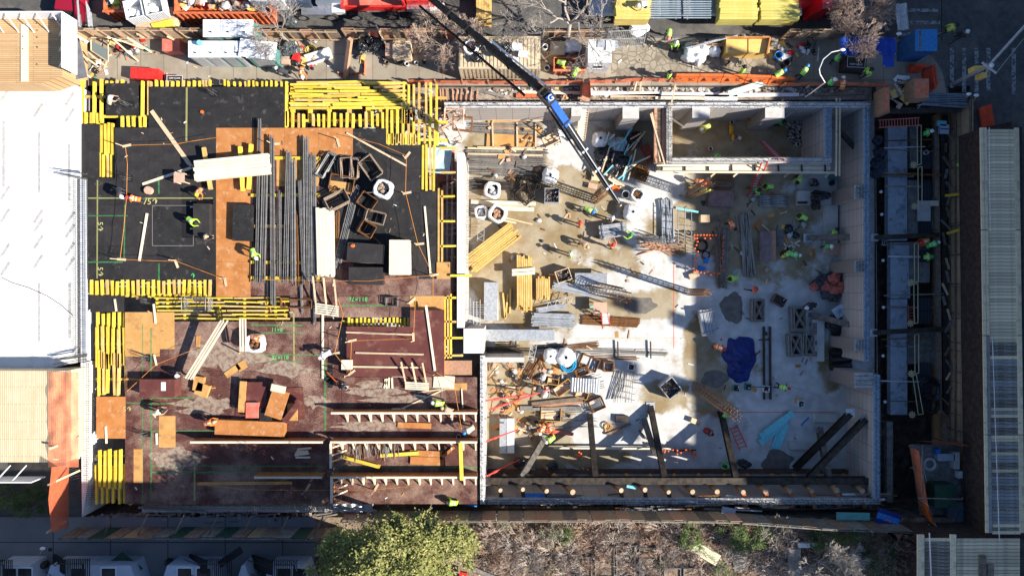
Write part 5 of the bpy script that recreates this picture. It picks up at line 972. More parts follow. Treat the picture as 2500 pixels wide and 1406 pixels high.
for i,(x,y,s_)in enumerate(((1685,128,.62),(1712,128,.55),(1740,130,.5),(1678,145,.5),(1700,150,.55))):mb=MB();mb.blob(P(x,y,0)+Vector((0,0,.4)),s_,s_*.85,.45,i+3,.3,nu=14,nv=9);one('wrapped_bundle',mb,bagwht,['white wrapped bundle behind the pair of yellow gang boxes','white wrapped bundle next to the dark bin','white wrapped bundle with a red funnel','small white bundle by the kneeling shadow','white wrapped bundle nearest the trench'][i],'bundle','white wrapped bundles',smooth=True)
for i,(x,y,s_,z)in enumerate(((1396,118,.65,0),(1558,72,.75,-.13),(1262,118,.5,2.62),(1277,135,.45,2.62),(1258,150,.3,2.62))):mb=MB();(mb.blob(P(x,y,z)+Vector((0,0,.35)),s_,s_*.8,.4,i+9,.3,nu=14,nv=9)if i<2 else None)or(i>=2 and[setattr(mb,'M',frame(x,y,z,i*3)),mb.box(-s_*.7,s_*.7,-s_*.5,s_*.5,0,.3),setattr(mb,'M',Matrix())]);one('wrapped_bundle' if i<2 else 'white_box',mb,white if i!=1 else bagwht,['white covered cart between the container and the shed','heap of white bags in the street near the kerb','white box on the container roof','second white box on the container roof','small white box on the container roof'][i],'bundle' if i<2 else 'box')
for x,y,s_,h_,m_,lb,z in((986,133,1.25,1.0,wood,'large plywood box with a red mark beside the brown bare tree',0),(962,130,.95,.8,pinkply,'open pale plywood box beside the large one',0),(1360,125,1.0,.6,cream,'tan cart behind the reddish bin',0),(312,118,.45,.4,black,'black tub among the leaning boards',0),(701,152,.55,.4,pinkply,'cardboard box by the red crate',0)):
    r=box_thing('plywood_box' if 'plywood' in lb else 'cart' if 'cart' in lb else 'tub' if 'tub' in lb else 'cardboard_box',x,y,0,s_,s_*.95,h_,z,m_,lb,'box')
    if 'red mark' in lb:mb=MB();mb.box(-.08,.08,-.36,-.22,h_+.002,h_+.01);part('red_mark',mb,orange,r)
M=frame(782,140,0,-18);
r=T('white_trough','long white open board trough on the sidewalk','trough',P(780,142,0),math.radians(18));mb=MB();mb.box(-.95,.95,-.3,.3,0,.04);part('bottom',mb,offw,r);mb=MB();mb.box(-.95,.95,.3,.34,0,.5);mb.box(-.95,.95,-.34,-.3,0,.4);part('side',mb,offw,r)
box_thing('red_crate',727,144,15,.42,.5,.5,0,red,'shiny red crate beside the cardboard box','crate');
for x,y,z,r_,h_,m_,lb in((980,153,0,.32,.6,black,'wide black tub standing before the plywood box'),(995,160,0,.16,.4,white,'white bucket before the plywood box'),(1018,158,0,.14,.4,galv,'grey bucket beside the white bucket'),(1036,154,0,.14,.35,dksteel,'dark bucket at the end of the bucket row'),(946,156,0,.16,.35,woodd,'brown bucket under the black bags'),(1648,122,0,.28,.8,black,'tall black bin beside the two workers'),(1893,142,0,.28,.7,bluel,'blue drum in the clutter by the canopy'),(1912,160,0,.27,.7,black,'black drum below the blue drum'),(1335,170,0,.2,.4,offw,'white bucket beside the container corner'),(1365,160,0,.13,.35,white,'small white bucket behind the bending worker'),(1330,122,0,.2,.7,offw,'upright white tank beside the container')):bucket(x,y,z,r_,h_,m_,lb,name='bucket' if 'bucket' in lb else 'drum')
# skip red bin with a bag near shed
dumpster(1352,140,1430,172,.9,'small orange red bin between the container and the shed',solor,0)
# posts
def hpost(x1,y1,x2,y2,z1,z2,w,m,label,name='timber_post'):mb=MB();mb.bar(P(x1,y1,z1),P(x2,y2,z2),w,w);one(name,mb,m,label,'post')
hpost(843,190,855,96,.0,3.4,.28,woodr,'tall reddish timber post leaning beside the black bush');hpost(1083,178,1083,118,.0,3.0,.22,woodr,'brown upright post beside the container end');hpost(918,62,948,120,2.4,.1,.12,wood,'tan prop leaning over the fence toward the street');hpost(1008,60,1030,110,2.4,.1,.12,wood,'second tan prop leaning over the fence by the plywood box');hpost(275,95,338,150,1.9,.1,.1,wood,'long thin batten leaning in front of the toilets')
for i,(a)in enumerate(((310,92,370,128),(262,92,330,110),(408,90,440,105),(182,82,214,104),(182,122,236,160),(182,165,222,190),(215,128,262,165),(290,98,350,120))):mb=MB();mb.bar(P(a[0],a[1],1.9 if i<3 else 1.2),P(a[2],a[3],.3 if i<3 else 1.0),.12,.05);one('timber_board',mb,wood,'tan board leaning in the corner by the white railing','board','boards in the railing corner')
# glass panel frame
r=T('glazed_screen','grey glazed screen lying in a timber frame by the white railing','screen',P(240,128,.5));mb=MB();mb.add([P(222,100,.5)-r.location,P(222,122,.5)-r.location,P(264,150,.5)-r.location,P(264,122,.5)-r.location],[(0,1,2,3)]);part('glass',mb,mat('grey_glass',(.16,.20,.20),rough=.3),r);mb=MB();pts=[P(x,y,.52)-r.location for x,y in((222,98),(222,124),(264,152),(264,92),(222,92))];mb.path(pts,.04,4);part('frame',mb,wood,r)
# lamps and signal mast
def lamp(x,y,pts,label,head=True,m=galv,r_=.032):
    r=T('street_lamp',label,'street lamp',P(x,y,0));o0=r.location;mb=MB();q=[P(*p)-o0 for p in pts]
    for a,b in zip(q,q[1:]):mb.tube(a,b,r_,8)
    part('mast',mb,m,r);mb=MB();mb.blob(q[-1],.2,.1,.06,1,.05);part('lamp_head',mb,offw,r);return r
q=[(1966,238,0),(2014,202,4.5),(2002,182,5.6),(2000,170,6.0),(2010,145,6.5),(2030,128,6.8),(2057,122,6.9)]
lamp(1966,238,q,'curved white street lamp bending over the sidewalk near the blue canopy',m=white);
r=T('signal_mast','grey signal mast with a long arm over the cross street','signal mast',P(2330,203,0));o0=r.location;c_=lambda x,y,z:P(x,y,z)-o0
mb=MB();mb.tube(c_(2330,203,0),c_(2415,162,5.8),.13,10,r2=.09);part('mast',mb,galv,r);mb=MB();mb.tube(c_(2410,165,5.7),c_(2560,0,8.2),.09,8);part('arm',mb,galv,r);mb=MB();mb.tube(c_(2398,153,5.8),c_(2432,179,5.8),.08,6);part('cross_arm',mb,galv,r);mb=MB();mb.tube(c_(2432,179,5.8),c_(2560,20,7.8),.015,4);part('stay_wire',mb,galv,r);mb=MB();mb.blob(c_(2421,160,5.9),.16,.16,.12,2,.05);part('photocell',mb,offw,r)
r=T('traffic_signal','yellow traffic signal box on the street corner','traffic signal',P(2322,205,0));o0=r.location;mb=MB();mb.tube((0,0,0),(0,0,3.2),.07,8);part('pole',mb,galv,r);mb=MB();mb.box(-.5,.1,-.1,.25,2.6,3.3);mb.box(.0,.35,-.55,-.2,2.6,3.3);part('housing',mb,gangyel,r);mb=MB();mb.path([Vector((-.4,.1,3.3)),Vector((0,.2,3.4)),Vector((.3,.0,3.4)),Vector((.2,-.4,3.3))],.04,5);part('bracket',mb,gangyel,r)
def lampbulb(x,y,z,label):
    r=T('lamp_string_post',label,'work light',P(x-6,y+14,0));o0=r.location;mb=MB();mb.tube((0,0,0),P(x,y,z)-o0,.025,5);part('pole',mb,wood,r);mb=MB();mb.blob(P(x,y,z)-o0,.2,.12,.1,1,.03,nu=10,nv=6);part('lamp_head',mb,white,r)
lampbulb(2195,83,2.8,'white work light by the blue canopy');lampbulb(2365,230,1.8,'white work light at the trench fence corner');lampbulb(2384,233,1.5,'second white work light at the trench fence corner')
M=frame(2202,42,1.2,85);mb=MB(M);mb.sheet(lambda u,v:Vector(((u-.5)*1.9,(v-.5)*.8,.1*math.sin(v*9)+.1*noise.noise(Vector((u*4,v*3,0))))),10,6);mb.M=Matrix();one('plastic_cover',mb,baggry,'grey plastic covered frame at the street corner','cover')
# crane boom
r=T('crane_boom','black telescopic crane boom with a blue section reaching into the pit','crane',P(1040,-10,0));o0=r.location
def seg(name,a,b,w,h,m,off=Vector((0,0,0)),lab=None):mb=MB();mb.bar(P(*a)-o0+off,P(*b)-o0+off,w,h);return part(name,mb,m,r,label=lab)
blk=mat('boom_black',(.010,.010,.011),(.022,.022,.023),4,.55,spec=.15);blu=mat('boom_blue',(.006,.075,.34),(.008,.11,.42),4,.55,spec=.15)
A=(1046,-8,5.2);J=(1335,232,10.4);K_=(1385,305,9.3);Tp=(1512,500,4.7)
def lerp3(a,b,t):return tuple(a[i]+(b[i]-a[i])*t for i in range(3))
seg('boom_section',A,lerp3(A,J,.45),.32,.42,blk);seg('boom_section',lerp3(A,J,.4),J,.38,.46,blk);seg('boom_section',lerp3(A,J,.0),lerp3(A,J,.9),.12,.2,blk,Vector((-.62,-.48,-.4)),'thin black lower ram');seg('ram_rod',lerp3(A,J,.5),lerp3(A,J,.95),.10,.1,chrome,Vector((.30,.2,.1)))
for t in(.18,.33,.5,.68,.86):seg('bracket',lerp3(A,J,t),lerp3(A,J,t+.012),.5,.5,dksteel if t!=.5 else galv)
seg('joint_block',lerp3(A,J,.95),lerp3(J,K_,.3),.66,.7,dksteel)
seg('jib_section',lerp3(J,K_,.0),K_,.42,.5,blu,lab='bright blue jib section');
for i,(t0,t1,w_)in enumerate(((-.05,.35,.40),(.3,.58,.36),(.54,.8,.32),(.76,1.0,.27))):seg('jib_section',lerp3(K_,Tp,t0),lerp3(K_,Tp,t1),w_,w_,blk)
for t in(.3,.54,.76):seg('bracket',lerp3(K_,Tp,t),lerp3(K_,Tp,t+.02),.45,.45,galv)
seg('side_ram',lerp3(J,K_,.3),lerp3(K_,Tp,.6),.10,.12,blk,Vector((-.32,-.2,-.1)));seg('hose_track',lerp3(K_,Tp,.0),lerp3(K_,Tp,.98),.06,.08,chrome,Vector((.02,.0,.26)))
c=bpy.data.curves.new('lettering','FONT');c.body='G';c.size=.5;c.align_x='CENTER';c.align_y='CENTER';c.extrude=.003;c.materials.append(white);o=bpy.data.objects.new('lettering',c);COL.objects.link(o);o.parent=r;o.location=P(1345,240,10.62)-o0;o.rotation_euler=(0,0,math.radians(35));f2m(o)
mb=MB();mb.tube(P(1512,500,4.6)-o0,P(1512,500,2.9)-o0,.03,5);mb.blob(P(1512,500,2.7)-o0,.18,.14,.22,1,.1);part('hook',mb,gangyel,r)
mb=MB();mb.box(-3.5,4.5,-.2,2.4,.8,1.3);part('truck_chassis',mb,redf,r);mb=MB();mb.tube((0.0,.8,1.3),(0,.3,5.2),.4,10);part('crane_column',mb,blk,r)
# ================================================================= inside the pit (floor z = -4)
ZP=-4.0
def bundle(x,y,ang,ln,wd,n,lay,z,m,r_,nm,label,cat,group,jl=.1,ja=.8):
    for l in range(lay):
        for i in range(n):
            yy=-wd/2+wd*(i+.5)/n+rnd(-.02,.02);M=frame(x,y,z,ang+rnd(-ja,ja));mb=MB(M);a=rnd(-jl,jl);mb.tube((-ln/2+a,yy,r_+l*2*r_+.004),(ln/2+a+rnd(-jl,jl),yy,r_+l*2*r_+.004),r_,6);mb.M=Matrix();one(nm,mb,m,label,cat,group)
gbar=mat('weathered_bar',(.13,.12,.11),(.24,.22,.20),6,.7,.1,rnd=.3)
for y,a in((306,0),(322,2),(372,-1),(383,2),(392,2),(404,3),(414,3),(424,2)):
    bundle(1232+rnd(-6,6),y,a,6.0+rnd(-.5,.5),.42,6,1,-3.9,gbar,.04,'steel_bar','grey weathered bar in the rows piled at the end of the bright wall','bar','weathered bar rows')
for y in(362,376):plank(1142,y,1325,y+4,-3.85,.14,.08,wood,'tan board across the weathered bar rows',group='boards across bar rows')
sheets(1248,330,3,3.8,2.1,1,-3.95,[plytan],'tan form panel lying below the weathered bars','tan form panel')
for a in((1165,292,1330,294),(1165,360,1332,362),(1202,300,1204,360),(1262,300,1263,360),(1308,300,1308,365)):plank(*a,-3.78,.12,.1,wood,'reddish frame board of the tan form panel','frame boards of the tan panel')
for y in[440+i*5.2 for i in range(42)]:bars(1136,y,1158+rnd(-4,14),y+rnd(-2,2),1,0,rnd(-2,-.5),rebar,'bar sticking out of the bright narrow wall toward the pit','bars out of the bright wall',r=.018)
for y in[738+i*6 for i in range(10)]:bars(1134,y,1180,y,1,0,-.5,galv,'grey bar of the grid between the bright wall and the concrete block','grid by the concrete block',r=.02)
for x in(1140,1148,1156,1164,1172):bars(x,732,x,796,1,0,-.46,galv,'grey cross bar of the grid between the bright wall and the concrete block','grid by the concrete block b',r=.02)
bundle(1222,455,3,4.6,.6,7,2,ZP,dksteel,.045,'steel_bar','dark bar in the row beside the slumped bag','bar','dark bars by slumped bag');bundle(1190,445,3,3.0,.6,6,1,ZP,rebar,.03,'steel_bar','thin bar above the slumped bag','bar','thin bars by slumped bag')
for i,(x,y,a)in enumerate(((1290,455,20),(1282,478,50),(1302,448,70))):cage(x,y,a,1.2,.9,ZP+.1*i,9,dksteel,['dark loops in the heap beside the clamp bin','lower dark loops in the heap beside the clamp bin','round dark loops on the heap beside the clamp bin'][i],dz=.06,jit=.1)
bundle(1258,470,85,2.2,.9,8,2,ZP,dksteel,.05,'steel_tube','dark tube beside the heap of loops','tube','dark tubes by loops')
for a in((1150,493,1308,498,.3),(1205,508,1304,512,.32),(1175,502,1290,506,.2),(1150,520,1260,545,.12),(1225,530,1300,548,.12)):plank(*a[:4],-3.85+rnd(0,.1),a[4],.1,woodp if a[4]>.2 else wood,'pale beam lying between the two white bulk bags','beams between bulk bags')
def bin_(x,y,ang,lx,ly,h,label,m=galv,z=ZP,fill=dksteel,n=40,fm='clamp'):
    r=T('parts_bin',label,'bin',P(x,y,z),-math.radians(ang));t=.05
    for a in((-lx/2,lx/2,-ly/2,-ly/2+t),(-lx/2,lx/2,ly/2-t,ly/2),(-lx/2,-lx/2+t,-ly/2+t,ly/2-t),(lx/2-t,lx/2,-ly/2+t,ly/2-t)):mb=MB();mb.box(a[0],a[1],a[2],a[3],0,h);part('side',mb,m,r)
    mb=MB();
    for i in range(n):
        p=Vector((rnd(-lx,lx)*.4,rnd(-ly,ly)*.4,h*rnd(.6,.95)));mb.tube(p,p+Vector((rnd(-.16,.16),rnd(-.16,.16),rnd(-.03,.1))),.035,4,mi=i%2)
    mb.box(-lx/2+t,lx/2-t,-ly/2+t,ly/2-t,.02,h*.6);o=part('filling',mb,[fill,chrome],r);o['kind']='stuff';return r
bin_(1346,481,1,1.15,1.15,.9,'square grey bin full of clamps on the wet tan floor');bin_(1374,673,-18,1.15,.95,.8,'wooden framed bin full of clamps beside the yellow stacks',wood);bin_(1631,943,-38,1.25,1.3,1.0,'tilted steel bin with a silver lining on the sunlit floor',galv,n=14)
bin_(1898,733,30,1.0,.75,.5,'small brown bin with four compartments in the shade',woodd,n=8)
# stacks of beams
boards(1201,606,-38,4.5,1.5,9,3,ZP+.1,yelw,'weathered yellow beam in the diagonal stack by the bright wall','diagonal yellow stack',jit=.16,th=.2,name='formwork_beam',cat='beam',fill=.8)
boards(1280,690,90,4.0,1.2,7,4,ZP+.05,yelw,'yellow beam in the upright stack under two cross boards','upright yellow stack',jit=.2,th=.19,name='formwork_beam',cat='beam',fill=.82);boards(1325,703,90,1.6,1.1,8,4,ZP+.05,yelw,'short yellow beam in the small stack beside the clamp bin','small yellow stack',jit=.12,th=.17,name='formwork_beam',cat='beam',fill=.8)
for y in(657,666):plank(1250,y+4,1306,y,-3.05,.24,.12,woodp,'pale cross board on the upright yellow stack','cross boards')
for x,y,a in((1228,745,95),(1240,748,80),(1246,735,70)):plank(x,y-30,x+rnd(-6,6),y+30,-3.9,.14,.16,yelw,'single yellow beam leaning beside the pale panel stack','beams by pale panels')
sheets(1199,735,0,1.05,2.95,8,ZP,[offw,galv],'pale grey panel in the narrow stack by the bright wall','narrow pale panel stack',th=.11)
bundle(1349,781,2,3.2,1.1,13,4,ZP+.1,galv,.045,'steel_tube','galvanised tube in the level stack above the grey plank platform','tube','level tube stack',jl=.16);bundle(1415,708,11,4.2,.75,9,4,ZP+.1,galv,.05,'steel_tube','grey tube in the slanting bundle beside the plate table','tube','slanting tube bundle');bundle(1345,752,-10,2.2,.4,5,2,ZP+.1,galv,.05,'steel_tube','grey tube lying askew above the level stack','tube','askew tubes')
bundle(1494,564,-8,2.1,1.05,9,6,ZP+.1,galv,.055,'steel_tube','galvanised tube in the pallet being carried by workers','tube','carried tube pallet',jl=.04,ja=.2);bundle(1722,786,80,2.0,1.0,8,6,ZP+.1,galv,.055,'steel_tube','galvanised tube in the pallet at the shadow edge','tube','tube pallet at shadow edge',jl=.05,ja=.3)
for x,y,a in((1494,564,-8),(1722,786,80)):
    for k in(-.8,.8):
        M=frame(x,y,ZP,a);mb=MB(M);mb.path([(k,-.6,.05),(k,-.6,.85),(k,.6,.85),(k,.6,.05)],.04,5);mb.M=Matrix();one('pallet_frame',mb,galv,'steel hoop holding the tube pallet '+('carried by workers' if a<0 else 'at the shadow edge'),'hoop','pallet hoops %d'%x)
# plate table
worktable(1440,681,2.5,.9,.85,galv,'long grey plate table with small tools beside the clamp bin',ZP)
r=T('stepladder','red and white stepladder near the pink topped table','ladder',P(1478,790,ZP));
for s in(-.25,.25):mb=MB();mb.bar((s-.3,.9,1.6),(s*1.2+.1,-.2,0),.05,.05);part('rail',mb,red,r)
for i in range(6):mb=MB();k=i/6;mb.bar((-.28-.2*(1-k)+.05,.8-k*.9,1.45-1.35*k),(.30-.2*(1-k),.8-k*.9,1.45-1.35*k),.1,.04);part('rung',mb,white,r)
M=frame(1267,818,-3.4,0);sheets(1267,817,0,5.5,.85,3,-3.2,[galv,offw],'long pale plank panel beside the concrete block','long pale planks',th=.06);
bars(1182,855,1300,858,10,18,-3.2,dksteel,'dark bar in the trough below the pale planks','bars in the trough',r=.03)
r=T('lattice_girder','short silver lattice girder at the end of the dark trough','girder',P(1297,855,-3.4))
def lattice(r,p,q,w,n,m=galv,t=.025):
    d=(q-p)/n;s=Vector((-d.y,d.x,0)).normalized()*w/2;mb=MB();mb.path([p+s,q+s],t,5);mb.path([p-s,q-s],t,5);part('chord',mb,m,r);mb=MB()
    for i in range(n):mb.tube(p+d*i+s*(1 if i%2 else-1),p+d*(i+1)+s*(-1 if i%2 else 1),t*.8,4)
    part('lacing',mb,m,r)
lattice(r,Vector((-.1,-.9,.5)),Vector((.2,.5,.5)),.45,7);r=T('lattice_girder','silver lattice girder above the level tube stack','girder',P(1362,738,-3.7));lattice(r,Vector((-1.0,-.3,.4)),Vector((1.2,.25,.4)),.5,7);r=T('lattice_girder','grey lattice frames by the open bulk bag','girder',P(1174,562,-3.7));lattice(r,Vector((0,-.9,.5)),Vector((.05,.9,.5)),.5,8)
bundle(1490,784,3,4.5,.75,9,2,ZP,rust,.04,'steel_bar','rust tinted bar in the row under the stepladder','bar','bars under stepladder');bundle(1468,856,2,10.6,.45,6,1,ZP,gbar,.025,'steel_bar','very long thin bar lying across the sunlit floor','bar','long thin bars');bundle(1500,872,2,3.6,.35,5,1,ZP,rust,.025,'steel_bar','rusty bar below the very long thin bars','bar','short rusty bars');bundle(1418,845,-6,2.8,.5,8,1,ZP,rust,.025,'steel_bar','rusty bar with splayed ends by the white bags','bar','splayed rusty bars')
bundle(1345,845,-4,2.6,.3,3,1,ZP,dksteel,.04,'steel_bar','dark bar above the white bags','bar','dark bars above bags')
for x in(1508,1588):plank(x,833,x+1,875,-3.8,.1,.08,dksteel,'dark bearer under the very long thin bars','bearers under thin bars')
# coils, cages, crates by the white edged wall
def coil(x,y,z,R0,n,t,m,label,lay=1,arc=2*PI):
    mb=MB()
    for k in range(n):
        rr=R0*(1-.07*(k%5))+rnd(-.02,.02);c=P(x,y,z)+Vector((rnd(-.06,.06),rnd(-.06,.06),t+k*t*.9));mb.path([c+Vector((rr*math.cos(a*arc/14),rr*math.sin(a*arc/14),rnd(-.01,.01)))for a in range(15)],t*.8,4)
    return one('hose_coil',mb,m,label,'coil')
coil(1386,888,ZP+.1,.62,11,.05,mat('cyan_hose',(.02,.32,.62),(.04,.40,.70),3,.5),'bright blue hose coil beside the white bags');coil(860+0,0,-30,.1,1,.01,black,'x')if 0 else None
coil(1150,119,2.62,.5,8,.05,white,'white hose coil on the container roof');coil(761,124,.02,.35,6,.03,yel,'yellow cable coil by the white trough');coil(1765,590,ZP,.5,4,.03,black,'black hose coil in the orange capped frame')if 0 else None
for x,y,a,lx,ly,m_,lb in((1437,884,20,1.4,1.0,rust,'large rusty loops beside the blue hose coil'),(1420,905,-20,1.0,.6,rust,'small rusty loops below the blue hose coil'),(1483,893,3,.8,.7,rust,'square rusty loops on the white floor'),(1455,1000-15,-25,1.1,.9,rust,'rusty loops beside the tan boards')):cage(x,y,a,lx,ly,ZP+.03,10,m_,lb,dz=.05,r=.03,jit=.05)
KW=[('timber_offcut',wood,'offcut'),('timber_offcut',woodr,'offcut'),('timber_offcut',woodd,'offcut'),('timber_offcut',rust,'offcut'),('plaster_board',plyora,'board'),('plaster_board',plytan,'board'),('metal_scrap',rebar,'scrap'),('metal_scrap',rust,'scrap'),('rubbish_bag',baggry,'bag'),('rubbish_bag',bagblk,'bag'),('cardboard_box',pinkply,'box')]
heap(1192,884,1275,1000,ZP,70,'in the heap inside the white edged wall','heap by the white wall',21,(.16,.4),KW);heap(1285,900,1420,965,ZP,44,'in the heap beside the tan crates','heap by tan crates',22,(.16,.45),KW);heap(1290,870,1330,930,ZP,20,'beside the blue hose coil','heap by coil',23,(.15,.4),KW);heap(1190,1000,1400,1060,ZP,36,'around the pair of orange vested workers','heap by orange pair',24,(.15,.4),KW)
bars(1285,925,1310,880,8,20,ZP+.1,rust,'rusty bar beside the tan crates','rusty bars by crates',r=.03);bars(1300,1030,1460,1025,6,50,ZP+.1,rebar,'thin bar lying over the tan floor by the orange pair','thin bars by orange pair',r=.02,ja=20);bars(1380,950,1470,930,9,30,ZP+.3,rebar,'bent bar fanning out of the tan crates','fan of bars',r=.025,ja=26)
for x,y,a,lx,ly,h,lb in((1375,945,-35,1.5,.8,.4,'open tan crate in the heap'),(1350,930,10,.9,.5,.4,'small open tan crate in the heap'),(1345,1010,2,1.6,1.1,.3,'wide pinkish box lid on the tan floor'),(1420,890+72,20,1.0,.6,.35,'tan crate with ribbed sheet')):
    r=T('open_crate',lb,'crate',P(x,y,ZP),-math.radians(a));mb=MB();mb.box(-lx/2,lx/2,-ly/2,ly/2,0,.05);part('bottom',mb,wood,r);mb=MB();t=.05;mb.box(-lx/2,lx/2,-ly/2,-ly/2+t,.051,h);mb.box(-lx/2,lx/2,ly/2-t,ly/2,.051,h);mb.box(-lx/2,-lx/2+t,-ly/2+t,ly/2-t,.051,h);mb.box(lx/2-t,lx/2,-ly/2+t,ly/2-t,.051,h);part('side',mb,plytan,r)
M=frame(1428,940,-3.6,3);mb=MB(M);mb.sheet(lambda u,v:Vector(((u-.5)*2.3,(v-.5)*1.1,.04*(int(u*22)%2)+.5*u*(1-u))),44,3);mb.M=Matrix();one('ribbed_sheet',mb,galv,'ribbed silver sheet bent over the tan crates','sheet')
for a in((1298,986,1448,970,.3,woodd,'dark plank on a reddish beam beside the white floor'),(1300,992,1440,980,.2,woodr,'reddish beam beside the dark plank'),(1270,996,1420,997,.35,woodg,'rough grey beam below the dark plank'),(1225,1010,1255,1110,.0,woodg,''),(1320,1048,1400,1060,.25,redf,'red channel beside the orange pair'),(1480,1060,1540,1035,.15,woodd,'dark stick near the pinkish box'),(1560,1050,1580,1072,.12,woodd,'dark stick on the white floor'),(1440,440,1500,470,.16,woodp,'x')):
    if a[4]and a[6]!='x':plank(*a[:4],-3.85,a[4],.14,a[5],a[6])
for x,lb in((1229,'grey panel standing in the shade beside the white edged wall'),(1247,'white panel beside the grey panel')):sheets(x,1060,0,.55,2.7,2,ZP,[galv if x<1240 else offw],lb,lb[:20],th=.3)
for i in range(9):M=frame(1502+i*5.2,944,ZP+.15+.02*i,98+rnd(-3,3));mb=MB(M);mb.tube((-1.2,0,0),(1.2,0,.25),.028,5);mb.M=Matrix();one('steel_bar',mb,rebar,'dark bar of the slanting grid on the white floor','bar','slanting grid')
for i in range(5):M=frame(1526,912+i*15,ZP+.2,12);mb=MB(M);mb.tube((-.8,0,0),(.8,0,0.05),.022,5);mb.M=Matrix();one('steel_bar',mb,rebar,'thin cross bar of the slanting grid on the white floor','bar','slanting grid b')
sheets(1517,1022,3,1.0,.55,3,ZP,[dksteel],'small grey plate pile above the pink board','grey plates');sheets(1498,1048,2,1.4,.75,1,ZP,[pinkply],'pink board with a yellow rope on the white floor','pink board')
coil(1483,1041,ZP+.12,.3,4,.03,mat('ochre_rope',(.6,.35,.08)),'ochre rope on the pink board')
# standing column cages that throw long shadows
def colcage(x,y,h,w,label,lean=(0,0),n=12):
    r=T('column_cage',label,'rebar column',P(x,y,ZP));mb=MB();lv=Vector((lean[0],lean[1],0))
    for i in range(n):
        a=2*PI*i/n;p=Vector((w*math.cos(a),w*math.sin(a),0));mb.tube(p,p+lv+Vector((rnd(-.12,.12),rnd(-.12,.12),h+rnd(-.3,.3))),.032,4)
    part('upright_bars',mb,cagem,r);mb=MB()
    for k in range(int(h/.3)):
        z_=.1+k*.3;c=lv*(z_/h);mb.path([c+Vector((w*1.05*math.cos(a*PI/4),w*1.05*math.sin(a*PI/4),z_))for a in range(9)],.02,3)
    part('tie_hoops',mb,rust,r)
colcage(1452,487,4.6,.36,'standing column cage beside the crane hook with a long shadow',(.25,.1));colcage(1686,475,4.6,.36,'standing column cage where the light meets the shade near two workers',(.1,.1));colcage(1682,713,5.2,.26,'standing column cage above the tube pallet with a very long shadow',n=9);colcage(1700,945,4.4,.40,'leaning column cage between the steel bin and the blue tarp',(1.7,-1.4),14);colcage(1437,700,3.2,.5,'tied grey bar cage lying over the slanting tubes',(2.3,-.6),14)
# corner debris under the boom
bagpile(1490,395,38,26,ZP,17,'shiny black bag in the big heap beside the crane boom','black bags in the pit',bagblk,(.4,.6),7);bagpile(1500,350,30,14,ZP,6,'crumpled grey bag above the black heap','grey bags in the pit',baggry,(.4,.55),8);bagpile(1375,325,12,18,ZP,4,'silver bag under the boom near the black ladder','silver bags',baggry,(.4,.5),9);bagpile(1545,350,22,18,ZP,5,'dark bag in the shade near the stair','dark shade bags',bagblk,(.3,.5),10)
for i in range(22):x=rnd(1475,1570);y=rnd(330,440);a=rnd(-80,-20);M=frame(x,y,-3.4+rnd(0,.5),a);mb=MB(M);l=rnd(.3,1.1);mb.box(-l,l,-.05,.05,0,.04);mb.M=Matrix();one('strip',mb,R.choice([skyb,skyb,woodp,wood]),'thin strip of foam or wood in the big black heap','strip','strips in the heap')
cage(1562,425,20,.9,.8,ZP+.1,12,rust,'tangled ball of wire below the black bags',dz=.07,jit=.16);
for i in range(60):
    c=P(1562,424,-3.6);a=[c+Vector((rnd(-.55,.55),rnd(-.55,.55),rnd(0,.5)))for _ in range(3)];mb=MB()if i==0 else mb;mb.path(a,.018,3)
one('wire_tangle',mb,rust,'brown wire tangle beside the black heap','wire')
for x,y,a,lx,ly,m_,lb in((1457,428,5,.8,.9,wood,'tan box side at the foot of the crane boom'),(1447,455,12,.7,.4,pinkply,'pink offcut at the foot of the crane boom'),(1500,460,5,.8,.5,orange,'orange tipped offcut beside the barrel'),(1508,452,35,1.9,.18,woodp,'pale board pointing at the barrel'),(1500,440,35,1.9,.2,wood,'tan board pointing at the barrel'),(1405,340,0,.0,.0,wood,'')):
    if lx:M=frame(x,y,-3.8,a);mb=MB(M);mb.box(-lx/2,lx/2,-ly/2,ly/2,0,.12);mb.M=Matrix();one('plywood_offcut',mb,m_,lb,'offcut')
bucket(1524,478,ZP,.32,.8,galv,'grey open barrel below the crane hook',name='drum');
r=T('wood_tray','tan wooden tray beside the dark ladder','tray',P(1345,343,ZP),math.radians(25));mb=MB();mb.box(-.6,.6,-.4,.4,0,.05);mb.box(-.6,.6,-.4,-.35,.05,.35);mb.box(-.6,.6,.35,.4,.05,.35);part('tray',mb,wood,r)
def ladder(x1,y1,z1,x2,y2,z2,w,n,m,label,mr=None,name='ladder'):
    a=P(x1,y1,z1);b=P(x2,y2,z2);r=T(name,label,'ladder',b);d=(b-a);s=Vector((-d.y,d.x,0)).normalized()*w/2
    for k in(-1,1):mb=MB();mb.bar(a-b+s*k,s*k,.06,.09);part('rail',mb,m,r)
    for i in range(n):mb=MB();c=(a-b)*((i+.5)/n);mb.bar(c-s,c+s,.05,.05);part('rung',mb,mr or m,r)
ladder(1345,292,-2,1362,352,ZP+.1,.5,9,dksteel,'dark ladder lying under the crane boom');ladder(1867,396,.2,1832,480,ZP+.05,.45,14,red,'red ladder leaning on the sunken room from the shaded floor',galv);ladder(1862,345,-3.7,1908,392,.3,.42,13,red,'red ladder leaning inside the sunken room',galv);ladder(2145,303,-.7,2245,297,-.7,.55,14,MC['faded_red_paint'],'red ladder laid across the head of the dark trench');ladder(1572,355,-3.9,1590,395,-3.9,.6,8,red,'faint red ladder in the shade beside the room wall');ladder(1790,1040,-3.9,1815,1095,-3.3,.6,6,red,'red trestle on the shaded floor');ladder(2152,590,-3,2178,592,-3,.5,5,galv,'short ladder by the brace over the trench');ladder(2224,745,-2.5,2226,790,-2.5,.45,6,redf,'red ladder standing in the dark trench')
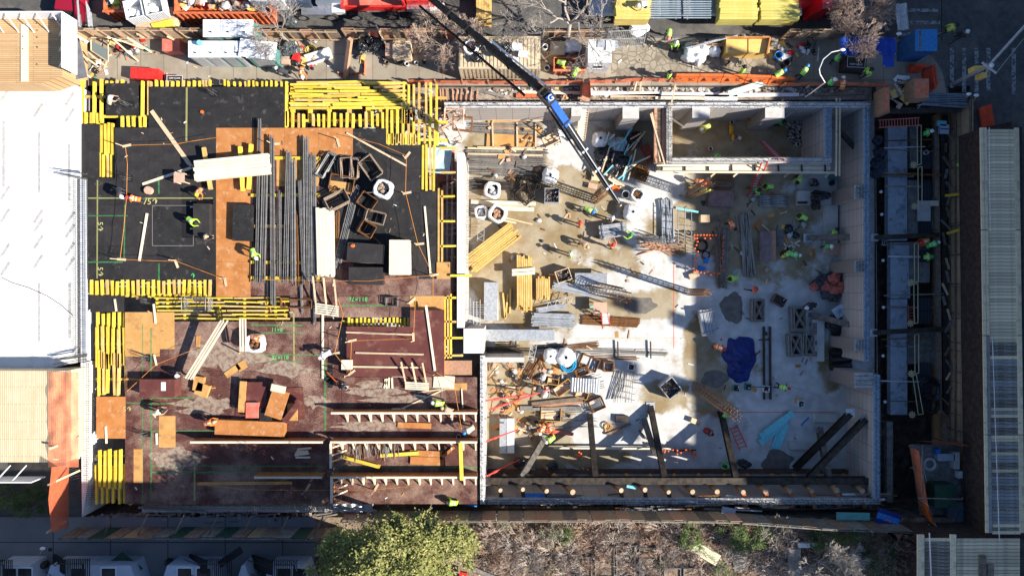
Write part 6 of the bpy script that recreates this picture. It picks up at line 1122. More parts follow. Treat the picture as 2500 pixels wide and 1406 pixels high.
# shaft things at the sunken room
boards(1822,411,0,12.6,.75,3,1,-.9,woodp,'long pale board of the ledge outside the sunken room','ledge boards',jit=.2,th=.08,name='ledge_board');
for x in ar(1615,2020,57):plank(x,399,x+1,420,-.75,.08,.12,dksteel,'dark cross bearer of the ledge outside the sunken room','ledge bearers')
plank(1601,420,2038,422,-.7,.14,.12,woodp,'long handrail board along the ledge outside the sunken room');plank(1603,404,1780,404,-.7,.12,.1,woodp,'second ledge board in the sun')
for x in(1668,1735,1790,1915,1950,2015):plank(x,432,x+14,420,-1.4,.12,.1,wood,'tan bracket below the ledge of the sunken room','ledge brackets')
for a in((1600,262,1600,400,.2),(1609,262,1609,402,.35),(1618,262,1619,400,.25)):plank(*a[:4],-.4,a[4],.3,woodr if a[0]!=1609 else woodd,'reddish timber standing along the outside of the sunny room wall','room wall timbers')
plank(1588,278,1623,402,.2,.1,.06,wood,'long thin tan prop crossing beside the sunken room');plank(1592,275,1612,395,.1,.1,.06,wood,'second thin tan prop beside the sunken room')
plank(1632,285,1673,312,-1.2,.12,.06,woodp,'pale stick slanting into the sunny corner of the room');plank(1855,305,1890,273,-1.5,.1,.06,woodp,'pale stick leaning on the shaded pilaster');plank(1912,292,1938,272,-1.0,.06,.05,galv,'thin grey stick in the room corner')
for x,z_ in((2042,0),(2050,0)):plank(x,240,x-1,430,z_-.1,.12,.1,wood,'long tan rail outside the shaded end of the sunken room','rails outside the room')
plank(2048,318,2102,378,-1.5,.3,.3,dksteel,'dark steel brace bearing on the pit wall beside the room',name='steel_brace',cat='brace')
bucket(1785,300,ZP,.16,.3,galv,'pipe ring at the back of the sunken room');bucket(1733,365,ZP,.16,.3,offw,'white pipe ring by the green board in the room');bucket(1946,354,ZP,.16,.3,offw,'white pipe ring near the dark rubble');bucket(1799,291,ZP,.18,.25,black,'dark pipe ring near the pipe ring at the back')
M=frame(1751,381,-3.2,0);mb=MB(M);mb.box(-.27,.27,-.2,.15,0,.04);mb.M=Matrix();one('board',mb,mat('lime_board',(.25,.55,.08),(.3,.62,.1),3),'lime green board against the front wall of the room','board')
mb=MB();mb.blob(P(1785,318,-3.85),.17,.40,.12,3,.3);mb.blob(P(1790,335,-3.9),.12,.3,.08,5,.3);one('orange_sack',mb,mat('orange_sack',(.65,.30,.02),(.8,.45,.04),6,.6),'orange yellow sack in the middle of the room floor','sack')
M=frame(1834,290,-3.2,28);mb=MB(M);mb.box(-.42,.42,-.25,.25,0,.05);mb.M=Matrix();one('plywood_offcut',mb,plyora,'orange panel leaning at the back of the room','offcut')
M=frame(1805,338,-3.9,30);mb=MB(M);mb.box(-.13,.13,-.13,.13,0,.1);mb.tube((-.1,-.1,.05),(-.45,-.75,.05),.015,4);mb.M=Matrix();one('broom',mb,offw,'small white headed broom on the room floor','broom')
# shaded floor of the pit
sheets(1757,487,2,1.95,1.25,4,ZP,[mat('purple_ply',(.20,.13,.13),(.28,.20,.20),3,.7)],'purplish form panel in the large pile by the ledge','purplish panels',th=.12);sheets(1760,452,1,1.9,.45,3,ZP,[woodd],'brown board pile above the purplish panels','brown boards',th=.12);sheets(1864,602,1,.85,2.3,4,ZP,[MC['purple_ply']],'purplish panel in the pile beside the grey tubes','second purplish pile',th=.12);sheets(1884,600,0,.4,2.3,3,ZP,[woodr],'reddish board beside the second purplish pile','reddish boards',th=.12);sheets(1902,582,2,.6,1.2,2,ZP,[woodg],'grey crusted board near the offcut heap','crusted boards b',th=.1)
bundle(1887,492,2,2.3,.9,7,2,ZP,mat('crusted_board',(.16,.15,.15),(.42,.42,.43),5,.9),.06,'crusted_board','crusted whitish board in the shaded pile','board','crusted boards')
bundle(1752,628,88,4.6,.35,5,2,ZP,woodd,.06,'timber_pole','brown pole beside the orange capped frame','pole','poles beside the frame');bundle(1768,630,92,4.6,.5,6,2,ZP,woodg,.06,'timber_pole','grey brown pole in the upright row','pole','upright poles');bundle(1822,598,84,4.9,.9,9,2,ZP,mat('grey_tube_shade',(.26,.24,.21),(.36,.33,.29),4,.6,rnd=.2),.055,'timber_pole','pale pole in the loose upright bundle','pole','loose upright bundle',ja=5);bundle(1628,540,85,3.3,.9,11,3,ZP,galv,.05,'steel_tube','grey tube in the loose bundle by the carried pallet','tube','loose tube bundle',ja=5);bundle(1612,600,6,3.0,.8,10,2,ZP,woodr,.04,'timber_offcut','reddish stick in the scatter below the tube bundle','stick','scatter of sticks',ja=28,jl=.5);bundle(1610,585,8,2.8,.5,8,2,ZP+.2,rebar,.03,'steel_bar','bent dark bar in the scatter below the tube bundle','bar','scatter of bars',ja=12,jl=.5)
for i in range(5):bars(1656,515+i*17,1690,518+i*17,1,0,-2.9,rebar,'cross bar of the open frame at the shadow edge','open frame at the shade',r=.03)
for x in(1656,1672,1688):bars(x,512,x,590,1,0,-2.85,rebar,'long bar of the open frame at the shadow edge','open frame long bars',r=.035)
box_thing('plywood_box',1716,536,0,.68,.55,.7,ZP,wood,'small tan box at the shadow edge beside a plank','box');plank(1726,540,1782,524,-3.8,.2,.08,woodd,'dark plank beside the small tan box');plank(1650,508,1705,518,-3.7,.15,.06,skyb,'pale blue strip at the shadow edge')
# frame with orange capped bars
r=T('bar_enclosure','rectangular pit of bars with orange safety caps','bar frame',P(1718,622,ZP));mb=MB();hx,hy=L(30,-4),L(46,-4)
for k in(-1,0,1):mb.box(-hx,hx,k*hy-.02,k*hy+.02,.3,.34)
mb.box(-hx,-hx+.04,-hy,hy,.345,.38);mb.box(hx-.04,hx,-hy,hy,.345,.38);part('bar_grid',mb,rebar,r);cp=MB();cp.lathe([(.0,.0),(.07,.0),(.075,.1),(.05,.14),(.0,.15)],8);cme=cp.mesh('safety_cap',mat('cap_orange',(.95,.16,.04),(1,.2,.06),2,.5));pb=MB();pb.tube((0,0,-.75),(0,0,0),.02,4);pme=pb.mesh('dowel',rebar)
caps=[(-hx+L(8)*i,hy)for i in range(8)]+[(-hx+L(7)*i,hy-.25)for i in(0,1,4,6)]+[(-hx+rnd(-.1,.3),hy-L(8,-4)*i)for i in range(1,11)]+[(-hx+L(8,-4)*i,-hy+rnd(-.1,.2))for i in range(8)]+[(-hx+.15,-hy+.2),(hx,-hy)]
for x,y in caps:
    z_=rnd(.7,.85)
    for me,nm in((cme,'safety_cap'),(pme,'dowel')):o=bpy.data.objects.new(nm,me);COL.objects.link(o);o.parent=r;o.location=(x,y,z_)
for i in range(10):o=bpy.data.objects.new('safety_cap',cme);COL.objects.link(o);o.parent=r;o.location=(hx+.42+rnd(-.12,.12),hy*(1-.2*i)+rnd(-.1,.1),.35)
coil(1712,600,ZP,.5,5,.03,black,'tangled black hose inside the capped bar frame');coil(1722,622,ZP,.32,3,.03,black,'smaller black hose loop inside the capped bar frame');box_thing('pump',1723,636,20,.3,.45,.3,ZP,bluel,'blue pump near the hose','pump');box_thing('pump',1711,655,10,.5,.3,.3,ZP,bluel,'second blue pump at the lower end of the frame','pump');box_thing('cardboard_box',1693,672,-20,.8,.4,.3,ZP,wood,'open tan carton at the corner of the capped bar frame','box')
# steel rods
for x in(1865,1880):mb=MB();mb.bar(P(x,797,-3.85),P(x+1,975,-3.85),.15,.15);one('steel_channel',mb,dksteel,['','long dark steel channel on the blue grey floor, nearer the tarp','long dark steel channel on the blue grey floor, nearer the frames'][1 if x==1865 else 2],'channel')
plank(1840,944,1895,946,-3.7,.05,.05,dksteel,'thin dark rod across the two channels');
def framestack(x,y,ang,lx,ly,label):
    r=T('scaffold_frame_stack',label,'scaffold frames',P(x,y,ZP),-math.radians(ang),'stacked scaffold frames');st=mat('tan_grey_steel',(.20,.185,.165),(.30,.28,.25),4,.6)if 'tan_grey_steel' not in MC else MC['tan_grey_steel']
    mb=MB();mb.box(-lx/2+.25,lx/2-.05,-ly/2+.15,ly/2-.15,.01,.05);part('base_board',mb,black,r)
    for k in range(4):
        mb=MB();z_=.12+k*.16
        for yy in(-ly/2,-ly/2+.12,ly/2-.12,ly/2):mb.tube((-lx/2,yy,z_),(lx/2,yy,z_),.04,5)
        for xx in(-lx/2,-lx/2+.2,lx/2):mb.tube((xx,-ly/2,z_),(xx,ly/2,z_),.045,5)
        mb.tube((-lx/2+.2,-ly/2,z_),(lx/2,ly/2,z_),.03,4);mb.tube((-lx/2+.2,ly/2,z_),(lx/2,-ly/2,z_),.03,4);part('frame',mb,st,r)
framestack(1845,757,0,.95,1.75,'upright scaffold frame stack beside the wet patch');framestack(1943,777,-2,1.15,1.85,'scaffold frame stack at the end of the flat brace');framestack(1934,841,-3,1.0,1.75,'lower scaffold frame stack, nearer the blue tarp');framestack(1967,839,0,.85,1.75,'lower scaffold frame stack touching the pale slab')
# blue tarp
r=None;mb=MB();rr=random.Random(4)
def tarpf(u,v):
    a=2*PI*u;k=v;e=1+.16*noise.noise(Vector((math.cos(a)*2,math.sin(a)*2,1)))*2;cx_,cy_=P(1806,878,0)[:2];cx_,cy_=P(1806,878,ZP)[:2]
    y=math.sin(a)*1.85*e*k;w_=1.3 if y>-.2 else 1.3-.28*min(1,(-y)/1.6);x=math.cos(a)*w_*e*k
    h_=.75*(1-k**2.2)*(1 if y>0 else .75)+(.16 if y<-.1 else .06)*noise.noise(Vector((x*3.4,y*3.4,0)))*(1-k**6)+.10*abs(noise.noise(Vector((x*6+y*2,y*2.2,4))))*(1-k**8)
    return Vector((cx_+x+.0,cy_+y,ZP+.03+max(0,h_)+.07*abs(noise.noise(Vector((x*1.2+y*5,y*1.5-x*3,9))))*(1-k**8)))
mb.sheet(tarpf,90,34);one('blue_tarpaulin',mb,blue,'large dark blue crumpled tarpaulin over a heap on the shaded floor','tarpaulin')
def slabb(x,y,ang,lx,ly,h,m,label,z=ZP,name='concrete_slab',cat='slab'):M=frame(x,y,z,ang);mb=MB(M);mb.box(-lx/2,lx/2,-ly/2,ly/2,0,h);mb.M=Matrix();return one(name,mb,m,label,cat)
slabb(1993,830,0,.95,3.3,.35,conc_lt,'upright pale slab with dark slots beside the scaffold frames')
for y,h_ in((802,.9),(837,.35),(864,.4)):slabb(1989,y,0,.35,h_,.02,MC['purple_ply'],'dark slotted plate set in the upright pale slab',z=-3.64,name='slotted_plate',cat='plate')['group']='slotted plates'
slabb(1991,485,0,3.15,1.1,.45,conc_lt,'long pale concrete block with small slots in the shade');slabb(2024,560,0,1.0,3.7,.44,conc_lt,'pale concrete strip running down from the long block');slabb(2030,608,0,1.1,.9,.5,pinkply,'red sprayed board at the lower end of the pale strip');slabb(1959,495,0,.78,.2,.02,black,'row of five round slots on the long pale block',z=-3.54,name='slotted_plate',cat='plate');slabb(1984,487,0,.25,.35,.02,black,'square group of slots on the long pale block',z=-3.54,name='slotted_plate',cat='plate')
slabb(2012,1019,0,1.7,.6,.3,conc_lt,'upper pale concrete lintel beside the two raking beams');slabb(1952,1086,1,1.75,.55,.3,conc_lt,'lower pale concrete lintel with dark marks');slabb(1949,976,25,.55,.55,.05,wood,'tan square board near the bar carrier',name='plywood_offcut',cat='offcut');slabb(1691,1025,20,.4,.4,.35,wood,'little tan box at the shadow edge near the rakers',name='box',cat='box');slabb(1843,1015+30,0,.3,.3,.02,bluel,'x',z=-3.9)if 0 else None
for k_,(bx_,by_,a,hl)in enumerate(((1902,1032,-36,1.35),(1888,1046,-33,1.2),(1886,1055,-40,1.3),(1908,1064,-68,1.0),(1898,1068,-72,.9))):M=frame(bx_,by_,-3.95+.055*(4-k_),a);mb=MB(M);mb.box(-hl,hl,-.25,.25,0,.05);mb.M=Matrix();one('foam_board',mb,skyb,'bright cyan foam board in the fan on the floor','board','cyan foam boards')
mb=MB()
for i in range(3):mb=MB();y=853+i*17;mb.tube(P(2028,y+8,-3.5),P(2076,y+4,-3.5),.32,14);one('membrane_roll',mb,black,['upper black membrane roll against the pit wall','middle black membrane roll against the pit wall','lower black membrane roll against the pit wall'][i],'roll')
bagpile(2010,700,34,34,ZP,12,'dark sack in the red and black pile against the wall','dark sacks',mat('dark_sack',(.05,.05,.06),(.09,.09,.10),5,.6,bump=.6),(.45,.65),31);bagpile(2015,700,38,34,-3.6,7,'red sack in the red and black pile against the wall','red sacks',mat('red_sack',(.45,.10,.07),(.55,.16,.12),5,.6,bump=.5),(.35,.5),32);bagpile(2045,798,22,20,ZP,7,'black crumpled sheet beside the flat brace','black sheets',bagblk,(.4,.6),33)
M=frame(2049,760,-3.1,-32);mb=MB(M);mb.box(-.48,.48,-.42,.42,0,.08);mb.M=Matrix();r=one('square_tray',mb,mat('pale_blue_lid',(.5,.62,.75),(.6,.7,.82),3,.4),'pale blue square tray with dark spokes on the sacks','tray');mb=MB();
for i in range(8):a=i*PI/4;mb.bar((.05*math.cos(a),.05*math.sin(a),.09),(.38*math.cos(a),.36*math.sin(a),.09),.03,.015)
part('spoke',mb,black,r)
mb=MB();mb.blob(P(2003,478,-3.0),.75,.35,.5,3,.4);mb.blob(P(1992,500,-3.1),.3,.5,.4,9,.4);one('dark_sheet',mb,bagblk,'dark crumpled jacket like sheet on the long pale block','sheet')
heap(1905,540,1945,625,ZP,18,'in the offcut heap near two lime vested workers','offcut heap in shade',41,(.15,.5));bucket(2028,448,ZP,.2,.3,black,'black bucket near the teal tub');box_thing('tub',2030,432,10,.5,.5,.3,ZP,teal,'teal tub under the ledge end','tub')
for i,(x,y)in enumerate(((1795,946),(1824,943),(1868,948),(1953,984),(1986,745),(1540,895))):bin_(x,y,rnd(-10,10),.5,.5,.3,['small green edged bin below the tarp','pale green bin beside the first one','bin near the channels','small square bin near the tan board','small bin near sacks','small bin on the white floor'][i],teal if i<2 else offw,n=8)
slabb(1965,1028,45,.12,.9,.03,bluel,'blue shovel on the floor above the cyan boards',name='shovel',cat='shovel')
# raking steel beams
def ibeam(x1,y1,z1,x2,y2,z2,w,h,m,label,cat='brace',name='steel_brace'):
    a=P(x1,y1,z1);b=P(x2,y2,z2);d=(b-a).normalized();s=d.cross(Vector((0,0,1))).normalized();u=s.cross(d).normalized();r=T(name,label,cat,a);mb=MB();z0=Vector()
    mb.bar(u*h/2,b-a+u*h/2,w,.03);mb.bar(-u*h/2,b-a-u*h/2,w,.03);part('flange',mb,m,r);mb=MB();mb.bar(z0,b-a,.03,h-.034);part('web',mb,m,r);mb=MB();mb.box(-w*.8,w*.8,-w*.8,w*.8,-.02,.02);part('base_plate',mb,galv,r);return r
brs=mat('brace_steel',(.028,.022,.018),(.07,.055,.042),3,.6,.2);brg=mat('brace_grey',(.12,.105,.09),(.22,.20,.17),3,.6,.2)
for a in((1440,1012,-3.95,1453,1165,-.9,brs,'raking steel beam beside the pink board, end in the sun'),(1588,992,-3.95,1622,1165,-.9,brs,'raking steel beam with rust patches in the middle'),(1572,1023,-3.95,1600,1110,-2.6,brg,'short pale raking beam beside the rust patched one'),(1758,993,-3.95,1796,1166,-.9,brs,'raking dark beam below the leaning column cage'),(1328,1072,-3.95,1272,1166,-.9,brg,'slanting painted beam behind the lime vested worker'),(2076,1008,-1.2,1936,1148,-3.9,brs,'upper diagonal beam across the pit corner'),(2112,1022,-.9,1974,1166,-1.0,brs,'lower diagonal beam across the pit corner'),(1978,768,-3.9,2100,800,-1.8,brg,'flat brace from the scaffold frames to the pit wall'),(1972,581,-3.8,2100,579,-1.8,brg,'flat brace from the pale strip to the pit wall'),(2000,1045,-3.5,2022,1165,-1.3,brg,'wooden looking brace crossing the corner diagonals')):ibeam(a[0],a[1],a[2],a[3],a[4],a[5],.42,.4,a[6],a[7])
mb=MB();
r=ibeam(1184,1172,-.9,2117,1172,-.9,.5,.5,brs,'long steel waler running along the garden side of the pit','waler','steel_waler');ibeam(1184,1150,-3.8,2080,1150,-3.8,.3,.3,mat('rusty_brace',(.09,.05,.035),(.16,.08,.05),3,.6),'low rusty beam lying at the foot of the garden side wall','waler','steel_waler')
ends=mat('log_end',(.34,.25,.16),(.50,.38,.25),4,.8);logm=mat('log_bark',(.28,.15,.07),(.40,.23,.11),5,.8)
for i,x in enumerate((1218,1276,1335,1395,1512,1572,1632,1692,1750,1810,1868,1930,1986,2045,2105)):
    x+=rnd(-5,5);a=P(x-46,1160,-3.2);b=P(x,1197+rnd(-3,4),rnd(-.25,.15));r=T('log_strut','log strut with a round cut end leaning between waler and wall','strut',(a.x,a.y,-2.6),group='log struts along the garden wall');o0=r.location;mb=MB();lr=rnd(.16,.21);mb.tube(a-o0,b-o0,lr,12,0,cap=False);part('log',mb,logm if i>2 else woodd,r);mb=MB();d=(b-a).normalized();mb.tube(b-o0,b-o0+d*.012,lr+.002,12);part('cut_end',mb,ends,r)
    mb=MB();mb.bar(P(x,1200,-.7),P(x+5,1238,-.6),.28,.3);one('strut_post',mb,dksteel if i<9 else orpaint,'steel stub between log strut and retaining boards','stub','stubs along the garden wall')
M=None
for i,x in enumerate((1390,1450,1525,1620,1700,1765)):pass
boards(1700,1252,0,31,.9,5,1,-1.6,woodd,'long brown lagging board behind the stubs','lagging boards',jit=.3,th=.1,name='lagging_board');
for i in range(70):x=rnd(1186,2120);y=rnd(1204,1244);plank(x,y,x+rnd(20,90),y+rnd(-4,4),-.3+rnd(-.8,.2),rnd(.06,.16),.06,R.choice([woodg,woodd,wood,galv,rust,rebar]),'board or bar lying in the gap behind the garden side wall','lying in garden wall gap',name='gap_board')
for a,m_,lb in(((1275,1208,1400,1212,.3),bluel,'blue panel edge seen behind the log struts'),((1340,1213,1420,1212,.12),skyb,'pale blue strip behind the log struts'),((1130,1225,1165,1232,.3),bluel,'blue box side below the lime worker at the deck end'),((1530,1186,1552,1190,.2),skyb,'small cyan board on the waler'),((1770,1215,1900,1228,.5),chrome,'silver foil wrapped duct in the sunlit gap'),((1900,1225,2040,1222,.3),galv,'broken grey blocks in the gap')):plank(*a[:4],-.6,a[4],.1,m_,lb,name='panel_strip',cat='strip')
plank(1352,1093,1640,1095,-3.6,.14,.1,woodp,'long pale kicker with capped bars on the floor edge');plank(1640,1100,1700,1098,-3.7,.1,.1,dksteel,'dark kicker with capped bars')
for x,y in[(1412+rnd(-8,8),1100+rnd(-6,12))for _ in range(7)]+[(1600+rnd(0,100),1096+rnd(-6,6))for _ in range(18)]+[(1690+rnd(-5,6),1100+rnd(-6,9))for _ in range(6)]:
    r=T('capped_bar','upright bar with a red and white cap at the pale kicker','capped bar',P(x,y,ZP),group='capped bars at the kicker')
    for me,nm in((cme,'safety_cap'),(pme,'dowel')):o=bpy.data.objects.new(nm,me);COL.objects.link(o);o.parent=r;o.location=(0,0,.78)
bagpile(1275,1128,16,8,ZP,4,'black bag in the shade beside the red prop','shade black bags',bagblk,(.3,.45),51);bagpile(1344,1137,8,4,ZP,2,'flat black bag on the shaded floor','flat black bag',bagblk,(.3,.4),52);bagpile(1812,1132,8,8,ZP,2,'black bag beside the raker foot','raker black bag',bagblk,(.3,.4),53)
for a,lb in(((1187,1162,-.5,1268,1122,-3.2),'red push pull prop in the shaded corner'),((1188,1076,-.5,1265,1048,-2.6),'upper red push pull prop beside the white edged wall'),((1185,978,-.5,1290,962,-3.4),'thin red prop in the heap'),((1195,1000,-.8,1340,950,-3.6),'second thin red prop in the heap')):mb=MB();mb.tube(P(*a[:3]),P(*a[3:6]),.06,6);mb.tube(P(*a[:3]).lerp(P(*a[3:6]),.2),P(*a[:3]).lerp(P(*a[3:6]),.3),.1,6);one('shoring_prop',mb,mat('red_prop%d'%a[1],(.75,.06,.05),(.8,.1,.08),3),lb,'prop')
heap(1255,1140,1450,1160,-3.9,26,'lying in the shade behind the long steel waler','heap behind waler',61,(.12,.4))
# floor clutter
heap(1700,440,2000,660,ZP,44,'lying in the shade of the pit','heap in pit shade',71,(.12,.34),KW);heap(1800,660,2000,1000,ZP,22,'lying on the blue grey floor','heap on blue floor',72,(.1,.28),KW);heap(1200,430,1560,860,ZP,44,'lying on the sunlit pit floor','heap on sunlit floor',73,(.1,.3),KW);heap(1180,290,1340,440,-3.8,30,'lying over the weathered bar rows','heap over bar rows',74,(.12,.34),KW)
for i in range(140):
    x,y=rnd(1190,2060),rnd(300,1130)
    if 1625<x<2035 and y<430:continue
    s_=rnd(.04,.16);M=frame(x,y,ZP+.003,rnd(0,180));mb=MB(M);mb.box(-s_*rnd(1,2.5),s_,-s_*.3,s_*.3,0,.03);mb.M=Matrix();one('scrap_piece',mb,R.choice([woodd,wood,dksteel,rebar,skyb,offw,woodr,baggry]),'small scrap lying loose on the pit floor','scrap','scraps on the pit floor')
for i in range(80):
    x,y=rnd(300,1150),rnd(220,1220)
    s_=rnd(.03,.10);M=frame(x,y,ZD+.012,rnd(0,180));mb=MB(M);mb.box(-s_*rnd(1,3),s_,-s_*.4,s_*.4,0,.03);mb.M=Matrix();one('scrap_piece',mb,R.choice([wood,woodp,plytan,white,woodd]),'small offcut scattered on the deck','scrap','scraps on the deck')
for i in range(75):
    x,y=rnd(215,2040),rnd(98,188);s_=rnd(.04,.13);M=frame(x,y,.01,rnd(0,180));mb=MB(M);mb.box(-s_*rnd(1,3),s_,-s_*.4,s_*.4,0,.04);mb.M=Matrix();one('scrap_piece',mb,R.choice([wood,woodd,white,dksteel,woodr]),'small scrap on the sidewalk','scrap','scraps on the sidewalk')
# sprayed marks
osp=mat('orange_spray',(.85,.14,.05),rough=.9,alpha=.85)
for x1,y1,x2,y2,w_,lb in((1645,640,1645,850,1.5,'thin orange line across the sunlit floor'),(1400,826,1650,824,1.2,'pale yellow survey line on the sunlit floor'),(1700,1006,2040,1006,1.5,'orange survey line on the blue grey floor'),(1761,826,1761,832,5,'red sprayed cross beside the tarp')):spray(x1,y1,x2,y2,w_,osp if 'yellow' not in lb else sprayy,lb,z=-3.99)
# ================================================================= east trench, walkway roofs, south fence, houses
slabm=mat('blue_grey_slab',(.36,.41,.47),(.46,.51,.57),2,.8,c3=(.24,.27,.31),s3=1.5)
def eslab(x0,y0,x1,y1,z,th,m,label,name='concrete_slab',cat='slab'):mb=MB();mb.prism(pxp(rc(x0,y0,x1,y1),z),z-th,z);return one(name,mb,m,label,cat)
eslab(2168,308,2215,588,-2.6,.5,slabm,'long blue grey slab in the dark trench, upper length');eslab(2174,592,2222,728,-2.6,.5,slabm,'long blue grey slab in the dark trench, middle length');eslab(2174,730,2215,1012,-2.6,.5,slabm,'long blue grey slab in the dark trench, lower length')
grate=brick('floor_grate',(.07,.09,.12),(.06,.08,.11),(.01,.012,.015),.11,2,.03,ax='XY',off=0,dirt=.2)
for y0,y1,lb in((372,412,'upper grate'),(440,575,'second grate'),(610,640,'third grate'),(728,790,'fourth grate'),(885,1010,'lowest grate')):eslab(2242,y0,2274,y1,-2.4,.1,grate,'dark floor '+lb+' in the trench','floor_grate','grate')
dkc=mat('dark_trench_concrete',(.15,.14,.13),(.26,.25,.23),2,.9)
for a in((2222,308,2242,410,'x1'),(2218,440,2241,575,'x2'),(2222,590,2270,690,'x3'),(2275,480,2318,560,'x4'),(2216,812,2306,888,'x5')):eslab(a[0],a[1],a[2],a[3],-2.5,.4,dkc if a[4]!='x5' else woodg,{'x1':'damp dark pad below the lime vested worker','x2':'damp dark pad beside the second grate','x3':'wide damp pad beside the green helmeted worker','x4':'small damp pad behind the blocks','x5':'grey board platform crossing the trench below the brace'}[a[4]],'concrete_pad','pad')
eslab(2240,490,2272,540,-2.1,.08,conc_lt,'pale square plate over the second grate','metal_sheet','sheet');eslab(2272,490,2292,503,-2.0,.05,woodp,'short pale board beside the pale square plate','timber_board','board')
for x,lb in((2284,'long brown pipe like timber in the trench'),(2300,'second long timber in the trench')):plank(x,310,x+8,1010,-2.3,.35,.3,woodd if x<2290 else dksteel,lb,name='long_timber',cat='timber')
ibeam(2135,580,-1.5,2290,574,-1.5,.35,.35,brs,'upper brown strut crossing the dark trench');ibeam(2132,812,-1.5,2300,803,-1.5,.35,.35,brs,'lower brown strut crossing the dark trench')
for i in range(16):y=rnd(330,1000);plank(2150+rnd(0,20),y,2290+rnd(-60,30),y+rnd(-5,5),-2.2+rnd(-.3,.5),rnd(.06,.14),.08,R.choice([woodd,woodg,galv,rust]),'thin cross member lying over the dark trench','cross members in the trench',name='cross_member')
for i in range(30):plank(2318+rnd(-22,6),320+i*31,2322+rnd(-16,10),345+i*31+rnd(-8,8),-2.2+rnd(0,.6),rnd(.1,.2),.1,R.choice([woodd,woodg,wood]),'board stacked along the foot of the retaining wall','boards at the retaining wall',name='lying_board')
yg=mat('cream_rail',(.60,.48,.27),(.68,.55,.32),3,.6)
for i,(x,y0,y1)in enumerate(((2244,306,403),(2246,407,504),(2237,593,690),(2236,692,790),(2238,815,912),(2240,914,1012))):
    r=T('guard_rail',['first cream pipe rail from the top of the trench','second cream pipe rail down the trench','third cream pipe rail, beside the green helmeted worker','fourth cream pipe rail, beside the red ladder','fifth cream pipe rail, on the grey platform','last slanting cream pipe rail over the coiled hoses'][i],'rail',P(x,y1,-2.0));o0=r.location;dx=18 if i==5 else 0;mb=MB();z_=-1.6
    mb.path([P(x-4-dx*0,y1,z_)-o0,P(x-5-dx,y0+2,z_)-o0]if i!=5 else[P(x+2,y1,z_)-o0,P(x-12,y0,z_)-o0],.035,6);mb.path([P(x+5 if i!=5 else x+14,y1-2,z_)-o0,P(x+5 if i!=5 else x-3,y0,z_)-o0],.035,6);mb.path([P(x-4 if i!=5 else x+2,y1,z_)-o0,P(x+5 if i!=5 else x+14,y1-2,z_)-o0],.035,6);mb.path([P(x-5 if i!=5 else x-12,y0+2,z_)-o0,P(x+5 if i!=5 else x-3,y0,z_)-o0],.035,6);part('rail',mb,yg,r)
    mb=MB();c=P(x-13,y1,z_)-o0
    for k in range(8):a=k*PI/4;mb.tube(c,c+Vector((.28*math.cos(a),.28*math.sin(a),.0)),.03,4)
    mb.path([c+Vector((.2*math.cos(k*PI/4),.2*math.sin(k*PI/4),0))for k in range(9)],.03,4);part('hand_wheel',mb,yg,r)
bucket(2256,374,-2.4,.18,.35,offw,'white bucket in the upper trench');bucket(2266,357,-2.4,.2,.35,black,'dark bucket beside the white bucket in the trench')
for i,(x,y)in enumerate(((2295,303),(2301,312),(2301,322))):box_thing('foam_block',x,y,5,.65,.35,.25,-1.8,skyb if i==0 else mat('pale_blue_pack%d'%i,(.45,.52,.68),(.5,.58,.72),3),['cyan foam pack above the blue packs','blue wrapped pack in the trench corner','lower blue wrapped pack in the trench corner'][i],'pack')
coil(2258,950,-2.4,.95,12,.06,black,'large coil of black hoses in the lower trench');coil(2262,985,-2.4,.8,10,.06,dksteel,'second coil of black hoses in the lower trench')
for y0,y1 in((250,1300),):plank(2137,330,2142,1005,-2.0,.06,.06,woodg,'thin pipe running down the dark trench')
for i,(x,y)in enumerate(((2146,349),(2149,469),(2151,524),(2154,636),(2155,750),(2154,868),(2159,980))):mb=MB();mb.lathe([(.0,0),(.1,0),(.12,.12),(0,.13)],10);mb.v=[v+P(x,y,-1.9)for v in mb.v];one('pipe_cap',mb,offw,'small white cap on the thin pipe along the trench','cap','caps on the thin pipe')
bagpile(2135,390,7,50,-1.6,10,'dark crumpled sheet hanging behind the pit wall','dark sheets behind wall',mat('navy_sheet',(.02,.025,.04),(.035,.045,.065),5,.5,bump=.8),(.35,.55),71)
# timber retaining wall on the road side of the trench
m_=brick('lagging_wood',(.60,.38,.22),(.42,.26,.15),(.14,.09,.06),2.4,1.2,.03,ax='YZ',dirt=.5,dc=(.20,.14,.10),ds=1.2)
r=T('retaining_wall','brown plywood retaining wall along the road side of the trench','wall',(HX1-.12,P(0,1300).y,-4.6));o0=r.location;mb=MB();mb.box(0,.08,0,P(0,245).y-P(0,1300).y,0,4.85);part('plywood_face',mb,m_,r)
for i in range(15):mb=MB();yy=.6+i*2.2;mb.bar((-.05,yy,2.2),(-.05,yy,4.9),.12,.08);part('batten',mb,woodd,r)
mb=MB()
for z_ in(3.1,4.75):mb.bar((-.1,0,z_),(-.1,P(0,245).y-P(0,1300).y,z_),.1,.1)
part('rail',mb,woodd,r)
for x1,y1,x2,y2,lb in((2308,478,2348,474,'yellow rope hank hung on the upper retaining wall'),(2312,570,2350,558,'yellow rope hank hung lower on the retaining wall')):mb=MB();mb.bar(P(x1,y1,-1.5),P(x2,y2,-.4),.18,.12);one('rope_hank',mb,mat('ochre%d'%y1,(.65,.38,.03)),lb,'rope')
mb=MB();mb.blob(P(2342,403,-.4),.2,.15,.12,1);one('lime_cap',mb,lime,'lime helmet like cap on the retaining wall','cap')
netb=mat('brown_netting',(.035,.022,.018),(.065,.045,.038),3,.9)
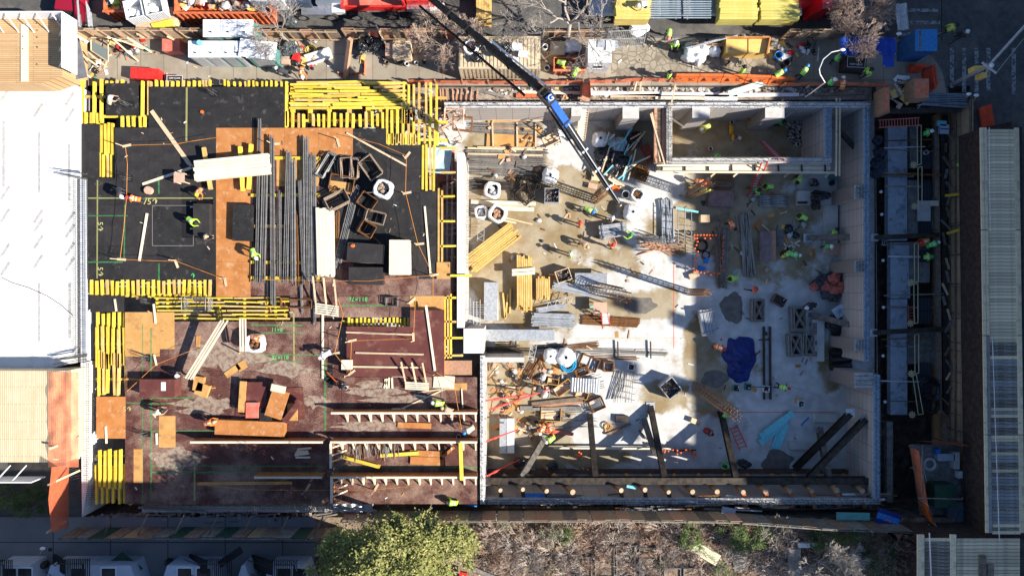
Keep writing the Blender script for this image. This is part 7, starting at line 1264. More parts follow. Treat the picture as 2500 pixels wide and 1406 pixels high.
r=T('debris_net','dark brown net hanging beside the planked walkway','net',P(2376,1310,0));o0=r.location;mb=MB();mb.sheet(lambda u,v:P(2376+6*v,1310-990*v,-.1)-o0+Vector((-.02+.55*u-0.06*noise.noise(Vector((v*60,u,0))),0,-.2+3.1*u)),4,90);part('net',mb,netb,r);mb=MB();mb.sheet(lambda u,v:P(2150+240*v,1282,-.1)-o0+Vector((0,-.6*u+.06*noise.noise(Vector((v*40,u,0))),3.0*u-.2)),4,30);part('net',mb,netb,r)
# planked walkway roofs
pk=mat('cream_plank',(.72,.56,.35),(.88,.73,.48),4,.85,st=(1,4,1),rnd=.2,c3=(.45,.36,.25),s3=1.3,t3=.6,w3=.08);pk2=mat('dark_plank',(.10,.085,.07),(.36,.31,.25),4,.85,st=(1,4,1),rnd=.3);pk3=mat('grey_plank',(.24,.23,.22),(.36,.345,.32),4,.85,rnd=.15)
ZR=3.0;k=ZR
mb=MB();mb.prism(pxp([(2402,312),(2490,312),(2500,1312),(2416,1312)],ZR-.3),0.0,ZR-.12);one('walkway_shade_fill',mb,netb,'solid dark fill for the shade under the planked walkway roof','frame')  # solid dark block standing in for the shade under the planks
y=316;i=0;rr=random.Random(5)
while y<1300:
    h_=rr.uniform(7.5,9);s_=(y-312)/1000;xl=2400+14*s_+10;xr=2478+14*s_;m__=pk if y<820 else rr.choice([pk2,pk2,pk3,pk]);mb=MB();
    mb.prism(pxp([(xl,y),(xr,y),(xr,y+h_-.8),(xl,y+h_-.8)],ZR),ZR-.06,ZR);one('roof_plank',mb,m__,'cream cross plank on the walkway roof above the dark netting' if y<820 else 'weathered cross plank on the lower walkway roof','plank','walkway cross planks '+('upper' if y<820 else 'lower'));y+=h_
for(x0,x1,off,lb)in((2393,2401,0,'trench'),(2402,2409,0,'trench, inner'),(2477,2488,0,'road'),):
    for j,(ya,yb)in enumerate(((312,560),(562,818),(820,1060),(1062,1300))):
        s0=(ya-312)/1000*14;s1=(yb-312)/1000*14;mb=MB();mb.prism(pxp([(x0+s0,ya),(x1+s0,ya),(x1+s1,yb),(x0+s1,yb)],ZR+.08),ZR+.003,ZR+.08);one('edge_plank',mb,pk if x0!=2402 or j<2 else pk3,f'long edge plank of the walkway roof on the {lb} side','plank','walkway edge planks')
mb=MB();mb.tube(P(2415,312,ZR+.4),P(2418,565,ZR+.4),.03,5);mb.tube(P(2423,825,ZR+.4),P(2440,1318,ZR+.4),.03,5);one('conduit',mb,galv,'thin pale pipe running over the walkway roof','pipe')
for j in range(12):x=2242+j*20.5;yl=1306 if x<2440 else 1312;m__=pk2 if 2260<x<2300 else pk;
for j in range(12):
    y=1313+j*8.6;
    mb=MB();mb.prism(pxp(rc(2258,y,2320,y+7.8),ZR),ZR-.06,ZR);one('roof_plank',mb,pk2 if j>0 else pk,'short weathered plank in the ladder like bay of the corner roof','plank','corner roof bay planks');mb=MB();mb.prism(pxp(rc(2336,y+1,2490,y+8.6),ZR),ZR-.06,ZR);one('roof_plank',mb,pk,'cream plank of the wide corner roof','plank','corner roof planks')
for x0,x1 in((2241,2257),(2321,2335)):mb=MB();mb.prism(pxp(rc(x0,1305,x1,1420),ZR+.08),ZR-.06,ZR+.08);one('edge_plank',mb,pk,'broad edge plank of the corner roof bay','plank','corner edge planks')
for x0,y0,x1,y1,lb in((2392,1356,2408,1410,'grey plank lying on the corner roof'),(2412,1378,2427,1410,'second grey plank lying on the corner roof')):mb=MB();mb.prism(pxp(rc(x0,y0,x1,y1),ZR+.14),ZR+.003,ZR+.14);one('loose_plank',mb,woodd,lb,'plank')
mb=MB();mb.bar(P(2269,1300,ZR+.3),P(2274,1420,ZR+.3),.06,.06);one('fluorescent_tube',mb,mat('tube_white',(.9,.75,.72),rough=.4),'pale pink tube over the corner roof bay','tube')
mb=MB();mb.prism(pxp([(2244,1308),(2488,1308),(2488,1600),(2244,1600)],ZR-.2),0,ZR-.09);one('walkway_shade_fill',mb,netb,'solid dark fill for the shade under the corner roof','frame')  # same dark block, painting the shade below the corner roof
# guard shed in the lower trench corner
mb=MB();r=T('timber_enclosure','open timber enclosure with orange boards around stored boxes','enclosure',P(2222,1262,-.6));o0=r.location;c_=lambda x,y,z:P(x,y,z)-o0
mb=MB();mb.prism([tuple(c_(x,y,-.6)[:2])for x,y in((2222,1084),(2340,1084),(2352,1262),(2246,1262))],0,.04);part('floor',mb,dkc,r)
for a,m__,nm in((((2220,1088),(2242,1215)),solor,'side_panel'),(((2232,1075),(2345,1078)),mat('dull_red_board',(.30,.08,.05),(.38,.12,.08),3,.7),'back_panel'),(((2242,1215),(2268,1280)),offw,'door_panel'),(((2240,1218),(2256,1262)),orange,'door_panel')):
    mb=MB();p,q=c_(*a[0],-.6),c_(*a[1],-.6);mb.add([p,q,q+Vector((-.25,0,1.6)),p+Vector((-.25 if nm!='back_panel' else 0,0.25 if nm=='back_panel' else 0,1.6))],[(0,1,2,3)]);part(nm,mb,m__,r)
for x,y in((2220,1088),(2230,1140),(2242,1215),(2268,1280),(2350,1215)):mb=MB();mb.bar(c_(x,y,-.6),c_(x,y,1.2),.08,.08);part('post',mb,woodd,r)
for a in((2242,1215,2350,1218),(2222,1140,2240,1148),(2252,1085,2253,1210)):mb=MB();mb.bar(c_(a[0],a[1],1.1),c_(a[2],a[3],1.1),.07,.05);part('rail',mb,woodd,r)
for x,y,lx,ly,h_,m__,lb in((2285,1200,1.5,1.6,1.1,green,'dark green cabinet in the timber enclosure'),(2330,1245,1.6,1.4,.5,mat('blue_grey_panel',(.10,.13,.16),(.15,.18,.22),3),'blue grey cover beside the dark green cabinet'),(2300,1112,1.2,.5,.5,slabm,'long blue grey box at the back of the enclosure'),(2325,1120,.4,1.2,.5,conc_lt,'white tall carton in the enclosure'),(2283,1100,.3,.4,.4,bluel,'bright blue carton in the enclosure'),(2336,1155,.3,.5,.4,offw,'small white carton in the enclosure')):box_thing('cabinet' if 'cabinet' in lb else 'carton',x,y,0,lx,ly,h_,-.55,m__,lb,'cabinet' if 'cabinet' in lb else 'carton')
coil(2268,1132,-.5,.45,6,.03,offw,'white cable loops in the enclosure');bundle(2250,1150,80,2.2,.4,5,1,-.5,offw,.03,'conduit','white conduit standing in the enclosure','conduit','conduits in enclosure',ja=3)
mb=MB();M=frame(2175,1262,.5,14);r=T('printed_panel','blue printed panel with a mountain mark on the retaining fence','panel',P(2168,1265,.6),-math.radians(18));mb=MB();mb.box(-.85,.85,-.55,.55,0,.03);part('board',mb,mat('print_navy',(.015,.03,.18),(.02,.04,.22),3),r);mb=MB();mb.box(-.84,.84,-.2,.22,.031,.034);part('blue_band',mb,bluel,r);mb=MB();mb.add([(-.3,-.25,.037),(.0,.0,.037),(.3,-.25,.037),(.15,-.22,.037),(0,-.1,.037),(-.15,-.22,.037)],[(5,4,1,0),(3,2,1,4)]);part('mountain_mark',mb,redf,r)
M=frame(2082,1259,.4,1);mb=MB(M);mb.box(-1.2,1.2,-.26,.26,0,.08);mb.M=Matrix();one('foam_board',mb,mat('teal_foam',(.12,.38,.35),(.16,.44,.40),3),'teal foam board lying by the brown fence','board');
M=frame(1778,1250,.3,10);mb=MB(M);mb.box(-.5,.5,-.35,.35,0,.05);mb.M=Matrix();one('metal_sheet',mb,slabm,'blue grey sheet corner at the end of the boarded fence','sheet')
eslab(2165,1030,2180,1225,-1.2,.4,woodg,'weathered timber post lying beside the lower pit wall','long_timber','timber');
# board boxes at the trench head
for x0,y0,x1,y1,h_,m__,lb in((2158,214,2172,275,1.4,solor,'orange brown board box at the corner of the trench'),(2232,192,2268,240,1.3,wood,'wooden board box beside the red barriers')):
    a=P(x0,y1,h_);b=P(x1,y0,h_);r=T('board_box',lb,'box',(a.x,a.y,0));lx,ly=b.x-a.x,b.y-a.y;mb=MB();mb.box(0,lx,0,ly,0,h_);part('side',mb,woodr,r);mb=MB();mb.box(.05,lx-.05,.05,ly-.05,h_+.002,h_+.02);part('lid',mb,m__ if 'orange' in lb else solor,r)
bundle(2300,245,2,3.4,1.0,8,3,-.1,mat('bluish_bar',(.16,.19,.23),(.26,.30,.35),4,.5,.2,rnd=.2),.04,'steel_bar','bluish bar in the stack at the trench head','bar','bars at trench head',ja=2)
plank(2150,272,2345,268,-.4,.4,.3,dksteel,'dark beam closing the head of the trench',name='steel_waler',cat='waler')
# fences along the south
rC=[woodd,mat('tan_board_fence',(.34,.23,.13),(.42,.29,.17),2,.8),woodr,woodg]
def hoard(pts,h,m,label,np_,z=0):
    for i,(a,b)in enumerate(zip(pts,pts[1:])):fenceline(a[0],a[1],b[0],b[1],h,np_[i],label[i],m=woodg,pm=m,z=z)
rC2=[woodr,MC['tan_board_fence'],woodd,MC['tan_board_fence']]
hoard([(848,1247),(1180,1247),(1500,1246),(1790,1249)],2.1,rC2,['boarded fence behind the big green tree','boarded fence above the bare brush','boarded fence above the dry stalks'],[11,10,9],z=.0)
hoard([(1790,1252),(2010,1268),(2170,1272),(2260,1285)],2.0,[woodd,woodg],['dark boarded fence bending behind the bare shrub','dark boarded fence by the teal foam board','dark boarded fence at the enclosure'],[6,4,3])
hoard([(188,1288),(480,1286),(840,1288)],2.1,[woodd,woodg,green,woodd,MC['tan_board_fence']],['boarded fence by the shaded sidewalk near the orange netting','boarded fence by the shaded sidewalk near the tree'],[8,10])
for i,(x,y)in enumerate(((262,1262),(348,1255),(436,1258),(520,1256),(600,1262),(690,1262),(775,1262))):plank(x+14,y-2,x-14,y+56,1.6,.1,.08,woodd,'slanting fence prop over the strip of lying boards','fence props in the shade',name='fence_prop')
for i in range(24):x=rnd(230,780);y=rnd(1246,1280);plank(x,y,x+rnd(30,110),y+rnd(-14,6),-.1+rnd(0,.15),.1,.05,R.choice([woodg,woodd]),'grey board lying between deck and shaded fence','lying boards in the shade',name='lying_board')
plank(450,1227,625,1227,.9,.14,.08,woodg,'long pale batten at the lower edge of the deck');plank(338,1238,505,1250,.7,.16,.08,woodg,'slanting long board at the lower edge of the deck');eslab(850,1244,920,1249,.6,.1,galv,'corrugated pale sheet edge at the deck','metal_sheet','sheet')
netline([(500,1245),(600,1243),(700,1246),(840,1244)],.5,'strip of dark orange net at the foot of the deck',solor,z=.0)
mb=MB()
for x in ar(350,860,6):mb.tube(P(x,1232,1.0),P(x-4,1248,.5),.018,3,cap=False)
for y in(1236,1241):mb.tube(P(345,y,.9),P(860,y,.9),.02,3,cap=False)
one('rebar_mesh',mb,rebar,'bent bar mat along the lower edge of the brown deck','rebar mesh');mb=MB();mb.box(P(345,0,.5).x,P(900,0,.5).x,P(0,1250,.5).y,P(0,1235,.5).y,-3,.45);one('concrete_wall',mb,conc_lt,'low concrete wall top under the bent bar mat','wall')
M=frame(860,1238,.8,0);mb=MB(M);mb.sheet(lambda u,v:Vector(((u-.5)*2.9,(v-.5)*.65,.07*math.sin(u*30))),30,3);mb.M=Matrix();one('ribbed_sheet',mb,galv,'wavy pale sheet at the lower deck edge','sheet')
rubble('rubble',520,1262,300,18,-.1,400,.04,.16,[woodd,brickr,dksteel],'dark litter between deck and shaded fence',12)
# orange netting at the corner and the light decks to the west
r=T('orange_netting_screen','orange netting screen hanging at the lower corner of the white slab','netting',P(180,1290,0));o0=r.location
mb=MB();mb.sheet(lambda u,v:(P(168,1140+150*v,.9)-o0).lerp(P(118+8*abs(v-.5)*2,1140+160*v,4.0)-o0,u)+Vector((0,0,-.25*math.sin(PI*u))),8,16);part('net',mb,netor,r);mb=MB();mb.sheet(lambda u,v:P(118+74*u,908+232*v,3.06+.25*noise.noise(Vector((u*3,v*7,0))))-o0,12,24);part('net',mb,mat('orange_net_thin',(.80,.22,.10),(.86,.30,.16),3,.8,alpha=.62),r)
for a in((114,1300,160,1272),(116,1184,195,1148),(120,1096,196,1066)):mb=MB();mb.bar(P(a[0],a[1],3.6)-o0,P(a[2],a[3],1.6)-o0,.12,.08);part('boom_board',mb,wood,r)
pdeck=brick('light_plank_deck',(.74,.61,.42),(.68,.54,.35),(.25,.17,.10),2.4,.14,.012,ax='YX',dirt=.25,dc=(.40,.27,.15),ds=1.5)
pdeckx=brick('tan_plank_deck',(.60,.40,.21),(.50,.31,.15),(.22,.13,.07),2.4,.14,.012,ax='XY',dirt=.3,dc=(.36,.22,.12),ds=1.5)
r=T('plank_roof','light plank roof deck with a white parapet below the white slab','roof deck',P(158,1130,0));o0=r.location;mb=MB();mb.prism([tuple((P(x,y,2.9)-o0)[:2])for x,y in((-500,905),(162,905),(162,1128),(-500,1128))],0,2.9);part('deck',mb,pdeck,r);mb=MB();mb.box(-30,.35,-.32,-.25,2.6,4.0);part('parapet',mb,white,r)
for i in range(8):mb=MB();xx=-1-i*1.1;mb.bar((xx,-.22,3.9),(xx+.3,.6,2.95),.06,.06);part('brace',mb,offw,r)
for x,y in((172,935),(174,990),(176,1045),(179,1095)):plank(x,y-25,x+3,y+25,1.15,.75,.05,woodp,'pale plywood guard standing beside the white wall top','pale guards')
r=T('plank_roof','tan plank roof deck with a white parapet in the street corner','roof deck',P(152,205,0));o0=r.location;mb=MB();mb.prism([tuple((P(x,y,3.0)-o0)[:2])for x,y in((-500,44),(152,44),(152,186),(100,205),(-500,205))],.2,3.0);part('deck',mb,pdeckx,r)
pn=[mat('parapet_white',(.78,.78,.80),(.84,.84,.86),2,.5)]
a=P(150,28,4.2)-o0;b=P(150,165,4.2)-o0;mb=MB();mb.box(a.x-.02,a.x+.04,b.y,a.y,2.6,4.2);mb.box(-30,a.x-.021,a.y-.06,a.y,2.6,4.2);part('parapet',mb,pn[0],r)
for i in range(8):mb=MB();xx=a.x-.7-i*1.05;mb.bar((xx,a.y-.1,4.1),(xx+.15,a.y-1.0,3.02),.06,.06);part('brace',mb,offw,r)
for i in range(4):mb=MB();yy=b.y+.4+i*1.05;mb.bar((a.x-.05,yy,4.1),(a.x-.95,yy,3.02),.06,.06);part('brace',mb,offw,r)
mb=MB();mb.bar(P(60,60,3.06)-o0,P(60,200,3.06)-o0,.5,.05);part('walk_board',mb,woodp,r)
for x,y in((92,58),(92,75),(92,92),(92,116),(92,158),(56,90),(56,120)):mb=MB();mb.lathe([(0,0),(.05,0),(.05,.04),(0,.05)],6);mb.v=[v+P(x,y,3.06)-o0 for v in mb.v];part('bolt_cap',mb,woodd,r)
plank(170,72,196,192,1.5,1.0,.1,mat('blue_grey_sheeting',(.10,.11,.13),(.16,.17,.20),2),'dark sheeting hanging under the white parapet',name='sheeting',cat='sheeting');plank(183,85,214,104,2.0,.18,.08,offw,'white bar reaching from the parapet to the fence')
# houses to the south
stc=mat('stucco_blue_shade',(.50,.55,.62),(.58,.62,.70),1.5,.8);  # white stucco with the blue of the shade put into its colour
ys=P(0,1386,0).y
r=T('row_house','long row of pale houses across the shaded sidewalk','houses',(P(-300,0,0).x,ys-11,0));o0=r.location;X1=-3.2-o0.x
mb=MB();mb.box(0,X1,0,10.4,zr,16);part('wall',mb,stc,r);mb=MB();mb.box(-.2,X1+.2,-.2,10.6,16,16.3);part('roof',mb,woodg,r)
for x0,x1,lb in((-30,88,'a'),(105,335,'b'),(390,535,'c'),(572,615,'d'),(640,760,'e')):
    a=P(x0,1378,1.8)-o0;b=P(x1,1378,1.8)-o0;mb=MB();mb.prism([(a.x,10.4),(b.x,10.4),(b.x-.5,11.9),(a.x+.5,11.9)],zr,1.75);part('bay_front',mb,stc,r)
    for k in(.3,.62):
        if x1-x0>100:mb=MB();xx=a.x+(b.x-a.x)*k;mb.box(xx,xx+.95,11.15,11.7,1.763,1.775);w_=part('window',mb,glass,r);mb=MB();mb.box(xx-.08,xx+1.03,11.07,11.78,1.751,1.762);part('frame',mb,white,w_)
def firestair(x,y,label,ang=0):
    r=T('fire_stair',label,'stair',P(x,y,0),-math.radians(ang));ir=mat('iron_black',(.015,.015,.018),rough=.5)if 'iron_black' not in MC else MC['iron_black']
    for k in(-.45,.45):mb=MB();mb.bar((-1.6,-.2+k,.2),(.6,.2+k,2.4),.05,.12);part('stringer',mb,ir,r);mb=MB();mb.bar((-1.6,-.2+k,1.1),(.6,.2+k,3.3),.04,.04);part('handrail',mb,ir,r)
    for i in range(9):mb=MB();c=Vector((-1.5+i*.25,-.18+i*.045,.35+i*.25));mb.bar(c+Vector((0,-.42,0)),c+Vector((0,.42,0)),.2,.03);part('tread',mb,ir,r)
    mb=MB();
    for i in range(14):mb.bar((.65+i*.13,-.8,2.4),(.65+i*.13,.8,2.4),.05,.04)
    part('landing_grate',mb,ir,r);mb=MB();mb.path([(.6,-.8,3.3),(2.45,-.8,3.3),(2.45,.8,3.3),(.6,.8,3.3)],.035,5)
    for i in range(10):mb.tube((.65+i*.2,.8,2.4),(.65+i*.2,.8,3.3),.015,4);mb.tube((.65+i*.2,-.8,2.4),(.65+i*.2,-.8,3.3),.015,4)
    part('guard',mb,ir,r)
firestair(190,1358,'black iron stair at the second bay front',0);firestair(520,1358,'black iron stair at the third bay front',0);firestair(672,1360,'black iron stair nearest the green tree',0);firestair(10,1360,'black iron stair at the picture corner bay front',0)
plank(535,1378,590,1340,2.0,.5,.05,mat('iron_black2',(.02,.02,.022)),'narrow black ladder leaning near the third bay front',name='iron_ladder',cat='ladder')
for x,y in((108,1378),(413,1372),(640,1392)):mb=MB();mb.blob(P(x,y,.5),.3,.28,.4,x,.1);one('planter_ball',mb,dksteel,'dark round pot on the shaded sidewalk','pot','dark pots')
M=frame(123,1341,0,0);lampbulb(104,1338,2.6,'white work light over the shaded sidewalk');eslab(118,1337,127,1345,.005,.004,black,'small dark square cover in the sidewalk','drain_cover','cover')
M=frame(320,1365,.4,30);r=T('garden_screen','dark green folded canopy on the shaded sidewalk','canopy',P(318,1368,0));mb=MB();mb.add([(-1.3,0,.9),(0,1.0,1.0),(1.4,-.2,.9),(.3,-.7,.7)],[(3,2,1,0)]);part('cloth',mb,green,r);mb=MB();mb.path([Vector((-1.3,0,.9)),Vector((0,1.0,1.0)),Vector((1.4,-.2,.9)),Vector((.3,-.7,.7)),Vector((-1.3,0,.9))],.03,4);part('frame',mb,dksteel,r)
# ================================================================= plants
def leafcloud(c,rx,ry,rz,n,s,rr,mb,clumps=40,mi=2,thin=.25):
    cl=[]
    for _ in range(clumps):
        d=Vector((rr.gauss(0,1),rr.gauss(0,1),rr.gauss(0,1))).normalized()*rr.uniform(.45,1.0);cl.append(c+Vector((d.x*rx,d.y*ry,d.z*rz)))
    for i in range(n):
        q=rr.choice(cl);k=rr.uniform(.12,.30)*min(rx,ry);d=Vector((rr.gauss(0,1),rr.gauss(0,1),rr.gauss(0,.8)))*k*.55;p=q+d;a=Vector((rr.uniform(-1,1),rr.uniform(-1,1),rr.uniform(-.4,.4))).normalized();b=a.cross(Vector((rr.uniform(-.5,.5),rr.uniform(-.5,.5),1))).normalized();l=s*rr.uniform(.6,1.3)
        mb.add([p-a*l*.5,p+b*l*.22,p+a*l*.5,p-b*l*.22],[(0,1,2,3)],rr.randrange(mi))
def branches(mb,p,d,l,r,depth,rr,sp=.55,kids=3,shrink=.68,rs=.6,grav=0,tips=None):
    q=p+d*l;m=p.lerp(q,.5)+Vector((rr.uniform(-1,1),rr.uniform(-1,1),rr.uniform(-.3,.3)))*l*.10;r=max(r,.011);n=6 if r>.06 else 3;mb.tube(p,m,r,n,r2=r*.85,cap=False);mb.tube(m,q,r*.85,n,r2=r*rs,cap=False)
    if depth==0:
        if tips is not None:tips.append(q)
        return
    for i in range(kids):
        nd=(d+Vector((rr.gauss(0,sp),rr.gauss(0,sp),rr.gauss(0,sp*.5)+grav))).normalized();branches(mb,m.lerp(q,rr.uniform(.2,1.0))if i else q,nd,l*shrink*rr.uniform(.75,1.2),r*rs,depth-1,rr,sp,kids,shrink,rs,grav,tips)
def tree(x,y,label,h,r_,bk,depth,kids,seed,lean=(0,0),z=0,leaves=None,l0=None,sp=.55,name='bare_tree',shrink=.68,trunk=None):
    rr=random.Random(seed);t=T(name,label,'tree',P(x,y,z));mb=MB();th=trunk or h*.3;top=Vector((lean[0]*.3,lean[1]*.3,th));mb.tube((0,0,-.05),top,r_,10,r2=r_*.8);part('trunk',mb,bk,t,True);mb=MB();tips=[]
    for k in range(kids+1):
        a=2*PI*k/(kids+1)+rr.random();d=Vector((math.cos(a)*.75+lean[0]*.25,math.sin(a)*.75+lean[1]*.25,.75)).normalized();branches(mb,top,d,l0 or h*.28,r_*.6,depth,rr,sp,kids,shrink,.6,.02,tips)
    part('crown',mb,bk,t)
    if leaves:leaves(t,tips,rr)
    return t
twig=mat('brown_bare_twig',(.20,.13,.10),(.33,.22,.175),5,.9);twigl=mat('tan_bare_twig',(.34,.25,.20),(.48,.37,.30),5,.9);twiggry=mat('grey_bare_twig',(.27,.24,.22),(.40,.36,.33),5,.9)
tree(1384,104,'pale barked bare tree with forking limbs over the street',8.5,.17,bark,6,3,3,(.1,1.7),l0=2.0,sp=.5,shrink=.73,trunk=2.2)
tree(2036,84,'brown bare tree over the blue canopy and the red cab',5.6,.07,twigl,7,3,8,(.1,.6),l0=.92,sp=.42,shrink=.77);tree(1106,136,'brown bare tree beside the container',5.4,.06,twigl,6,3,12,(-.3,.4),l0=.85,sp=.42,shrink=.78);tree(712,108,'small grey bare tree above the large white board',4.6,.06,twiggry,5,3,15,(-.6,.2),l0=.9,sp=.4,shrink=.78)
# shadow throwing street trees stand mostly above the picture
tree(1060,-70,'bare street tree beyond the red dump truck',9,.2,twiggry,6,3,22,(0,0),l0=2.1);tree(1960,-80,'bare street tree beyond the red truck cab',9,.2,twiggry,4,3,23,(0,0),l0=2.1)
# big green tree
rr=random.Random(11);c_=P(965,1368,8.0);t=T('leafy_tree','big yellow green leafy tree spilling over the boarded fence','tree',(c_.x,c_.y,0));mb=MB();mb.tube((0,0,-.05),(.1,.1,5.4),.28,12,r2=.2);part('trunk',mb,barkd,t,True);mb=MB()
for k in range(7):a=2*PI*k/7;branches(mb,Vector((.1,.1,5.3)),Vector((math.cos(a),math.sin(a),.8)).normalized(),1.9,.11,2,rr,.4,3)
part('limb',mb,barkd,t);leafm=[mat('leaf_yellow_green',(.31,.295,.08),(.42,.385,.14),1.5,.7),mat('leaf_mid_green',(.19,.22,.06),(.29,.30,.09),1.5,.7),mat('leaf_olive',(.22,.23,.07),(.32,.31,.10),1.5,.7)]
mb=MB();cz=8.0
for(cx,cy,rx,ry,rz,n)in((-.3,-.6,3.8,2.4,1.2,9001),(-2.4,-1.6,2.8,2.0,1.1,5001),(0,-.2,4.4,2.9,1.6,15000),(2.5,.7,2.4,1.9,1.2,6000),(-3.2,-1.0,2.3,1.8,1.2,5000),(-.5,-1.8,4.6,1.8,1.2,7000),(.9,2.2,1.6,.9,.8,2200),(3.5,1.6,1.2,.9,.7,1500),(-4.6,-2.6,2.8,2.0,1.2,5500),(-3.6,.9,1.3,.9,.7,1500)):leafcloud(Vector((cx,cy,cz+rnd(-.4,.4)+(2.4 if n in(9001,5001)else 0))),rx,ry,rz,n,.21,rr,mb,clumps=int(22+n/170),mi=3)  # raised and out-of-view leaf clusters added to widen the crown's cast shade
part('crown',mb,leafm,t)
def shrub(x,y,rx,ry,h,n,mats,label,seed,name='green_shrub',s=.14):
    rr=random.Random(seed);t=T(name,label,'shrub',P(x,y,0));mb=MB()
    for k in range(6):a=k*PI/3;mb.tube((0,0,0),(rx*.5*math.cos(a),ry*.5*math.sin(a),h*.7),.03,4,r2=.01)
    part('stem',mb,barkd,t);mb=MB();leafcloud(Vector((0,0,h*.55)),rx,ry,h*.45,n,s,rr,mb,clumps=26,mi=len(mats));part('foliage',mb,mats,t)
dg=[mat('leaf_dark_a',(.05,.09,.025),(.09,.14,.035),2,.7),mat('leaf_dark_b',(.09,.13,.03),(.14,.19,.05),2,.7)];og=[mat('leaf_grey_green',(.17,.20,.11),(.27,.29,.18),2,.8),barkd]
for a in((1350,1290,1.3,1.0,1.3,1600,og,'grey green bush under the boarded fence'),(1382,1300,.6,.6,1.0,500,dg,'small dark green bush beside the grey green bush'),(1680,1298,.9,1.3,1.5,1400,dg,'dark green bush at the bend of the fence'),(1790,1300,1.6,1.1,1.4,1800,dg,'broad dark green bush beside the pale box'),(1850,1302,1.0,.9,1.3,1000,dg,'green bush under the bare shrub'),(2055,1300,1.2,.8,1.4,1400,dg,'green bush behind the bare shrub'),(1985,1310,.9,.8,1.2,700,dg,'green bush by the white trough'),(2130,1350,1.6,1.6,1.6,1200,[leafd],'dark evergreen bush in deep shade'),(1760,1388,.8,.6,.9,500,dg,'low green bush at the lower edge near the pale box'),(1340,1390,.9,.6,.8,500,og,'grey green bush at the lower edge'),(1235,1275,.7,.5,.7,300,og,'sparse bush beside the leafy tree'),(30,1205,1.9,1.5,1.8,2600,[leafd,dg[1]],'dark hedge bush below the light plank roof'),(95,1210,1.3,1.3,1.5,1400,[leafd],'second dark hedge bush beside the netting'),(1610,1372,.5,.5,.7,250,og,'grey green bush in the planting beds')):shrub(a[0],a[1],a[2],a[3],a[4],a[5],a[6],a[7],int(a[0]))
def barebush(x,y,h,r_,n,m,label,seed,spread=1.0,lay=.35):
    rr=random.Random(seed);t=T('bare_bush',label,'bush',P(x,y,0));mb=MB()
    for k in range(n):
        a=rr.random()*2*PI;d=Vector((math.cos(a)*spread,math.sin(a)*spread,rr.uniform(lay,1.2))).normalized();branches(mb,Vector((rr.uniform(-.2,.2)*spread,rr.uniform(-.2,.2)*spread,0)),d,h*.45*rr.uniform(.7,1.2),r_,2,rr,.32,3,.7,.6)
    part('twigs',mb,m,t)
bt=[mat('pale_brush',(.42,.34,.29),(.56,.48,.42),4,.9),twiggry,mat('reddish_twig',(.30,.19,.14),(.44,.30,.23),4,.9)]
spots=[(1210,1300),(1250,1330),(1195,1350),(1300,1330),(1290,1370),(1240,1385),(1340,1345),(1385,1345),(1430,1290),(1470,1280),(1515,1290),(1560,1285),(1610,1290),(1640,1310),(1440,1330),(1495,1330),(1550,1340),(1590,1330),(1480,1370),(1530,1375),(1420,1385),(1620,1350),(1660,1345),(1700,1330),(1720,1370),(1840,1365),(1880,1340),(1890,1385),(1945,1390),(1560,1395),(1385,1395),(1800,1330)]
nm_=['under the fence boards','beside the leafy tree','over the tan soil','by the planting beds','behind the pale box','beside the bare shrub']
for i,(x,y)in enumerate(spots):barebush(x,y,1.5,.022,20,bt[i%3],'tangled leafless bush in the dry garden brush',100+i)
for o in[o for o in COL.objects if o.name.startswith('bare_bush')]:o['group']='leafless bushes of the dry garden'
tree(1990,1362,'pale bare shrub tree rising over the dark bushes',4.6,.05,mat('pale_dead_twig',(.40,.36,.32),(.52,.48,.43),4,.9),5,4,41,(0,0),l0=1.1,trunk=.5,shrink=.74,sp=.3);tree(2180,1310,'dark bare shrub with pale buds in deep shade',3.6,.06,twig,4,4,42,(0,-1),l0=1.0,trunk=.5,shrink=.72);tree(1880,1295,'thin bare shrub over the dark green bush',3,.05,twiggry,3,4,43,(0,0),l0=.9,trunk=.4)
# leaf litter
rr=random.Random(9);mb=MB()
for i in range(5200):
    p=P(rr.uniform(1170,2240),rr.uniform(1266,1420),.1);a=rr.random()*PI;l=rr.uniform(.04,.13);d=Vector((math.cos(a)*l,math.sin(a)*l,rr.uniform(-.03,.05)));e=Vector((-d.y,d.x,.02))*.45;p.z=.03+.16*noise.noise(Vector(((p.x-x0)*0,0,0)))+rr.uniform(.05,.16);mb.add([p-d,p+e,p+d,p-e],[(0,1,2,3)],rr.randrange(3))
one('leaves',mb,[mat('dead_leaf',(.30,.19,.11),(.42,.28,.17),4,.9),mat('dead_leaf_grey',(.36,.30,.25),(.50,.43,.36),4,.9),mat('dead_leaf_dark',(.12,.07,.05),(.20,.12,.08),4,.9)],'dead leaves and straw over the garden soil','leaf litter',kind='stuff')
for x0_,y0_,x1_,y1_,lb in((1452,1330,1500,1406,'long timber edged planting bed'),(1504,1330,1550,1406,'planting bed beside the long one'),(1560,1335,1612,1406,'third planting bed with pale rim'),(1402,1358,1445,1406,'planting bed nearest the grey green bush'),(1620,1385,1662,1420,'small planting bed at the lower edge'),(1668,1385,1712,1420,'white rimmed planting bed at the lower edge')):
    a=P(x0_,y1_,.3);b=P(x1_,y0_,.3);r=T('planting_bed',lb,'planting bed',(a.x,a.y,0));lx,ly=b.x-a.x,b.y-a.y;mb=MB();t_=.06;mb.box(0,lx,0,t_,0,.42);mb.box(0,lx,ly-t_,ly,0,.42);mb.box(0,t_,t_,ly-t_,0,.42);mb.box(lx-t_,lx,t_,ly-t_,0,.42);part('rim',mb,woodg,r);mb=MB();mb.box(t_,lx-t_,t_,ly-t_,0,.3);part('soil',mb,soil,r)
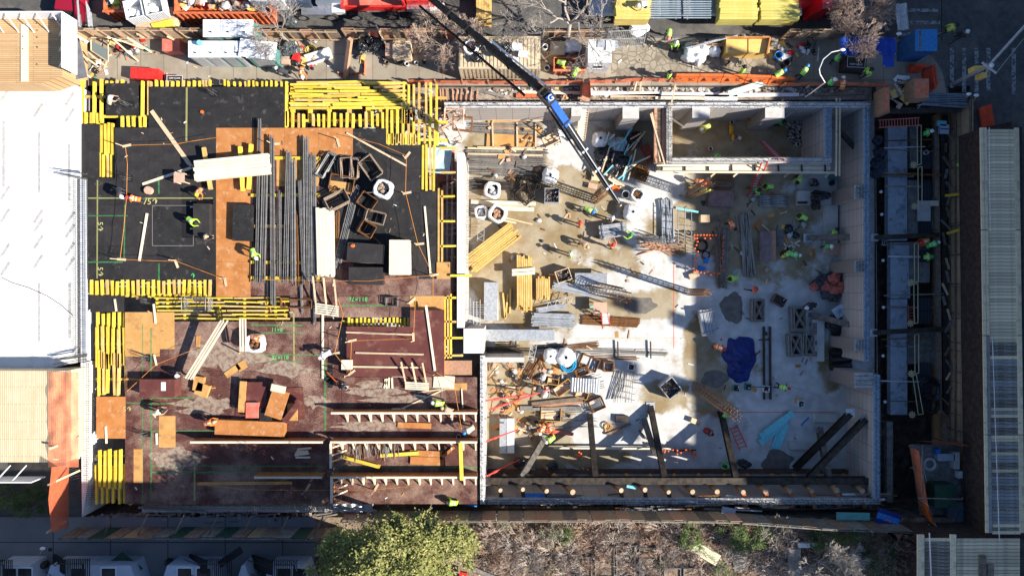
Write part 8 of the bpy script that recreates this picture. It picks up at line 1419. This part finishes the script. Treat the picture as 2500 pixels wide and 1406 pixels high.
box_thing('pale_bench_box',1715,1342,30,2.3,.8,.5,.1,mat('pale_green_wood',(.58,.56,.36),(.66,.63,.42),2),'pale yellow green box lying in the garden','box');box_thing('white_trough',1966,1326,0,1.3,.3,.4,.1,white,'white trough planter among the bushes','planter');box_thing('garden_block',2085,1368,0,.6,.9,.4,.1,slabm,'pale blue grey block in deep shade','block');slabb(1805,1368,-10,1.0,1.4,.1,woodg,'grey path slab in the dry garden',z=.05);eslab(1925,1340,1955,1410,.3,.2,mat('path_stone',(.36,.32,.28),(.46,.41,.36),3),'pale stone path beside the bare shrub','stone_path','path')
for i,(x,y,r_)in enumerate(((1902,1343,.25),(1922,1355,.2),(1771,1380,.25),(1212,1400,.3))):
    mb=MB();c=P(x,y,.2);mb.path([c+Vector((r_*math.cos(k*PI/7),r_*math.sin(k*PI/7),0))for k in range(15)],.035,5);one('pot_rim',mb,R.choice([woodr,woodg]),['terracotta pot ring beside the stone path','small terracotta pot ring near the first','pale pot ring near the pale box','pot ring at the lower edge by the leafy tree'][i],'pot')
plank(1150,1385,1235,1420,.3,.25,.1,woodg,'grey beam half hidden by the leafy tree');box_thing('red_crate',1131,1400,10,.5,.4,.3,.5,red,'small dark red crate at the edge of the leafy tree','crate');plank(1360,1345,1425,1290,.1,.5,.03,mat('straw_path',(.42,.31,.16),(.5,.38,.21),3),'strip of straw coloured path in the dry garden',name='straw_strip',cat='path')
for i in range(10):mb=MB();mb.blob(P(1275+i*5,1336+i*3,.15),.10,.07,.08,i,.2,nu=7,nv=5);one('edging_stone',mb,offw,'pale edging stone in the slanting row by the leafy tree','stone','edging stones')
for i in range(46):barebush(rnd(1180,1990),rnd(1278,1400),1.2,.018,13,bt[i%3],'tangled leafless bush in the dry garden brush',200+i)
for o in[o for o in COL.objects if o.name.startswith('bare_bush')]:o['group']='leafless bushes of the dry garden'
# ================================================================= people
dg_=None
def V(*a):return Vector(a)
POSE={
 'stand':dict(pel=(0,0,.95),chest=(.02,0,1.36),neck=(.03,0,1.50),head=(.06,0,1.63),kn=((.03,.10,.50),(.0,-.10,.50)),an=((-.02,.12,.09),(-.03,-.12,.09)),el=((-.02,.29,1.12),(.05,-.28,1.12)),wr=((.16,.27,.92),(.25,-.16,1.02))),
 'walk':dict(pel=(0,0,.93),chest=(.06,0,1.34),neck=(.08,0,1.48),head=(.12,0,1.61),kn=((.24,.09,.52),(-.08,-.09,.50)),an=((.30,.10,.10),(-.42,-.10,.16)),el=((-.16,.27,1.12),(.14,-.27,1.12)),wr=((-.10,.27,.88),(.32,-.23,1.0))),
 'bend':dict(pel=(-.20,0,.88),chest=(.22,0,1.08),neck=(.35,0,1.08),head=(.47,0,1.06),kn=((-.08,.14,.48),(-.10,-.14,.48)),an=((-.16,.16,.09),(-.24,-.16,.09)),el=((.34,.26,.82),(.36,-.26,.82)),wr=((.50,.14,.60),(.52,-.12,.58))),
 'crouch':dict(pel=(-.12,0,.38),chest=(.16,0,.74),neck=(.24,0,.86),head=(.33,0,.94),kn=((.28,.20,.50),(.24,-.20,.44)),an=((.08,.20,.09),(-.06,-.18,.09)),el=((.36,.26,.58),(.38,-.24,.56)),wr=((.56,.12,.42),(.56,-.10,.40))),
 'reach':dict(pel=(0,0,.95),chest=(.05,0,1.36),neck=(.07,0,1.50),head=(.08,0,1.63),kn=((.10,.10,.50),(-.06,-.10,.50)),an=((.08,.12,.09),(-.18,-.12,.09)),el=((.28,.32,1.30),(.30,-.30,1.32)),wr=((.55,.20,1.34),(.56,-.16,1.36))),
}
def body_mesh(pose):
    p={k:([V(*q)for q in v]if isinstance(v[0],tuple)else V(*v))for k,v in POSE[pose].items()}
    vs=[];rs=[];es=[]
    def av(c,r,parent=None):
        vs.append(c);rs.append(r);i=len(vs)-1
        if parent is not None:es.append((parent,i))
        return i
    pel=av(p['pel'],(.15,.12));wst=av(p['pel'].lerp(p['chest'],.5),(.14,.11),pel);ch=av(p['chest'],(.17,.13),wst);nk=av(p['neck'],(.06,.06),ch);hb=av(p['neck'].lerp(p['head'],.5),(.075,.08),nk);hd=av(p['head'],(.095,.10),hb);av(p['head']+(p['head']-p['neck'])*.5,(.07,.075),hd)
    ends=[]
    for s,k in((1,0),(-1,1)):
        hip=av(p['pel']+V(0,.09*s,-.06),(.105,.105),pel);th=av((p['pel']+V(0,.09*s,-.06)).lerp(p['kn'][k],.5),(.085,.085),hip);kn=av(p['kn'][k],(.062,.062),th);cf=av(p['kn'][k].lerp(p['an'][k],.35),(.06,.06),kn);an=av(p['an'][k],(.042,.042),cf);av(p['an'][k]+V(.09,0,-.045),(.045,.04),an);av(p['an'][k]+V(.19,0,-.06),(.035,.028),len(vs)-1)
        sh=av(p['chest']+V(0,.17*s,.05),(.07,.07),ch);el=av(p['el'][k],(.045,.045),sh);fa=av(p['el'][k].lerp(p['wr'][k],.3),(.043,.043),el);wr=av(p['wr'][k],(.027,.027),fa);d=(p['wr'][k]-p['el'][k]).normalized();av(p['wr'][k]+d*.08,(.038,.022),wr);ends.append((p['wr'][k]+d*.07,d,s))
    me=bpy.data.meshes.new('person');me.from_pydata([tuple(v)for v in vs],es,[]);o=bpy.data.objects.new('tmp_person',me);COL.objects.link(o)
    m=o.modifiers.new('s','SKIN');m.use_smooth_shade=True
    for i,r in enumerate(rs):me.skin_vertices[0].data[i].radius=r
    me.skin_vertices[0].data[0].use_root=True
    sb=o.modifiers.new('b','SUBSURF');sb.levels=1;bpy.context.view_layer.update()
    ev=o.evaluated_get(bpy.context.evaluated_depsgraph_get());out=bpy.data.meshes.new_from_object(ev);bpy.data.objects.remove(o)
    mb=MB();mb.v=[v.co.copy()for v in out.vertices];mb.f=[tuple(f.vertices)for f in out.polygons]
    def dist(c,a,b):
        ab=b-a;t=max(0,min(1,(c-a).dot(ab)/ab.length_squared));return(c-a-ab*t).length
    segs=[(p['neck'],p['head'],2)]+[(p['pel'],p['chest'],1)]
    for k in(0,1):segs+=[(p['pel'],p['kn'][k],0),(p['kn'][k],p['an'][k],0),(p['an'][k]+V(0,0,-.06),p['an'][k]+V(.2,0,-.06),3),(p['chest'],p['el'][k],1),(p['el'][k],p['wr'][k],1),(p['wr'][k],p['wr'][k]+(p['wr'][k]-p['el'][k]).normalized()*.1,2)]
    for f in mb.f:
        c=sum((mb.v[i]for i in f),Vector())/len(f);mb.m.append(min((dist(c,a,b)-(.06 if i<2 else 0),m_)for i,(a,b,m_)in enumerate(segs))[1])
    bpy.data.meshes.remove(out)
    for c,d,s in ends: # five separate curled fingers on each hand
        side=d.cross(V(0,0,1)).normalized();dn=side.cross(d).normalized()
        if dn.z>0:dn=-dn
        for i,l in enumerate((.075,.085,.08,.065)):
            a=c+side*(.024-.016*i);m_=a+d*l*.55+dn*.008;mb.tube(a,m_,.009,5,2,r2=.0085);mb.tube(m_,m_+d*l*.25+dn*l*.38,.0085,5,2,r2=.007)
        a=c-d*.03+side*.02*s*-1;m_=a-side*.035*s+d*.03;mb.tube(a,m_,.011,5,2);mb.tube(m_,m_+d*.03+dn*.01,.010,5,2,r2=.008)
    f=p['head'];fd=V(1,0,-.1 if pose in('stand','walk','reach')else-.7).normalized()
    mb.tube(f+fd*.085,f+fd*.125+V(0,0,-.01),.016,5,2,r2=.010)
    for s in(-1,1):mb.blob(f+fd*.092+V(0,.032*s,.018),.012,.014,.008,1,0,4,6,4);mb.blob(f+V(0,.095*s,0),.022,.012,.03,1,0,2,6,4)
    mb.blob(f+fd*.09+V(0,0,-.045),.008,.026,.006,1,0,4,6,4)
    return mb,p
sections={}
def vest_mb(p):
    a=p['pel']+V(0,0,.02);b=p['chest']+(p['chest']-p['pel']).normalized()*.12;d=(b-a).normalized();side=V(0,1,0);fr=side.cross(d).normalized();mb=MB();n=14;prof=[(0,.185,.150),(.22,.18,.145),(.30,.182,.147),(.55,.20,.155),(.63,.205,.158),(.85,.225,.145),(1.0,.15,.10)]
    for k,w_,dp in prof:
        c=a.lerp(b,k)
        for i in range(n):t=2*PI*i/n;mb.v.append(c+side*(w_*math.cos(t))+fr*(dp*math.sin(t)))
    for j in range(len(prof)-1):
        for i in range(n):mb.f.append((j*n+i,j*n+(i+1)%n,(j+1)*n+(i+1)%n,(j+1)*n+i));mb.m.append(1 if j in(1,3)or(i in(3,10)and j>3)else 0)
    mb.f.append(tuple((len(prof)-1)*n+i for i in range(n)));mb.m.append(0);return mb
def helmet_mb(p,pose):
    mb=MB();mb.lathe([(.165,0),(.135,.012),(.13,.05),(.11,.10),(.07,.135),(.02,.15)],14);mb.add([(.02*math.cos(i*PI/7),.02*math.sin(i*PI/7),.15)for i in range(14)],[tuple(range(14))]);mb.add([(.12,-.08,.0),(.22,-.05,-.01),(.22,.05,-.01),(.12,.08,.0)],[(0,1,2,3)])
    tl=Matrix.Rotation(math.radians(8 if pose in('stand','walk','reach')else 48),4,'Y');ax=(p['head']-p['neck']).normalized();M=Matrix.Translation(p['head']+V(0,0,.03)+(ax*.02))@tl;mb.v=[M@v for v in mb.v];return mb
refl=mat('reflective_tape',(.75,.76,.70),rough=.4)
VM={'lime':lime,'orange':orv,'cream':mat('cream_vest',(.72,.70,.42),(.78,.76,.5),5,.7),'green':mat('green_vest',(.10,.75,.10),(.14,.85,.15),5,.7),'yellow':mat('yellow_jacket',(.62,.72,.03),(.68,.78,.05),5,.7),'dark':shirt,'white':mat('white_shirt',(.66,.69,.74),(.74,.77,.82),5,.7),'red':mat('dark_red_jacket',(.22,.02,.03),(.3,.03,.04),5,.7),'tan':mat('tan_jacket',(.42,.28,.18),(.48,.34,.22),5,.7)}
HM={'white':white,'blue':mat('helmet_blue',(.03,.25,.70),rough=.4),'red':mat('helmet_red',(.75,.06,.05),rough=.4),'green':mat('helmet_green',(.03,.25,.10),rough=.4),'yellow':mat('helmet_yellow',(.75,.65,.05),rough=.4),'dark':mat('helmet_dark',(.03,.03,.035),rough=.4),'pink':mat('helmet_pink',(.85,.25,.25),rough=.4),'tan':mat('helmet_tan',(.55,.40,.25),rough=.4)}
boot=mat('boots',(.06,.04,.03),rough=.7)
BM={};CACHE={}
def person(x,y,z,pose,ang,vest,helm,label,trs='dark',hz=1.4):
    if pose not in BM:BM[pose]=body_mesh(pose)
    mb,p=BM[pose];slv={'orange':orv,'dark':shirt,'white':VM['white'],'red':VM['red'],'tan':VM['tan'],'cream':VM['tan'],'yellow':VM['yellow']}.get(vest,jean if vest=='green' else shirt);key=(pose,vest,trs)
    if vest in('lime','green')and helm in('green','white','dark'):slv=VM[vest];key=(pose,vest,trs,1)
    if key not in CACHE:CACHE[key]=mb.mesh('person',[jblue if trs=='blue' else jean,slv,skin_m,boot],True)
    hz={'bend':1.0,'crouch':.7}.get(pose,hz);q=P(x,y,z+hz);c=p['chest'];M=Matrix.Rotation(-math.radians(ang),3,'Z');off=M@V(c.x,c.y,0)
    r=bpy.data.objects.new('person',CACHE[key]);COL.objects.link(r);r.location=(q.x-off.x,q.y-off.y,z+.0);r.rotation_euler=(0,0,-math.radians(ang));tag(r,label,'person')
    k=('v',pose,vest)
    if k not in CACHE:CACHE[k]=vest_mb(p).mesh('vest',[VM[vest],refl if vest in('lime','orange','green','yellow','cream')else VM[vest]],True)
    o=bpy.data.objects.new('vest' if vest in('lime','orange','green','cream','yellow')else 'jacket',CACHE[k]);COL.objects.link(o);o.parent=r
    k=('h',pose,helm)
    if k not in CACHE:CACHE[k]=helmet_mb(p,pose).mesh('helmet',HM[helm],True)
    o=bpy.data.objects.new('helmet',CACHE[k]);COL.objects.link(o);o.parent=r
PEOPLE=[
(277,4,0,'stand',90,'lime','white','person in a lime vest at the street edge above the mesh panels'),
(1567,12,1.9,'bend',160,'white','white','person in a pale jacket bending on top of the timber trailer'),
(1633,87,0,'bend',100,'lime','pink','person in a lime vest and pink helmet by the open mesh gate'),
(1650,106,0,'stand',100,'lime','white','person in a lime vest standing right over the tall black bin'),
(1376,155,0,'bend',20,'lime','dark','person in a lime vest bending at the small orange red bin'),
(1408,170,0,'bend',-60,'lime','dark','person in a lime vest bending forward before the small bin, blue trousers'),
(1636,180,0,'stand',200,'lime','dark','person in a lime vest alone on the flagstones with a long shadow'),
(1817,167,0,'stand',200,'lime','dark','person in a lime vest on the sidewalk below the gang boxes'),
(1797,150,0,'bend',30,'tan','tan','person in a tan jacket bending before the yellow gang boxes'),
(737,180,0,'bend',80,'orange','white','person in an orange vest bending beside the cardboard box'),
(684,171,0,'bend',200,'dark','white','person in dark clothes and white helmet leaning over the sidewalk clutter'),
(1966,170,0,'bend',300,'lime','blue','person in a lime vest and blue helmet reading near the plastic wrapped pallet'),
(1907,177,0,'bend',330,'lime','blue','person in a lime vest and blue helmet beside the black drum'),
(2125,172,0,'stand',150,'lime','dark','person in a lime vest beside the keep clear cabinet'),
(2050,137,0,'stand',30,'green','dark','person in a green vest half under the blue canopy'),
(2033,197,-.1,'stand',10,'green','white','person in bright green with a white helmet at the trench edge'),
(2058,200,-.1,'bend',-90,'orange','white','person in an orange jacket with a white helmet at the trench edge'),
(2329,65,-.13,'walk',-20,'yellow','dark','person in a yellow jacket walking over the cross street'),
(2355,82,-.13,'walk',-35,'dark','white','person in black with a white helmet walking over the cross street'),
(1721,313,-4,'bend',150,'yellow','white','person in a yellow jacket bending in the sunny corner of the sunken room'),
(1905,297,-4,'crouch',10,'green','dark','person in green crouching in the shade of the sunken room'),
(1712,445,-4,'bend',20,'orange','red','person in an orange vest tying the cage below the ledge'),
(1722,466,-4,'bend',-10,'lime','yellow','person in a lime vest tying the cage at the shadow edge'),
(1852,465,-4,'stand',160,'green','dark','person in a green vest behind the red ladder'),
(1875,455,-4,'bend',180,'lime','dark','person in a lime vest beside the one behind the red ladder'),
(1950,440,-4,'bend',120,'lime','dark','person in a lime vest bending under the ledge end'),
(1991,445,-4,'crouch',200,'dark','dark','person in black kneeling under the ledge end'),
(1958,529,-4,'bend',200,'lime','dark','person in a lime vest below the long pale block'),
(1790,552,-4,'bend',60,'orange','dark','person in an orange vest between the two upright pole bundles'),
(1441,514,-4,'bend',30,'lime','blue','person in a lime vest pulling the chain under the crane boom'),
(1496,533,-4,'stand',200,'cream','white','person in a pale vest behind the carried tube pallet'),
(1417,546,-4,'stand',180,'orange','red','person in an orange jacket watching the pallet come down'),
(1540,574,-4,'reach',190,'lime','green','person in a lime vest with hands on the end of the tube pallet'),
(1496,600,-4,'reach',-90,'orange','red','person in an orange jacket raising both arms below the tube pallet'),
(1428,598,-4,'bend',40,'tan','tan','person in a tan jacket bending on the wet floor'),
(1394,620,-4,'stand',180,'lime','white','person in a lime vest with the long shadow on the tan floor'),
(1789,680,-4,'bend',170,'lime','dark','person in a lime vest beside the grey brown poles'),
(1845,707,-4,'walk',200,'orange','red','person in an orange vest walking on the blue grey floor'),
(2038,567,-4,'bend',-60,'lime','dark','person in a lime vest kneeling over the pale strip'),
(2027,601,-4,'stand',90,'green','white','person in a lime green vest and white helmet at the red sprayed board'),
(2075,588,-4,'bend',180,'orange','red','person in an orange vest by the pit wall'),
(1919,622,-4,'bend',150,'lime','yellow','person in a lime vest at the offcut heap, next to the white helmet'),
(1943,622,-4,'bend',10,'green','white','person in a green vest and white helmet at the offcut heap'),
(1977,749,-4,'bend',160,'dark','white','person in dark clothes between sacks and scaffold frames'),
(1760,849,-4,'bend',20,'orange','red','person in an orange vest pulling the blue tarpaulin'),
(1775,1005,-4,'bend',-70,'green','dark','person in bright green at the foot of the leaning column cage'),
(1917,946,-4,'bend',10,'lime','red','person in a lime vest carrying a bunch of long bars'),
(1774,1138,-4,'crouch',200,'green','dark','person in green crouching behind the raking beam foot'),
(1322,1050,-4,'bend',120,'orange','white','person in an orange vest kneeling, nearer the white panels'),
(1345,1048,-4,'bend',60,'orange','red','person in an orange vest kneeling beside the other, by the red channel'),
(1341,1074,-4,'bend',150,'lime','white','person in a lime vest at the head of the slanting painted beam'),
(1731,1055,-4,'crouch',30,'red','dark','person in a dark red jacket crouching near the tan box'),
(1312,950,-4,'bend',200,'dark','tan','person in grey among the crates near the white wall'),
(2268,322,-2.4,'stand',0,'green','white','person in bright green with a white helmet at the top of the dark trench'),
(2256,590,-2.4,'bend',160,'orange','red','person in an orange vest bending in the dark trench'),
(2281,595,-2.4,'bend',-20,'green','white','person in bright green with a white helmet bending in the dark trench'),
(2269,627,-2.4,'stand',0,'lime','green','person in a lime vest and green helmet in the dark trench'),
(269,243,1,'crouch',-30,'cream','white','person in a pale vest kneeling on the small black platform'),
(293,473,1,'bend',60,'dark','white','person in grey bending at the orange warning line'),
(322,484,1,'bend',190,'orange','red','person in orange kneeling over the chalk figure'),
(484,470,1,'crouch',90,'orange','yellow','person in orange crouching above the black box form'),
(470,541,1,'bend',30,'lime','dark','person in a lime vest reaching into the black box form'),
(500,578,.9,'crouch',0,'dark','tan','person mostly hidden in the black box form, only the helmet showing'),
(621,622,1,'bend',60,'lime','white','person in a lime vest by the low black stack'),
(628,826,1,'bend',20,'orange','white','person in orange bending over the white bulk bag'),
(790,868,1,'bend',150,'white','white','person in a white shirt and blue trousers by the long batten'),
(388,1005,1,'bend',-20,'cream','dark','person in a cream vest and blue trousers bending on the brown deck'),
(430,914,1,'crouch',20,'dark','white','person in dark blue crouching at the brown form box'),
(514,1031,1,'bend',-10,'orange','tan','person in orange bending beside the long orange form box'),
(833,942,1,'crouch',20,'dark','dark','person in dark clothes crouching at the red prop'),
(1066,984,1,'bend',190,'lime','white','person in a pale lime vest bending near the pit edge'),
(1089,999,1,'bend',200,'tan','tan','person in a brown jacket bending over the bracketed kicker'),
(1142,1051,1,'bend',150,'cream','blue','person with a blue helmet at the pit end of the deck'),
(1100,1226,.4,'bend',190,'lime','dark','person in a lime vest bending at the lower deck edge by the tree'),
(2003,483,-3.5,'bend',160,'dark','dark','person in black bending over the long pale block'),
]
for q in PEOPLE:person(*q[:8],trs='blue' if 'blue trousers' in q[7]else 'dark')
for k in range(5):bars(1925,940+k*3,1995+rnd(0,12),966+k*3,1,0,-3.2,galv,'long thin bar held by the lime vested bar carrier','carried bars',r=.02)
